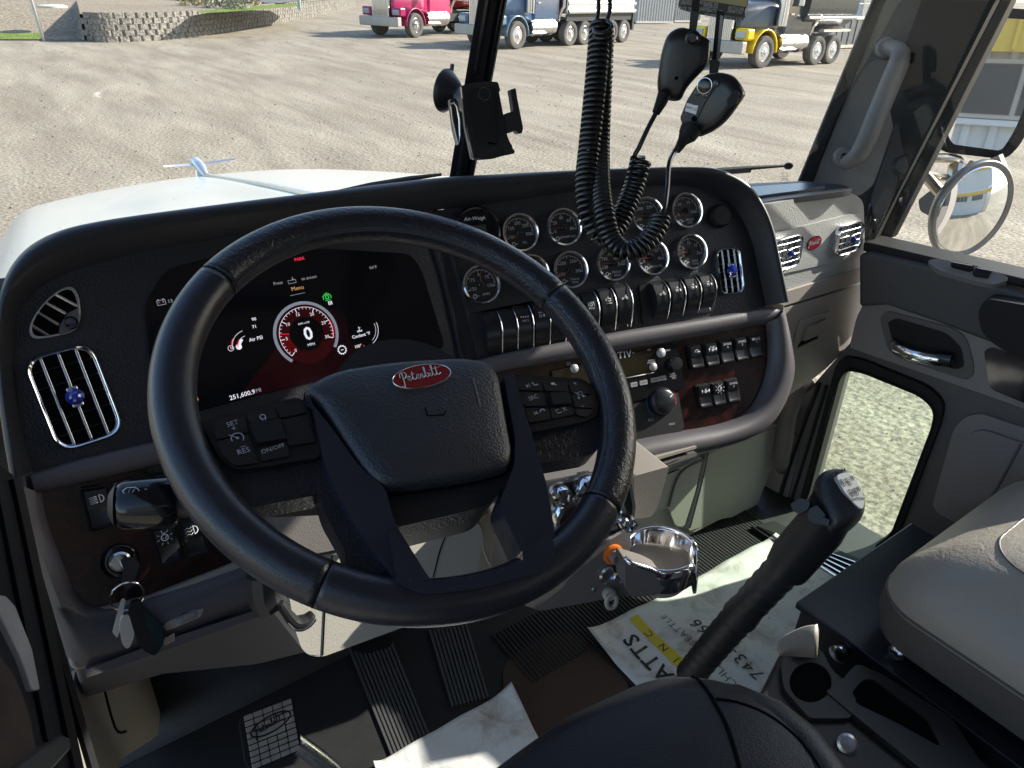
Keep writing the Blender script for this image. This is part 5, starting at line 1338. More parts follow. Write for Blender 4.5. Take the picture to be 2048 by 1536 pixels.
psx = thing('passenger_seat', 'grey vinyl passenger seat cushion partly lit by the sun, right edge', 'seat', rel(1.22, 0, -.8))
def rrect(x0, x1, y0, y1, r, n=10):
    out = []
    for cx, cy, a0 in ((x1 - r, y1 - r, 0), (x0 + r, y1 - r, PI / 2), (x0 + r, y0 + r, PI), (x1 - r, y0 + r, 1.5 * PI)):
        for k in range(n + 1): a = a0 + PI / 2 * k / n; out.append((cx + r * math.cos(a), cy + r * math.sin(a)))
    return out
rows = []
SX0, SX1, SY0, SY1 = .965, 1.475, -.42, .335
PR = ((.04, -.925), (.008, -.915), (0, -.88), (0, -.84), (.003, -.815), (.015, -.79), (.045, -.755), (.085, -.725), (.13, -.706), (.18, -.696), (.25, -.692))
for d, z in PR:
    rc = rrect(SX0 + d, SX1 - d, SY0 + d, SY1 - d * 1.15, max(.075 - d * .1, .02))
    rows.append([rel(x, y, z + .012 * max(0, 1 - abs(y + .05) / .4) * (1 if d > .02 else 0)) for x, y in rc])
g_ = MB().grid(rows, closed=True); g_.f.append(tuple(len(rows[0]) * (len(rows) - 1) + k for k in range(len(rows[0]))))
g_.build('seat_cushion', M['vinyl'], psx, sharp=180)
# side panel with piping seams
for i, (r_s, m_) in {3: (.0025, 'vinyl_pipe_shade'), 7: (.0016, 'vinyl_pipe_shade')}.items():
    MB().tube(rows[i], r_s, 6, closed=True).build('piping', M[m_], psx)
sk = []
for d, z in ((.004, -.912), (-.0015, -.88), (-.0015, -.845)):
    rc = rrect(SX0 + d, SX1 - d, SY0 + d, SY1 - d * 1.15, .075)
    sk.append([rel(x, y, z) for x, y in rc])
MB().grid(sk, closed=True).build('side_panel', M['vinyl_pipe_shade'], psx, sharp=180)  # same vinyl as the cushion, its side shade put into the colour
MB().wbox(.99, 1.45, -.40, .30, 2.5 - .935, 2.5 - .915).build('seat_pan', M['blk'], psx, bevel=.004)
P = rel(.985, .27, -.93); MB().lathe(P, Vector((-1, 0, 0)), [(.014, -.01), (.014, .006), (.009, .010), (0, .010)], 16).build('pan_bolt', M['chromedim'], psx)
# seat back far right, mostly out of view
mb = MB(); mb.box(rel(1.22, -.46, -.42), Vector((1, 0, 0)), Vector((0, -.15, .99)), Vector((0, .99, .15)), .50, .62, .13); mb.build('backrest', M['vinyl'], psx, bevel=.05, seg=6)
mb = MB(); mb.box(rel(.27, -.45, -.40), Vector((1, 0, 0)), Vector((0, -.15, .99)), Vector((0, .99, .15)), .50, .60, .12); mb.build('backrest', M['leather'], ds, bevel=.05, seg=6)

# storage box below the passenger seat
sb = thing('storage_box', 'black steel storage box under the passenger seat', 'storage box', rel(1.15, .1, FZ))
MB().wbox(.962, 1.335, -.5, .428, 2.5 + FZ, 2.5 - .962).build('box_body', M['blk'], sb, bevel=.004)
MB().wbox(.955, 1.342, -.5, .436, 2.5 - .960, 2.5 - .945).build('lid', mat('painted_black_steel', (.012, .015, .022), .35, bump=('noise', 400, .15, .001)), sb, bevel=.003)
P = rel(.955, .30, -1.0)
MB().lathe(at(1686, 1300, (P.x) / ray(1686, 1300).x), Vector((-1, 0, 0)), [(.012, -.02), (.012, .008), (.016, .012), (.016, .016), (.010, .020), (0, .020)], 20).build('latch_knob', M['chromedim'], sb, sharp=40)
# bin with cup holders beside the driver seat
cb = thing('seat_console', 'taupe bin with black cup holders beside the driver seat', 'console', rel(.72, .2, -1))
M['bin'] = mat('shade_black_bin_plastic', (.010, .010, .011), .5)  # near-black body colour carries the deep shade beside the seat
CU = Pl(rel(.7, .25, -.925), (0, 0, 1), (1, 0, 0))
MB().slab(CU, [(1512, 1398), (1560, 1302), (1600, 1268), (1690, 1350), (1770, 1340), (2000, 1540), (2000, 1800), (1700, 1800)], -.30, -.004).build('bin_body', M['bin'], cb, bevel=.010, seg=4)
ringo = [(1622 + 54 * math.cos(t) * 1.0 + 0, 1376 + 46 * math.sin(t)) for t in [2 * PI * k / 36 for k in range(36)]]
rim_ = rr([(1560, 1330), (1578, 1300), (1640, 1300), (1668, 1352), (1712, 1398), (1702, 1440), (1618, 1422 + 18), (1566, 1380)], 12)
MB().slab(CU, rim_, -.012, .004, [[(1620 + 42 * math.cos(t), 1368 + 40 * math.sin(t)) for t in [2 * PI * k / 32 for k in range(32)]]]).build('cup_rim', M['bin'], cb, bevel=.002)
MB().slab(CU, [(1620 + 42 * math.cos(t), 1368 + 40 * math.sin(t)) for t in [2 * PI * k / 32 for k in range(32)]], -.003, -.001).build('cup_well', M['void'], cb)
rim2 = rr([(1648, 1386), (1675, 1378), (1692, 1352), (1712, 1332), (1760, 1352), (1900, 1440), (1980, 1560), (1860, 1560), (1700, 1430)], 10)
MB().slab(CU, rim2, -.010, .006, [rr([(1700, 1392), (1722, 1365), (1745, 1362), (1850, 1440), (1880, 1500), (1790, 1450), (1710, 1412)], 14)]).build('tray_rim', M['bin'], cb, bevel=.003)
MB().slab(CU, rr([(1700, 1392), (1722, 1365), (1745, 1362), (1850, 1440), (1880, 1500), (1790, 1450), (1710, 1412)], 14), -.002, .001).build('tray_well', M['void'], cb)
# tall flap at the front of the bin
FP = tilted(CU(1590, 1300, 0), 40, 0)
rows = []
for k in range(9):
    t = k / 8; x = 1556 + 76 * t; yt = 1262 + 26 * (1 - math.sin(PI * min(1, t * 1.1) * .5)) - 4 * t
    rows.append([at(x - 2, 1300 + 8 * t, 1.0), at(x, yt + 10, .985), at(x + 3, yt, .985), at(x + 6, yt - 2 + 4, 1.0), at(x + 4, 1310, 1.03)])
MB().grid(rows).build('bin_flap', M['taupelt'], cb, sharp=70, solid=.008)
slab('flap_face', FP, rr([(1566, 1322), (1580, 1290), (1606, 1276), (1634, 1272), (1636, 1306), (1628, 1326), (1600, 1330), (1572, 1372)], 8), -.004, .010, M['blk'], cb, .004)
P = CU(1694, 1488, -.0); MB().lathe(P, (-.5, -.3, .8), [(.014, -.01), (.014, .004), (.010, .007), (0, .006)], 20).build('lid_lock', M['steel'], cb, sharp=40)

# ------------------------------------------------------------------ passenger door
dr_ = thing('passenger_door', 'grey passenger door with chrome handle and small low window', 'door', rel(1.5, .5, -.9))
winpx = rr([(1622, 990, 14), (1686, 752, 14), (1700, 738, 12), (1730, 743, 20), (1846, 790, 20), (1873, 818, 18), (1866, 852, 10), (1786, 1062, 14), (1748, 1092, 10), (1690, 1078, 10), (1600, 1040, 14)], 10)
def scl(pts, k, c=(1745, 915)): return [(c[0] + (x - c[0]) * k, c[1] + (y - c[1]) * k) for x, y in pts]
slab('door_panel', DR, [(1500, 1015), (1545, 905), (1600, 800), (1700, 686), (1728, 600), (1740, 500), (2150, 640), (2150, 1250), (1900, 1250), (1700, 1230), (1520, 1090)], -.05, 0, M['doordark'], dr_, 0, holes=[scl(winpx, 1.02)])
slab('window_frame', DR, scl(winpx, 1.16), -.02, .014, M['rubber'], dr_, .006, holes=[scl(winpx, 1.0)])
slab('window_bead', DR, scl(winpx, 1.045), -.02, .017, M['blkgloss'], dr_, .002, holes=[scl(winpx, 1.01)])
lw_ = [DR(x, y, -.028) for x, y in scl(winpx, 1.02)]; MB().add(lw_, [tuple(range(len(lw_)))]).build('low_window', M['glassgreen'], dr_)
slab('grey_panel', DR, rr([(1703, 692, 8), (1718, 630, 16), (1734, 602, 16), (1790, 596), (1890, 628), (2150, 718), (2150, 850), (2048, 812), (1900, 760)], 8), -.01, .012, M['doorgrey'], dr_, .005)
slab('upper_roll', DR, [(1735, 500), (1760, 496), (1900, 528), (2150, 600), (2150, 735), (2040, 690), (1890, 634), (1790, 600), (1735, 604)], -.02, .045, mat('soft_black_door', (.045, .045, .048), .5, bump=('vor', 500, .2, .001)), dr_, .022, seg=6)
slab('window_seal', DR, [(1738, 478), (1760, 482), (2150, 572), (2150, 590), (1760, 500), (1736, 498)], -.05, .03, M['rubber'], dr_, .005)
slab('pull_cup', DR, rr([(1984, 600, 14), (2000, 575, 14), (2150, 600), (2150, 730), (2020, 668, 18), (1990, 640, 14)], 10), .02, .085, M['rubber'], dr_, .02, seg=5)
UR = Pl(DR(1930, 545, .060), (-.60, -.10, .80), (0, -1, 0))
sp_ = slab('switch_plate', UR, rr([(1853, 524, 10), (1870, 519, 12), (1950, 533), (2010, 553, 10), (2016, 562, 8), (1990, 572, 10), (1960, 567, 12), (1875, 543, 14)], 8), -.010, .004, M['handle'], dr_, .0025)
slab('window_switch', UR, rr([(1900, 532), (1906, 529), (1945, 537), (1948, 543), (1938, 547), (1903, 538)], 4), .002, .012, M['rubber'], sp_, .003)
slab('window_switch', UR, rr([(1944, 549), (1952, 540), (1984, 547), (1976, 560), (1948, 556)], 3), .002, .008, M['rubber'], sp_, .002)
q = MB(); q.tube([UR(1902, 531, .013), UR(1944, 539, .013)], .0018, 6); q.tube([UR(1954, 541, .009), UR(1982, 547, .009)], .0014, 6); q.build('switch_edge', M['chromedim'], sp_)
rec = [(1766, 628, 10), (1781, 618, 10), (1914, 653, 18), (1938, 672, 14), (1953, 728, 10), (1950, 750, 10), (1934, 755, 10), (1801, 711, 16), (1781, 694, 12), (1769, 651, 10)]
hs = slab('handle_recess', DR, rr(rec, 10), .0, .016, M['doordark'], dr_, .004)
slab('recess_floor', DR, rr([(1781, 640, 8), (1800, 632, 8), (1900, 662, 14), (1928, 690, 10), (1935, 728, 8), (1918, 734, 8), (1815, 706, 12), (1795, 690, 10)], 8), .010, .0172, M['rubber'], hs, .003)
lvp = [(1793, 676), (1806, 688), (1836, 699), (1868, 706), (1895, 712), (1912, 718)]
MB().tube([DR(*p, w) for p, w in zip(lvp, (.022, .034, .040, .040, .034, .026))], [.006, .010, .011, .011, .010, .007], 14, flat=1.3).build('door_lever', M['chrome'], hs, sharp=180)
MB().tube([DR(1880, 707, .03), DR(1915, 712, .03)], [.015, .016], 12).build('lever_pivot', M['blkgloss'], hs)
slab('wood_inlay', DR, rr([(1973, 697, 8), (1986, 690, 8), (2150, 735), (2150, 840), (1992, 776, 8), (1982, 764, 8)], 8), .005, .016, mat('glossy_dark_wood', (.02, .010, .009), .06, coat=1), dr_, .004)
slab('lower_panel', DR, rr([(1868, 1006, 14), (1912, 851, 24), (1937, 828, 18), (1965, 823, 14), (2150, 885), (2150, 1150), (1930, 1050), (1880, 1022, 14)], 10), -.01, .012, M['doorgrey'], dr_, .006)
slab('pocket_panel', DR, rr([(1896, 994, 12), (1934, 876, 20), (1952, 856, 14), (1975, 853, 12), (2150, 912), (2150, 1120), (1940, 1030), (1902, 1008, 12)], 10), .005, .022, M['doorgrey'], dr_, .008)
seam(on(DR, [(2048, 880), (2010, 950), (1975, 1010)], .023, 4), .003, M['doordark'], dr_, 'panel_crease')
# frame strips in the front corner of the door and low grab handle
for a, b, c, r in (((1640, 765), (1590, 900), (1556, 1012), .006), ((1655, 770), (1606, 930), (1580, 1012), .004), ((1520, 930), (1502, 1000), (1530, 1062), .008)):
    MB().tube(on(DR, [a, b, c], .006, 5), r, 8).build('seal_strip', M['rubber'], dr_)
slab('jamb_trim', DR, rr([(1530, 950), (1560, 880), (1590, 860), (1600, 905), (1575, 1000), (1560, 1050), (1520, 1030)], 10), -.01, .004, M['taupedk'], dr_, .004)
q = MB().tube([DR(x, y, w) for x, y, w in ((1622, 760, .01), (1612, 770, .05), (1600, 810, .062), (1592, 860, .062), (1582, 905, .055), (1572, 925, .03), (1560, 915, .004))], [.018, .022, .024, .024, .024, .020, .016], 14, flat=.8).build('low_grab_handle', M['taupedk'], cab, sharp=180)
# window opening of the door: rear edge and header so that the sun comes through a real opening
MB().slab(DR, [(1738, 492), (1748, 478), (1995, -40), (2010, -40)], -.03, -.005).build('front_frame', M['rubber'], dr_, bevel=.002)
def dbox(a0, a1, b0, b1, c0, c1, name, m, par, bev=.004):
    q = MB(); q.add([DR.p + DR.r * a + Vector((0, 0, 1)) * b + DR.n * c for c in (c0, c1) for a, b in ((a0, b0), (a1, b0), (a1, b1), (a0, b1))], [(3, 2, 1, 0), (4, 5, 6, 7), (0, 1, 5, 4), (1, 2, 6, 5), (2, 3, 7, 6), (3, 0, 4, 7)])
    return q.build(name, m, par, bevel=bev)
dbox(-.35, 1.55, .29, .37, -.06, 0, 'window_header', M['doordark'], dr_)
dbox(.78, 1.55, -1.25, .29, -.06, 0, 'rear_frame', M['doorgrey'], dr_)
dbox(.40, .78, -1.25, -.47, -.055, -.005, 'rear_panel', M['doordark'], dr_)
vz = MB(); vz.add([DR.p + DR.r * a + Vector((0, 0, 1)) * b - DR.n * c for c in (.03, .036) for a, b in ((-.30, .30), (.20, .30), (.17, .02), (.10, .004), (-.28, .004))], [(0, 1, 2, 3, 4), (9, 8, 7, 6, 5)] + [(i, (i + 1) % 5, 5 + (i + 1) % 5, 5 + i) for i in range(5)]); vz.build('gauge_sun_block', mat('sun_block_dark', (.02, .03, .022), .2), dr_)  # unseen panel over the window, added to keep sun off the gauges
MB().add([DR.p + DR.r * a + Vector((0, 0, 1)) * b - DR.n * .02 for a, b in ((-.02, -.50), (.79, -.50), (.79, .30), (-.34, .30))], [(0, 1, 2, 3)]).build('side_window', M['glass'], dr_)

# ------------------------------------------------------------------ mirrors outside the passenger window
def mirror_plane(P, ref):
    v = ((C0 - P).normalized() + Vector(ref).normalized()).normalized(); return v
M['mirror'] = mat('mirror_silver', (.88, .90, .90), .015, 1.0)
m1 = at(1960, 170, 1.60)
MP1 = Pl(m1, mirror_plane(m1, (-.02, -1, -.02)), (1, -.5, 0))
mr = thing('side_mirror', 'tall rectangular side mirror reflecting a corrugated wall and window', 'mirror', m1)
mo = rr([(1950, 28, 16), (1985, 14, 16), (2120, 24, 16), (2118, 80), (2040, 285, 30), (2008, 318, 18), (1885, 304, 22), (1868, 284, 14), (1882, 225)], 14)
mi = rr([(1972, 34, 10), (2104, 42, 10), (2102, 90), (2030, 262, 20), (2004, 302, 12), (1902, 288, 14), (1892, 270, 8), (1900, 225)], 8)
slab('housing', MP1, mo, -.055, .0, mat('mirror_housing', (.34, .34, .33), .3), mr, .010, seg=4)
slab('rim', MP1, mo, -.002, .008, M['rubber'], mr, .003, holes=[mi])
MB().slab(MP1, mi, -.001, .003).build('mirror_glass', M['mirror'], mr)
m2 = at(1944, 420, 1.62)
vn = mirror_plane(m2, (.62, -1, -.22))
mc = thing('convex_mirror', 'round convex mirror below the tall mirror, reflecting the yard', 'mirror', m2)
RM = .104
h = lambda r: .020 * (1 - (r / RM) ** 2)
MB().lathe(m2, vn, [(RM, h(RM))] + [(RM * k / 12, h(RM * k / 12)) for k in range(11, -1, -1)], 64).build('mirror_glass', M['mirror'], mc, sharp=180)
MB().lathe(m2, vn, [(RM * .99, .002), (RM + .002, .006), (RM + .006, .004), (RM + .008, -.006), (RM * .95, -.022), (RM * .5, -.035), (0, -.038)], 64).build('housing', mat('mirror_rim', (.22, .22, .22), .3, .5), mc, sharp=180)
# bracket arms between the mirrors and the door
bk = thing('mirror_bracket', 'steel bracket arms holding the two side mirrors beyond the window', 'bracket', at(1850, 330, 1.68))
M['tanmetal'] = mat('tan_reflection_steel', (.55, .50, .42), .25, .9)  # tan base colour is a painted reflection on the steel
for pts, r in (([(1796, 322, 1.55), (1830, 318, 1.6), (1870, 316, 1.66), (1915, 320, 1.68), (1925, 345, 1.68)], .011), ([(1828, 330, 1.6), (1850, 350, 1.62), (1880, 385, 1.64), (1905, 410, 1.66)], .013), ([(1845, 325, 1.6), (1855, 345, 1.62), (1890, 355, 1.66), (1925, 345, 1.68), (1945, 325, 1.68)], .008), ([(1912, 330, 1.66), (1905, 375, 1.66), (1898, 405, 1.66)], .016), ([(1895, 372, 1.65), (1920, 376, 1.65), (1935, 400, 1.66)], .010), ([(1985, 316, 1.66), (1996, 345, 1.66)], .022)):
    MB().tube(cr([at(*p) for p in pts], 5), r, 10).build('arm', M['tanmetal'], bk)
MB().lathe(at(1803, 332, 1.56), (-.6, -.6, .3), [(.03, -.02), (.03, .01), (.018, .02), (0, .02)], 18).build('clamp', M['blk'], bk)
for (x, y, s_) in ((1868, 390, 34), (1862, 412, 30)):
    pass
slab('bracket_plate', Pl(at(1868, 400, 1.75), C0 - at(1868, 400, 1.75), (1, -.5, 0)), rr([(1836, 400), (1862, 380), (1900, 396), (1880, 428), (1858, 432), (1840, 422)], 6), -.01, .0, mat('grey_bracket', (.12, .12, .12), .4), bk, .003)

# ------------------------------------------------------------------ phone holder stuck to the left pane
ph = thing('phone_holder', 'empty black phone holder on a suction cup beside the windshield divider', 'phone holder', at(930, 200, 1.12))
sc_p = at(893, 182, 1.17); sn = (Vector((.45, -.88, -.1))).normalized()
MB().lathe(sc_p, sn, [(.034, -.004), (.0345, -.001), (.031, .004), (.022, .016), (.014, .024), (.012, .030), (0, .030)], 36).build('suction_cup', M['blk'], ph, sharp=60)
MB().tube([at(902, 148, 1.17), at(905, 128, 1.165)], .0035, 8).build('release_tab', M['blk'], ph)
MB().tube([sc_p + sn * .028, at(925, 200, 1.12), at(945, 215, 1.08)], [.013, .015, .015], 12).build('arm', M['blk'], ph)
PHP = Pl(at(965, 240, 1.05), (C0 - at(965, 240, 1.05)).normalized() + Vector((.25, .05, .05)), (1, -.6, 0))
body = rr([(922, 172, 4), (940, 166, 10), (975, 162, 10), (996, 164, 4), (1001, 182, 2), (998, 183, 2), (1014, 270, 6), (1020, 285, 3), (1025, 292, 3), (1025, 305, 3), (1005, 312, 5), (985, 318, 6), (952, 320, 6), (944, 318, 4), (930, 250, 10)], 5)
slab('cradle', PHP, body, -.014, .0, M['blk'], ph, .003)
slab('cradle_pad', PHP, rr([(935, 178, 6), (990, 172, 6), (998, 285, 8), (990, 292, 6), (965, 294, 6), (950, 270, 10)], 6), -.001, .0022, M['rubber'], ph, .0012)
slab('side_clamp', PHP, rr([(1008, 228, 3), (1024, 224, 2), (1018, 184, 2), (1017, 181, 1), (1028, 178, 2), (1031, 198, 3), (1043, 258, 4), (1040, 268, 3), (1033, 268, 3), (1028, 262, 2), (1012, 268, 3)], 3), -.008, .010, M['blk'], ph, .002)
slab('foot', PHP, rr([(1005, 296, 2), (1020, 296, 2), (1026, 303, 2), (1024, 308, 2), (1006, 312, 2)], 2), -.008, .012, M['blk'], ph, .001)
slab('side_clamp', PHP, rr([(898, 200, 5), (904, 196, 5), (912, 200, 5), (920, 230, 8), (922, 270, 6), (918, 288, 4), (914, 291, 4), (906, 260, 8)], 4), -.012, .008, M['blk'], ph, .003)
MB().tube([PHP(x, y, .010) for x, y in ((900, 210), (905, 207), (911, 215), (916, 240), (917, 270), (914, 289), (908, 262), (903, 240), (900, 214))], .0014, 6).build('clamp_edge', M['chromedim'], ph)
seam([PHP(923, 175, .001), PHP(925, 197, .001)], .0016, M['chromedim'], ph, 'edge_light')
seam([PHP(932, 252, .0), PHP(943, 300, .0), PHP(947, 318, .0), PHP(960, 318, .0)], .0016, M['chromedim'], ph, 'edge_light')
P, r, u, n = PHP.frame(968, 188, .0024); MB().disc(P, r, u, n, .009, 24, r2=.0083).build('logo_ring', M['doordark'], ph)

# ------------------------------------------------------------------ two hanging microphones with coiled cords
TD = .80
def mp(x, y, t=TD): return at(x, y, t)
MQ = Pl(mp(1360, 130), (C0 - mp(1360, 130)), (1, -.6, 0))
mA = thing('radio_microphone', 'plain black hand microphone seen from behind, left of the two hanging', 'microphone', mp(1360, 60), 'hanging radio microphones')
oA = rr([(1335, 66, 20), (1362, 52, 14), (1390, 62, 16), (1422, 80, 10), (1418, 130, 20), (1392, 155, 30), (1372, 178, 14), (1362, 202, 10), (1340, 203, 12), (1316, 190, 10), (1314, 165, 30), (1322, 105, 20)], 12)
def shell(name, surf, out, c, prof, m, par):
    rows = [[surf(c[0] + (x - c[0]) * k, c[1] + (y - c[1]) * k, w) for x, y in out] for k, w in prof]
    return MB().grid(rows, closed=True).build(name, m, par, sharp=180)
M['micblk'] = mat('microphone_plastic', (.010, .010, .012), .33, bump=('noise', 600, .1, .001))
shell('body', MQ, oA, (1365, 130), ((0, -.022), (.5, -.022), (.86, -.018), (.97, -.008), (1, 0), (.975, .007), (.90, .0105), (.6, .012), (0, .012)), M['micblk'], mA)
P, r, u, n = MQ.frame(1385, 78, .011); MB().lathe(P, n, [(.0085, 0), (.0085, .003), (.006, .004), (.004, .008), (0, .008)], 20).build('hang_button', M['micblk'], mA, sharp=40)
P, r, u, n = MQ.frame(1353, 156, .0125); MB().disc(P, r, u, n, .0022, 14).build('screw_hole', M['void'], mA)
MB().tube([mp(1328, 190), mp(1322, 205), mp(1312, 226)], [.0075, .0065, .0045], 12).build('strain_relief', M['rubber'], mA)
mB = thing('radio_microphone', 'black hand microphone with round keypad and small white label, right one', 'microphone', mp(1430, 150), 'hanging radio microphones')
MR = Pl(mp(1425, 215, TD - .015), (C0 - mp(1425, 215)).normalized() + CX * -.25, (1, -.6, 0))
oB = rr([(1408, 150, 14), (1440, 143, 16), (1468, 150, 14), (1484, 172, 8), (1491, 188, 6), (1480, 205, 14), (1455, 240, 20), (1430, 262, 20), (1398, 275, 8), (1378, 262, 6), (1362, 245, 8), (1368, 225, 10), (1382, 190, 14)], 10)
shell('body', MR, oB, (1425, 208), ((0, -.024), (.5, -.024), (.86, -.019), (.97, -.008), (1, 0), (.97, .006), (.9, .009), (.6, .0105), (0, .0105)), M['micblk'], mB)
slab('face', MR, rr([(1406, 160, 5), (1444, 163, 5), (1415, 205, 8), (1398, 240, 6), (1370, 246, 4), (1366, 236, 6), (1380, 200, 8)], 5), .006, .0128, M['blk'], mB, .002)
P, r, u, n = MR.frame(1416, 172, .0125); k = MB().lathe(P, n, [(.0085, 0), (.0085, .003), (.007, .004), (0, .0035)], 24).build('round_key', M['blkgloss'], mB, sharp=40)
MB().tube([P + n * .0034 + r * math.cos(t) * .0078 + u * math.sin(t) * .0078 for t in [2 * PI * k_ / 30 for k_ in range(30)]], .0006, 6, closed=True).build('key_ring_edge', M['chromedim'], k)
for (x, y) in ((1400, 186), (1416, 191), (1437, 168)):
    P, r, u, n = MR.frame(x, y, .0127); MB().lathe(P, n, [(.0032, 0), (.003, .0018), (0, .0022)], 14).build('small_key', M['blkgloss'], mB, sharp=40)
lb = slab('label', MR, rr([(1380, 206, 2), (1403, 211, 2), (1398, 229, 2), (1376, 222, 2)], 1.5), .0125, .0140, M['white'], mB, .0003)
text('lettering', 'KMC-35', MR.frame(1389.5, 217, .0143), .0036, M['black_print'], lb, rot=-14)
for (x, y) in ((1378, 233), (1394, 237)):
    P, r, u, n = MR.frame(x, y, .0132); MB().disc(P, r, u, n, .0030, 16, r2=.0 if x > 1390 else .0022).build('socket', M['void'] if x > 1390 else M['doordark'], mB)
slab('push_to_talk', MR, rr([(1458, 200, 4), (1474, 178, 4), (1484, 186, 4), (1478, 206, 5), (1462, 218, 4)], 4), .0, .012, M['rubber'], mB, .003)
MB().tube([mp(1382, 258, TD - .02), mp(1374, 272, TD - .02), mp(1366, 282, TD - .015), mp(1355, 300, TD)], [.012, .0105, .006, .0042], 12).build('strain_relief', M['rubber'], mB)
M['cord'] = mat('glossy_black_cord', (.012, .012, .013), .22, spec=.6)
cA = thing('coiled_cord', 'coiled black cord looping from the ceiling to the left microphone', 'cord', mp(1190, 20), 'coiled microphone cords')
pA = [mp(x, y, t) for x, y, t in ((1201, 44, .80), (1196, 110, .80), (1188, 200, .80), (1178, 300, .80), (1172, 370, .79), (1178, 430, .785), (1200, 470, .79), (1228, 462, .80), (1250, 420, .81), (1266, 380, .82), (1276, 345, .82), (1282, 320, .82))]
MB().coil(cr(pA, 10), .0105, .0026, .0062, 7, 12).build('coil', M['cord'], cA, sharp=180)
MB().tube(cr([mp(1196, -40), mp(1197, 20), mp(1192, 46)], 6), .0026, 8).build('straight_end', M['cord'], cA)
MB().tube(cr([mp(1288, 316, .82), mp(1270, 312, .81), mp(1278, 295, .805), mp(1295, 258, .80), mp(1313, 224, .80)], 6), .0028, 8).build('straight_end', M['cord'], cA)
cB = thing('coiled_cord', 'coiled black cord looping from the ceiling to the right microphone', 'cord', mp(1215, 20), 'coiled microphone cords')
pB = [mp(x, y, t) for x, y, t in ((1206, 52, .785), (1206, 120, .815), (1202, 210, .82), (1199, 300, .815), (1200, 370, .79), (1208, 430, .77), (1222, 480, .765), (1250, 505, .76), (1285, 492, .76), (1312, 462, .765), (1320, 438, .77))]
MB().coil(cr(pB, 10), .0098, .0026, .0056, 7, 12, ph=1).build('coil', M['cord'], cB, sharp=180)
MB().tube(cr([mp(1216, -40), mp(1220, 15), mp(1212, 48, .79)], 6), .0026, 8).build('straight_end', M['cord'], cB)
MB().tube(cr([mp(1316, 446, .768), mp(1328, 420, .77), mp(1334, 380, .775), mp(1338, 330, .78), mp(1348, 305, .79), mp(1360, 288, .79)], 8), .0027, 8).build('straight_end', M['cord'], cB)
# straps and the printed hang tag
st_ = thing('mic_strap', 'black hanging strap with a clip holding the left microphone', 'strap', mp(1390, 20), 'microphone straps')
SQ = Pl(mp(1400, 40, .79), (C0 - mp(1400, 40)), (1, -.6, 0))
slab('strap', SQ, [(1386, -60), (1402, -60), (1399, 20), (1388, 78), (1378, 76), (1383, 20)], .0, .002, M['rubber'], st_, .0006)
slab('clip', SQ, rr([(1381, 22, 3), (1399, 24, 3), (1392, 64, 3), (1378, 62, 3)], 3), -.002, .006, M['blk'], st_, .0015)
st2 = thing('mic_strap', 'black stitched strap with a clip holding the right microphone', 'strap', mp(1432, 60), 'microphone straps')
slab('strap', SQ, [(1434, 20), (1450, 24), (1438, 122), (1424, 120)], -.012, -.010, M['rubber'], st2, .0006)
slab('strap_edge', SQ, [(1441, 30), (1447, 32), (1438, 122), (1433, 121)], -.0098, -.009, M['dimwhite'], st2, 0)
slab('clip', SQ, rr([(1420, 118, 3), (1440, 122, 3), (1434, 158, 4), (1418, 156, 4)], 3), -.010, .004, M['blk'], st2, .0015)
ht = thing('hang_tag', 'dark printed business tag with a gold band hanging above the microphones', 'tag', mp(1425, 10, .84))
HQ = Pl(mp(1425, 15, .83), (C0 - mp(1425, 15)), (.80, -.60, -.08))
slab('card', HQ, rr([(1362, -60, 6), (1500, -40, 6), (1496, 10, 8), (1489, 22, 5), (1491, 36, 6), (1482, 43, 5), (1395, 28, 5), (1360, 19, 6), (1356, 10, 5), (1361, -5, 6)], 5), -.002, .0, mat('brown_black_card', (.045, .036, .032), .45), ht, .0004)
slab('gold_band', HQ, [(1366, -22), (1496, -2), (1493, 14), (1364, -6)], -.0005, .0005, mat('gold_print', (.40, .34, .16), .5), ht, 0)
q = MB()
for s_, x, y, z in (('BEATTS', 1440, -14, .016), ('RICHLAND, WA', 1418, 7, .0048), ('(509)578-5900', 1421, 13.5, .0046), ('SEATTLE, WA', 1472, 17, .0048), ('(360)863-2552', 1470, 23.5, .0046), ('EQUIPMENT, RENTALS & SALES', 1450, 35, .0056), ('LEWISTON, ID', 1372, 0, .0046), ('(208)743-0', 1372, 6.5, .0046), ('TRUCK, TRAILER', 1376, 18.5, .0052), ('@PARTSBEATTS.NET', 1420, 21, .0048)):
    P, r, u, n = HQ.frame(x, y, .0010); rt = math.radians(-2); t = text_mb(s_, P, r, u, z, sx=.62 if z < .01 else .9); q.add(t.v, t.f)
q.build('lettering', mat('card_print', (.5, .5, .48), .5), ht, sharp=180)
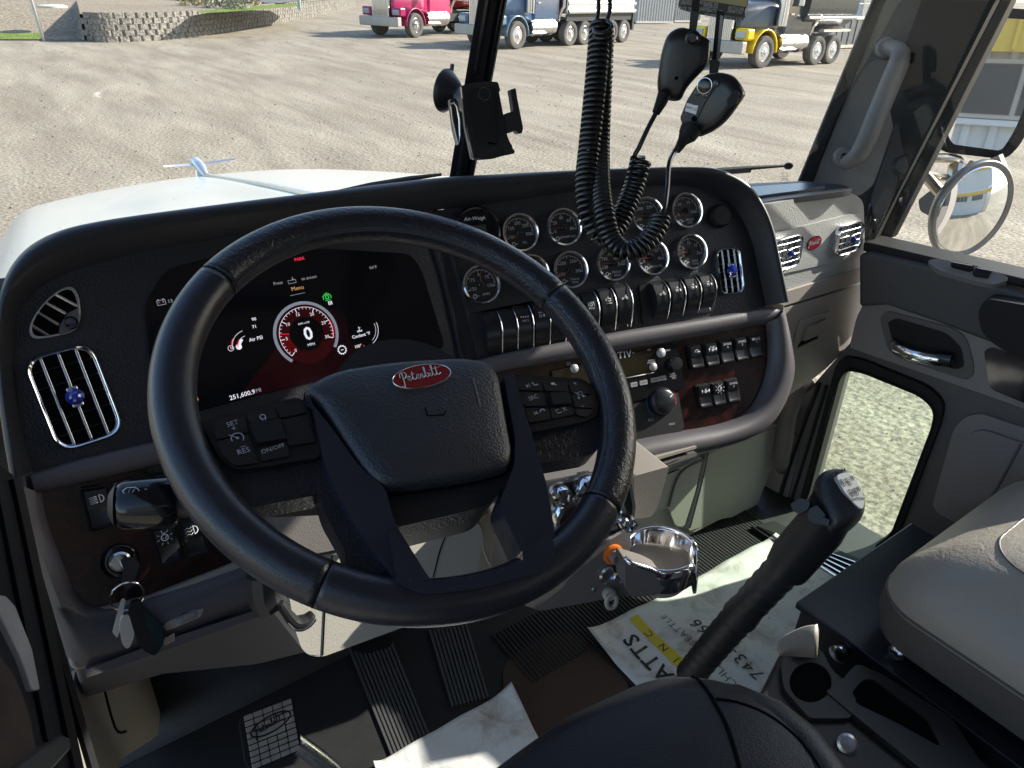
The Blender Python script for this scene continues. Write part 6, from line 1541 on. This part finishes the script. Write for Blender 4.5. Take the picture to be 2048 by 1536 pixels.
# ------------------------------------------------------------------ outdoors: ground, wall, verge
def gmat(name, c1, c2, sc, bump=.5, dist=.03, c3=None, streak=None, fine=60):
    m = mat(name, c1, .9, spec=.15)
    nt = m.node_tree; N = nt.nodes; L = nt.links; b = N['Principled BSDF']
    tc = N.new('ShaderNodeTexCoord')
    n1 = N.new('ShaderNodeTexNoise'); n1.inputs['Scale'].default_value = sc; n1.inputs['Detail'].default_value = 8; n1.inputs['Roughness'].default_value = .65
    mp_ = N.new('ShaderNodeMapping')
    if streak: mp_.inputs['Scale'].default_value = streak; mp_.inputs['Rotation'].default_value = (0, 0, math.radians(-28))
    L.new(tc.outputs['Object'], mp_.inputs[0]); L.new(mp_.outputs[0], n1.inputs['Vector'])
    n2 = N.new('ShaderNodeTexNoise'); n2.inputs['Scale'].default_value = fine; n2.inputs['Detail'].default_value = 4; n2.inputs['Roughness'].default_value = .8
    L.new(tc.outputs['Object'], n2.inputs['Vector'])
    v = N.new('ShaderNodeTexVoronoi'); v.inputs['Scale'].default_value = fine * .7; L.new(tc.outputs['Object'], v.inputs['Vector'])
    r = N.new('ShaderNodeValToRGB'); r.color_ramp.elements[0].position = .32; r.color_ramp.elements[0].color = (*c1, 1); r.color_ramp.elements[1].position = .68; r.color_ramp.elements[1].color = (*c2, 1)
    L.new(n1.outputs[0], r.inputs[0])
    mx = N.new('ShaderNodeMix'); mx.data_type = 'RGBA'; mx.blend_type = 'MULTIPLY'; mx.inputs[0].default_value = .75
    r2 = N.new('ShaderNodeValToRGB'); r2.color_ramp.elements[0].position = .40; r2.color_ramp.elements[0].color = (.30, .29, .28, 1); r2.color_ramp.elements[1].position = .60; r2.color_ramp.elements[1].color = (1.25, 1.22, 1.18, 1)
    L.new(n2.outputs[0], r2.inputs[0]); L.new(r.outputs[0], mx.inputs[6]); L.new(r2.outputs[0], mx.inputs[7]); L.new(mx.outputs[2], b.inputs['Base Color'])
    if streak:
        m3 = N.new('ShaderNodeMapping'); m3.inputs['Scale'].default_value = (.9, .16, 1); m3.inputs['Rotation'].default_value = (0, 0, math.radians(-52)); L.new(tc.outputs['Object'], m3.inputs[0])
        n3 = N.new('ShaderNodeTexNoise'); n3.inputs['Scale'].default_value = 1.0; n3.inputs['Detail'].default_value = 5; n3.inputs['Distortion'].default_value = 1.6; L.new(m3.outputs[0], n3.inputs['Vector'])
        r3 = N.new('ShaderNodeMapRange'); r3.inputs[1].default_value = .38; r3.inputs[2].default_value = .62; r3.inputs[3].default_value = .88; r3.inputs[4].default_value = 1.08; L.new(n3.outputs[0], r3.inputs[0])
        m4 = N.new('ShaderNodeMix'); m4.data_type = 'RGBA'; m4.blend_type = 'MULTIPLY'; m4.inputs[0].default_value = 1; L.new(mx.outputs[2], m4.inputs[6]); L.new(r3.outputs[0], m4.inputs[7]); L.new(m4.outputs[2], b.inputs['Base Color'])
    bn = N.new('ShaderNodeBump'); bn.inputs['Strength'].default_value = bump; bn.inputs['Distance'].default_value = dist
    L.new(v.outputs['Distance'], bn.inputs['Height']); L.new(bn.outputs[0], b.inputs['Normal'])
    return m
M['gravel'] = gmat('pale_gravel', (.255, .218, .168), (.39, .348, .278), .9, .6, .012, streak=(1, .25, 1), fine=24)
gp = MB(); R_ = 450
gp.grid([[Vector((x, y, 0)) for x in (-R_, -60, -10, 10, 60, R_)] for y in (-R_, -60, -10, 10, 60, R_)])
tag(gp.build('ground', M['gravel'], None), None, None, kind='structure')
def stones():
    rnd = random.Random(3); q = MB()
    for k in range(2600):
        r0 = .45 if k < 700 else 1
        if k < 700: x, y = rnd.uniform(1.9, 6.5), rnd.uniform(-.5, 4.5)
        else:
            y = 4 + 34 * rnd.random() ** 1.8; x = rnd.uniform(-.25 * y, 1.3 * y)
        r = rnd.uniform(.006, .020) * (1 + y * .03) * r0; p = Vector((x, y, r * .3))
        a = rnd.uniform(0, 6.3); d = Vector((math.cos(a), math.sin(a), 0)) * r; e = Vector((-math.sin(a), math.cos(a), 0)) * r * rnd.uniform(.6, .9); t = Vector((rnd.uniform(-.3, .3) * r, rnd.uniform(-.3, .3) * r, r * .6))
        q.add([p - d, p - e, p + d, p + e, p + t + d * .3, p + t - d * .4 + e * .2], [(0, 1, 4), (1, 2, 4), (2, 3, 4), (3, 5, 4), (3, 0, 5), (0, 4, 5)])
    tag(q.build('loose_stones', M['gravel'], None, sharp=20), 'loose pale stones scattered over the gravel yard', 'stones', kind='stuff')
stones()
def gpt(px, py, z=0.0):
    d = ray(px, py); return C0 + d * ((z - C0.z) / d.z)
# raised sandy ground behind the retaining wall and grass verges
M['sand'] = gmat('sandy_soil', (.26, .215, .16), (.34, .29, .225), .25, .5, .03, fine=9)
M['grass'] = gmat('mown_grass', (.13, .19, .04), (.24, .31, .08), 1.5, .8, .05, fine=20)
M['asphalt'] = gmat('street_asphalt', (.16, .16, .165), (.20, .20, .205), .4, .4, .01, fine=30)
wall_px = [(172, 83), (215, 85), (300, 82), (380, 76), (450, 66), (510, 55), (560, 46), (610, 38), (660, 28), (700, 17), (712, 10)]
wb = [gpt(*p) for p in wall_px]
WH = 1.02
wallc = cr(wb, 10)
# terrain following the top of the wall
def beyond(p, d):
    v = Vector((p.x, p.y, 0)).normalized(); return Vector((p.x + v.x * d, p.y + v.y * d, 0))
w0 = Vector((wallc[0].x, wallc[0].y, 0)); left_dir = Vector((-.9, .45, 0)).normalized()
top = [Vector((p.x, p.y, 0)) for p in wallc]
leftc = [gpt(170 - 440 * (1 - k / 12) ** 1.5, 82) for k in range(13)]
def hgt(left, d): 
    if not left: return WH - .07 if d < 1 else WH - .04
    t = min(1, d / 13); return .02 + (WH - .06) * t * t * (3 - 2 * t)
rows = []
for d in (0, .4, 1.5, 3, 5, 7, 9, 11, 13, 20, 40, 90, 250):
    rows.append([beyond(p, d + .3) + Vector((0, 0, hgt(True, d))) for p in leftc] + [beyond(p, d + .15) + Vector((0, 0, hgt(False, d))) for p in top])
tag(MB().grid(rows).build('bank_terrain', M['sand'], None, sharp=180, up=True), None, None, kind='structure')
def patch(name, px, z, m, label=None):
    q = MB(); pts = [gpt(x, y, z) for x, y in px]; q.add(pts, [tuple(range(len(pts)))])
    return tag(q.build(name, m, None, up=True), label, None, kind='structure')
tag(MB().grid([[beyond(p, d + .3) + Vector((0, 0, hgt(True, d) + .015)) for p in leftc[:9]] for d in (0, .4, 1.5, 2.4)]).build('grass', M['grass'], None, sharp=180, up=True), None, None, kind='structure')
patch('grass', [(395, 22), (470, 15), (560, 8), (600, 7), (604, 11), (520, 19), (450, 24), (400, 26)], WH + .0, M['grass'])
patch('street', [(-300, -6), (-300, -20), (650, -20), (640, -8), (600, 1), (560, 6), (440, 3), (300, -4)], WH + .02, M['asphalt'])
# retaining wall of split-face blocks laid in courses, one mesh
rw = MB(); L_ = [0]
for i in range(1, len(wallc)): L_.append(L_[-1] + (wallc[i] - wallc[i - 1]).length)
def wat(s):
    s = max(0, min(L_[-1], s))
    for i in range(1, len(L_)):
        if L_[i] >= s:
            t = (s - L_[i - 1]) / (L_[i] - L_[i - 1]); return wallc[i - 1].lerp(wallc[i], t), (wallc[i] - wallc[i - 1]).normalized()
    return wallc[-1], (wallc[-1] - wallc[-2]).normalized()
bw, bh = .46, .205
for c in range(5):
    s = -(c % 2) * bw / 2
    while s < L_[-1]:
        p, t = wat(s + bw / 2); nrm = Vector((t.y, -t.x, 0))
        if nrm.dot(-p) < 0: nrm = -nrm
        z = c * bh + bh / 2; back = -.02 * c
        j = random.uniform(-.012, .012); g = .035
        cc = Vector((p.x, p.y, 0)) + nrm * (back + j)
        f0 = [cc - t * (bw / 2 - .004), cc + t * (bw / 2 - .004)]
        zz0, zz1 = z - bh / 2 + .004, z + bh / 2 - .004
        b_ = nrm * -.28; k = t * .07
        vs = [f0[0] + k * 1.0 + nrm * .0 + Vector((0, 0, zz0)), f0[1] - k + Vector((0, 0, zz0)), f0[1] - k + Vector((0, 0, zz1)), f0[0] + k + Vector((0, 0, zz1)),
              f0[0] - nrm * g * 2 + Vector((0, 0, zz0)), f0[1] - nrm * g * 2 + Vector((0, 0, zz0)), f0[1] - nrm * g * 2 + Vector((0, 0, zz1)), f0[0] - nrm * g * 2 + Vector((0, 0, zz1)),
              f0[0] + b_ + Vector((0, 0, zz0)), f0[1] + b_ + Vector((0, 0, zz0)), f0[1] + b_ + Vector((0, 0, zz1)), f0[0] + b_ + Vector((0, 0, zz1))]
        rw.add(vs, [(0, 1, 2, 3), (4, 0, 3, 7), (1, 5, 6, 2), (8, 4, 7, 11), (5, 9, 10, 6), (3, 2, 6, 7), (7, 6, 10, 11), (4, 5, 1, 0)])
        s += bw
tag(rw.build('retaining_wall', gmat('split_face_block', (.20, .185, .165), (.28, .26, .23), 1.5, .8, .03, fine=12), None), 'low curved retaining wall of grey split-face blocks beyond the yard', 'wall')
# poles
def pole(name, px, py, h, r, m, label, z=0.0, lean=0, sq=False):
    b = gpt(px, py, z)
    q = MB().tube([b, b + Vector((lean, 0, h))], r, 4 if sq else 12)
    return tag(q.build(name, m, None), label, 'post')
pole('fence_post', 88, 81, 3.4, .06, M['steel'], 'lone grey steel post by the grass left of the block wall', 0, -.15)
pole('sign_post', 600, 20, 3, .07, mat('green_grey_steel', (.30, .36, .33), .4), 'pale green-grey post on the bank behind the curved wall', WH + .1)
tag(MB().lathe(gpt(105, 15, WH + .02), (0, 0, 1), [(.55, 0), (.55, .06), (.45, .1), (0, .12)], 24).build('flat_stone', mat('pale_stone', (.5, .48, .42), .8), None), 'flat pale round stone slab on the sandy bank', 'stone')
# shrubs on the bank
def shrub(px, py, r, label, m, n=260):
    c = gpt(px, py, WH)
    t = thing('shrub', label, 'shrub', c, 'dry shrubs on the bank')
    q = MB()
    for k in range(7):
        a = random.uniform(0, 2 * PI); q.tube([c, c + Vector((math.cos(a) * r * .5, math.sin(a) * r * .5, r * .7))], [.02, .008], 4)
    q.build('stem', M['taupedk'], t)
    q = MB(); rnd = random.Random(int(px))
    for k in range(n):
        a, e = rnd.uniform(0, 2 * PI), rnd.uniform(-.1, 1.4); R = r * rnd.uniform(.55, 1.1) * (1 + .25 * math.sin(3 * a + px))
        p = c + Vector((math.cos(a) * math.cos(e) * R * 1.3, math.sin(a) * math.cos(e) * R * 1.3, math.sin(e) * R * .85))
        d = Vector((rnd.uniform(-1, 1), rnd.uniform(-1, 1), rnd.uniform(.2, 1))).normalized() * r * .13; e_ = d.cross(Vector((rnd.random(), rnd.random(), .3))).normalized() * r * .06
        q.add([p - d - e_ * .3, p + e_, p + d, p - e_], [(0, 1, 2, 3)])
    q.build('foliage', m, t)
sage = mat('sage_leaves', (.27, .27, .19), .7, var=.3, vscale=3); straw = mat('straw_leaves', (.36, .30, .15), .7, var=.3, vscale=3)
for x, y, r, l, m_ in ((385, 10, .55, 'small straw-coloured shrub, leftmost on the bank', straw), (410, 8, .7, 'grey-green shrub second from left on the bank', sage), (440, 14, .8, 'rounded sage shrub in the middle of the bank', sage), (470, 18, .5, 'small sage shrub just behind the wall top', sage), (490, 9, .7, 'straw-coloured shrub right of the sage shrubs', straw), (430, 2, 1.0, 'tall sage shrub farthest back on the bank', sage)): shrub(x, y, r, l, m_)

# ------------------------------------------------------------------ trucks parked across the yard
M['tyre'] = mat('dusty_tyre', (.10, .092, .082), .85, var=.25, vscale=4)
M['tread_blk'] = mat('black_chassis', (.018, .018, .02), .6)
M['truckglass'] = mat('dark_truck_glass', (.02, .03, .04), .06)
M['wheelal'] = mat('polished_wheel', (.75, .75, .76), .14, 1.0, var=.1, vscale=12)
M['dustbumper'] = mat('dusty_bumper', (.42, .38, .33), .5, .3, var=.2, vscale=3)
def paint(n, c): return mat(n, c, .30, coat=.35, var=.22, vscale=1.6)
def truck(label, base, head, scale, pal, axles, body, body_kind, stripe=None, L=8.6, cabx=2.9):
    """x axis: backwards from the front bumper, y: to the right of the drawing (far side), built in local units of metres"""
    hd = Vector((head[0], head[1], 0)).normalized(); sd = Vector((-hd.y, hd.x, 0))
    if sd.dot(Vector((base.x, base.y, 0))) < 0: sd = -sd      # far side
    t = thing('dump_truck', label, 'truck', base)
    def Lc(x, y, z): return base + (-hd * x + sd * y) * scale + Vector((0, 0, z * scale))
    B = -hd; 
    def bx(q, x0, x1, y0, y1, z0, z1): return q.box(Lc((x0 + x1) / 2, (y0 + y1) / 2, (z0 + z1) / 2), B, sd, Vector((0, 0, 1)), (x1 - x0) * scale, (y1 - y0) * scale, (z1 - z0) * scale)
    def wheel(x, y, R=.53, W=.30, dual=False):
        for k in ((0, 1) if False else (0,)):
            w = thing('w', '', '', base); bpy.data.objects.remove(w)
            c = Lc(x, y, R); a = -sd if y < 1 else sd
            o = MB().lathe(c, a, [(R * .60, -W), (R * .95, -W), (R, -W * .85), (R, -.02), (R * .96, .03), (R * .78, .045), (R * .62, .02), (R * .60, -.02)], 36).build('wheel', M['tyre'], t, sharp=50)
            hub = [(R * .60, .00), (R * .56, .012), (R * .52, -.05), (R * .34, -.09), (R * .30, .0), (R * .16, .03), (R * .12, .07), (0, .075)]
            rim = MB().lathe(c, a, hub, 32).build('rim', M['wheelal'], o, sharp=40)
            q = MB()
            for k2 in range(10):
                an = 2 * PI * k2 / 10; d = B * math.cos(an) + Vector((0, 0, 1)) * math.sin(an)
                q.lathe(c + d * R * .25, a, [(.02, -.07), (.02, .03), (0, .035)], 6)
            q.build('lug_nut', M['chrome'], rim)
    # chassis
    q = MB(); bx(q, .5, L, .75, .95, .75, 1.0); bx(q, .5, L, 1.55, 1.75, .75, 1.0)
    for x in [k * 1.2 + 1 for k in range(int(L / 1.2))]: bx(q, x, x + .15, .9, 1.6, .78, .96)
    bx(q, cabx - .1, L - 1.2, .55, 1.95, .60, 1.02); q.build('chassis', M['tread_blk'], t, bevel=.01)
    # bumper, grille, hood, fenders
    q = MB(); bx(q, -.05, .22, .02, 2.48, .48, .88); q.build('bumper', pal.get('bumper', M['dustbumper']), t, bevel=.04, seg=3)
    q = MB(); bx(q, .12, .30, .72, 1.78, .86, 1.92); q.build('grille_surround', M['chromedim'], t, bevel=.03)
    q = MB()
    for k in range(12): bx(q, .10, .13, .80 + k * .078, .83 + k * .078, .92, 1.86)
    q.build('grille_bars', M['chrome'], t)
    rows = []
    for x, hw, z in ((.28, .56, 1.88), (.5, .62, 1.96), (1.2, .74, 2.04), (2.0, .86, 2.12), (cabx - .35, .94, 2.18)):
        rows.append([Lc(x, 1.25 + a * hw, b) for a, b in ((-1.02, .98), (-1.0, 1.3), (-.99, z - .22), (-.88, z - .08), (-.6, z), (0, z + .03), (.6, z), (.88, z - .08), (.99, z - .22), (1.0, 1.3), (1.02, .98))])
    MB().grid(rows).build('hood', pal['hood'], t, sharp=70, solid=.02)
    for y0, y1 in ((.0, .62), (1.88, 2.5)):
        q = MB(); rows = []
        for k in range(13):
            a = PI * k / 12; R = .66
            rows.append([Lc(1.25 - math.cos(a) * R * 1.02, yy, .50 + math.sin(a) * R * 1.1) for yy in (y0, y0 + .04, y1)] )
        q.grid(rows); 
        q.build('fender', pal['fender'], t, solid=.05, sharp=60)
        q = MB(); bx(q, .20, .62, y0 + .06, y1, .90, 1.28); q.build('fender_front', pal['fender'], t, bevel=.08, seg=4)
        q = MB(); bx(q, .15, .24, y0 + .14, y1 - .10, .98, 1.18); q.build('headlight', mat('headlight_lens', (.45, .50, .55), .08, .4), t, bevel=.02)
    # cab with windshield and doors
    cx0 = cabx - .45
    rows = []
    for z, xf, xb, hw in ((.95, cx0, cx0 + 1.75, 1.02), (2.05, cx0, cx0 + 1.75, 1.04), (2.15, cx0 + .02, cx0 + 1.75, 1.03), (2.85, cx0 + .38, cx0 + 1.72, .93), (2.98, cx0 + .55, cx0 + 1.66, .84)):
        rows.append([Lc(xf, 1.25 - hw + .12, z), Lc(xf + .12, 1.25 - hw, z), Lc(xb, 1.25 - hw, z), Lc(xb, 1.25 + hw, z), Lc(xf + .12, 1.25 + hw, z), Lc(xf, 1.25 + hw - .12, z)])
    q = MB().grid(rows, closed=True); q.f.append(tuple(range(24, 30))); q.build('cab_body', pal['cab'], t, bevel=.02)
    q = MB().add([Lc(cx0 - .005 + .03, 1.25 - .86, 2.16), Lc(cx0 - .005 + .03, 1.25 + .86, 2.16), Lc(cx0 + .365, 1.25 + .76, 2.80), Lc(cx0 + .365, 1.25 - .76, 2.80)], [(0, 1, 2, 3)]); q.build('windshield', M['truckglass'], t, solid=.01)
    for y, s_ in ((1.25 - 1.035, -1), (1.25 + 1.035, 1)):
        q = MB().add([Lc(cx0 + .22, y + s_ * .012, 1.98), Lc(cx0 + 1.05, y + s_ * .012, 1.98), Lc(cx0 + 1.05, y - s_ * .055, 2.74), Lc(cx0 + .48, y - s_ * .055, 2.74)], [(0, 1, 2, 3)]); q.build('side_window', M['truckglass'], t, solid=.01)
        q = MB(); bx(q, cx0 + .25, cx0 + .45, y - .01 + s_ * .02, y + .01 + s_ * .02, 1.70, 1.76); q.build('door_handle', M['chrome'], t)
    # tank, steps, stacks, mirrors
    tx0, tx1 = 2.25, 3.9
    P0_, P1_ = Lc(tx0, .36, .78), Lc(tx1, .36, .78)
    tk = MB().tube([P0_, P1_], .33 * scale, 28).build('fuel_tank', M['chromedim'], t, sharp=50)
    q = MB()
    for x in (tx0 + .25, tx0 + .8, tx1 - .25): q.tube([Lc(x, .36, .78) + (sd * math.cos(a) + Vector((0, 0, 1)) * math.sin(a)) * .335 * scale for a in [2 * PI * k / 28 for k in range(28)]], .015, 6, closed=True)
    q.build('tank_strap', M['chrome'], tk)
    q = MB(); bx(q, tx0, tx0 + .9, .05, .35, .95, 1.0); bx(q, tx0, tx0 + .9, .0, .30, .55, .60); q.build('step', M['chromedim'], t, bevel=.01)
    for y in (.12, 2.38):
        s_ = MB().tube([Lc(cx0 + 1.95, y + (.25 if y < 1 else -.25), 1.0), Lc(cx0 + 1.95, y + (.2 if y < 1 else -.2), 1.3), Lc(cx0 + 1.95, y, 1.6), Lc(cx0 + 1.95, y, 3.6)], .075 * scale, 14).build('exhaust_stack', M['chrome'], t)
    q = MB()
    for k in range(5): bx(q, cx0 - .1, cx0 - .0, .35 + k * .42, .47 + k * .42, 3.0, 3.06)
    q.build('roof_light', M['amber'], t)
    for y, s_ in ((.05, -1), (2.45, 1)):
        m_ = MB(); bx(m_, cx0 + .1, cx0 + .16, y + s_ * .28 - .1, y + s_ * .28 + .1, 2.0, 2.6); m_.build('mirror', M['chromedim'], t, bevel=.02)
        MB().tube([Lc(cx0 + .1, y + s_ * .28, 2.3), Lc(cx0 + .1, y - s_ * .1, 2.3)], .02, 6).build('mirror_arm', M['chrome'], t)
        if pal.get('aircleaner'): MB().tube([Lc(cx0 - .28, y + (.12 if s_ < 0 else -.12), 1.35), Lc(cx0 - .28, y + (.12 if s_ < 0 else -.12), 2.25)], .19 * scale, 18).build('air_cleaner', M['chrome'], t, bevel=.01)
    for x in axles:
        wheel(x, 0.02, .53 if x < 2 or pal.get('big') else pal.get('tr', .50)); wheel(x, 2.48, .53)
    for x in axles[1:]:
        MB().tube([Lc(x, .3, .53), Lc(x, 2.2, .53)], .09, 10).build('axle', M['tread_blk'], t)
    # dump body
    b0, b1 = body
    if body_kind == 'ribbed':
        q = MB(); bx(q, b0, b1, .02, 2.48, 1.30, 2.75); bd_ = q.build('dump_body', M['aoff'], t, bevel=.05)
        q = MB()
        for z, h_ in ((1.30, .16), (1.62, .14), (1.94, .14), (2.26, .14), (2.62, .16)):
            q.tube([Lc(b0 + .03, .0, z + h_ / 2), Lc(b1 - .03, .0, z + h_ / 2)], h_ * .62 * scale, 14, flat=1)
        q.build('rib', mat('polished_body_rib', (.85, .85, .86), .16, .9), bd_)
        q = MB(); bx(q, b0, b1, .05, .12, 1.0, 1.28); bx(q, b1 - .1, b1 + .05, .0, 2.5, .55, 1.3); q.build('mud_flap', M['tread_blk'], t)
    else:
        rows = []
        for x in (b0, b1):
            rows.append([Lc(x, 1.25 + math.cos(a) * 1.25, 1.95 + math.sin(a) * .85) for a in [PI + PI * k / 14 for k in range(15)]] + [Lc(x, 2.5, 2.75), Lc(x, 0, 2.75)])
        q = MB().grid(rows, closed=True); n_ = len(rows[0]); q.f += [tuple(range(n_))[::-1], tuple(range(n_, 2 * n_))]
        bd_ = q.build('dump_body', pal['body'], t, sharp=30)
        q = MB(); q.tube([Lc(b0, -.02, 1.62), Lc(b1, -.02, 1.62)], .06, 8); bx(q, b0, b1, -.02, .1, 2.66, 2.78)
        bx(q, b0 + 1.2, b1 - .2, .0, .5, 1.14, 1.22); q.build('body_rail', M['aoff'], bd_)
        q = MB()
        for k in range(3): bx(q, b0 + .6 + k * .75, b0 + 1.05 + k * .75, .0 - .01, .03, 2.30, 2.44)
        q.build('marking', M['white'], bd_, bevel=.02)
    return t
pink = dict(hood=paint('magenta_paint', (.34, .010, .075)), fender=paint('magenta_fender', (.34, .010, .085)), cab=paint('magenta_cab', (.55, .012, .10)), body=paint('dark_red_paint', (.25, .01, .02)))
blue = dict(hood=paint('dark_blue_paint', (.035, .085, .16)), fender=paint('slate_blue_paint', (.10, .17, .25)), cab=paint('navy_paint', (.03, .07, .14)), aircleaner=True, tr=.50)
yel = dict(hood=paint('black_truck_paint', (.02, .025, .03)), fender=paint('yellow_paint', (.80, .55, .01)), cab=paint('black_cab_paint', (.02, .03, .04)), aircleaner=True, body=paint('black_body', (.03, .035, .04)), bumper=M['dustbumper'])
def place(label, wheel_px, head_to, pal, axles, body, kind, L, front_x=1.25):
    """put the near front wheel over the given spot of the ground"""
    g = gpt(*wheel_px); h = Vector((head_to[0], head_to[1], 0)).normalized()
    sd = Vector((-h.y, h.x, 0)); 
    if sd.dot(Vector((g.x, g.y, 0))) < 0: sd = -sd
    base = Vector((g.x, g.y, 0)) + h * front_x - sd * .15
    return truck(label, base, h, 1.0, pal, axles, body, kind, L=L)
f1 = gpt(825, 74); 
place('magenta semi truck with chrome grille, farthest left of the parked trucks', (829, 75), (-.92, -.36), pink, (1.25, 5.9, 7.2), (4.4, 9.0), 'round', 9.0)
b_a, b_b = gpt(1030, 98), gpt(1250, 84)
place('blue dump truck with polished ribbed body and a row of axles, middle of the trucks', (1030, 98), (b_a.x - b_b.x, b_a.y - b_b.y), blue, (1.25, 4.85, 5.95, 7.05, 8.1, 9.15), (4.55, 9.9), 'ribbed', 9.9)
y_a, y_b = gpt(1515, 136), gpt(1640, 128)
place('black and yellow dump truck with dusty bumper, right of the hanging microphones', (1516, 136), (y_a.x - y_b.x, y_a.y - y_b.y), yel, (1.25, 4.55, 5.6), (3.5, 6.7), 'round', 6.8)

# ------------------------------------------------------------------ things at the far edge of the yard
def container(px0, px1, py, h, depth, m, label, cat='container', z=0, name='storage_container', ribs_n=14, far=None):
    a, b = gpt(px0, py), gpt(px1, py if far is None else far); d = (b - a).normalized(); nrm = Vector((d.y, -d.x, 0))
    if nrm.dot(-a) < 0: nrm = -nrm
    t = thing(name, label, cat, (a + b) / 2)
    w = (b - a).length
    MB().box((a + b) / 2 - nrm * depth / 2 + Vector((0, 0, h / 2 + .1)), d, nrm, Vector((0, 0, 1)), w, depth, h).build('body', m, t, bevel=.02)
    q = MB()
    for k in range(ribs_n):
        q.box(a + d * (w * (k + .5) / ribs_n) + Vector((0, 0, h / 2 + .1)), d, nrm, Vector((0, 0, 1)), w / ribs_n * .45, .06, h * .92)
    q.build('corrugation', m, t)
    q = MB(); q.box((a + b) / 2 - nrm * depth / 2 + Vector((0, 0, h + .12)), d, nrm, Vector((0, 0, 1)), w + .05, depth + .05, .12); q.box((a + b) / 2 + Vector((0, 0, .12)), d, nrm, Vector((0, 0, 1)), w + .05, .12, .14)
    q.build('frame_rail', M['aoff'], t)
    return t
container(1272, 1345, 48, 1.9, 2.4, mat('pale_grey_steel', (.35, .35, .34), .5, var=.15), 'pale grey steel bin standing behind the coiled cord')
container(1348, 1400, 46, 1.8, 2.4, mat('mid_grey_steel', (.26, .265, .27), .5, var=.15), 'mid grey steel bin partly hidden by the microphones')
container(1575, 1720, 34, 2.9, 2.4, mat('blue_grey_panel', (.42, .46, .52), .4, var=.08), 'long pale blue-grey trailer behind the yellow truck', cat='trailer', name='box_trailer', far=40)
container(1650, 1722, 100, 1.25, 1.5, mat('dark_scrap_metal', (.11, .11, .115), .6, var=.4, vscale=5), 'low dark metal skid of parts right of the dump truck', cat='skid', name='parts_skid', ribs_n=6, far=96)
container(1655, 1690, 62, 1.3, 1.2, mat('brown_crate', (.22, .16, .13), .7, var=.2), 'brown crate standing behind the dark parts skid', cat='crate', name='crate', ribs_n=5)
def fence(px0, py0, px1, py1, h, label, n=8):
    a, b = gpt(px0, py0), gpt(px1, py1); t = thing('chain_link_fence', label, 'fence', a)
    for k in range(n): 
        p = a.lerp(b, k / (n - 1)); MB().tube([p, p + Vector((0, 0, h))], .04, 8).build('post', M['steel'], t)
    q = MB(); q.tube([a + Vector((0, 0, h - .05)), b + Vector((0, 0, h - .05))], .03, 6); q.tube([a + Vector((0, 0, .15)), b + Vector((0, 0, .15))], .02, 6)
    d = (b - a); N_ = int(d.length / .35)
    for k in range(N_):
        p = a + d * (k / N_)
        for s_ in (-1, 1):
            p2 = p + d.normalized() * h * s_ * .9
            if 0 <= (p2 - a).dot(d.normalized()) <= d.length: q.tube([p + Vector((0, 0, .1)), p2 + Vector((0, 0, h - .05))], .008, 3)
    q.build('mesh', M['steel'], t)
fence(1240, 44, 1420, 46, 2.2, 'chain link fence behind the grey bins', 7)
fence(1640, 92, 1800, 84, 2.0, 'chain link fence right of the dump truck', 6)

# ------------------------------------------------------------------ workshop building behind our truck, seen in the mirrors
bl = thing('workshop_building', 'white corrugated building with yellow band, seen only in the side mirrors', 'building', (0, -9, 0))
BY = -8.5
M['whitewall'] = mat('white_corrugated_wall', (.62, .63, .64), .5, var=.05)
M['yellowwall'] = mat('yellow_corrugated_band', (.72, .52, .12), .5, var=.05)
M['officeglass'] = mat('office_window_glass', (.09, .09, .095), .25)
bx0, bx1 = -12.0, 9.5
q = MB(); q.wbox(bx0, bx1, BY - 8, BY, 0, 6.4); q.build('wall', M['whitewall'], bl)
q = MB(); k = bx0 + .1
while k < bx1: q.wbox(k, k + .10, BY, BY + .04, 0, 5.4); k += .30
q.build('wall_corrugation', M['whitewall'], bl, bevel=.02)
q = MB(); q.wbox(bx0 - .05, bx1 + .05, BY, BY + .06, 5.4, 6.4); q.wbox(bx0, bx1, BY, BY + .25, 2.52, 2.88); q.build('band', M['yellowwall'], bl)
q = MB(); k = bx0 + .1
while k < bx1: q.wbox(k, k + .10, BY + .06, BY + .11, 5.42, 6.38); q.wbox(k, k + .05, BY + .25, BY + .29, 2.53, 2.87); k += .26
q.build('band_corrugation', M['yellowwall'], bl, bevel=.02)
for xw in (-11.32, -8.12, -4.92, -1.72, 1.48, 4.68):
    fr2 = MB(); fr2.wbox(xw, xw + 2.4, BY + .0, BY + .10, 1.76, 2.44); f_ = fr2.build('window', mat('window_frame', (.5, .46, .42), .5), bl)
    q = MB(); 
    for i in range(4): q.wbox(xw + .06 + i * .585, xw + .585 + i * .585, BY + .09, BY + .112, 1.81, 2.39)
    q.build('pane', M['officeglass'], f_)
q = MB(); q.wbox(bx0, bx1, BY, BY + .27, 2.88, 3.05); q.wbox(bx0, bx1, BY, BY + .14, 1.68, 1.75); q.build('trim', M['white'], bl)
q = MB(); q.wbox(8.1, 9.3, BY + .06, BY + .12, 0, 3.2); q.build('roller_door', M['aoff'], bl)
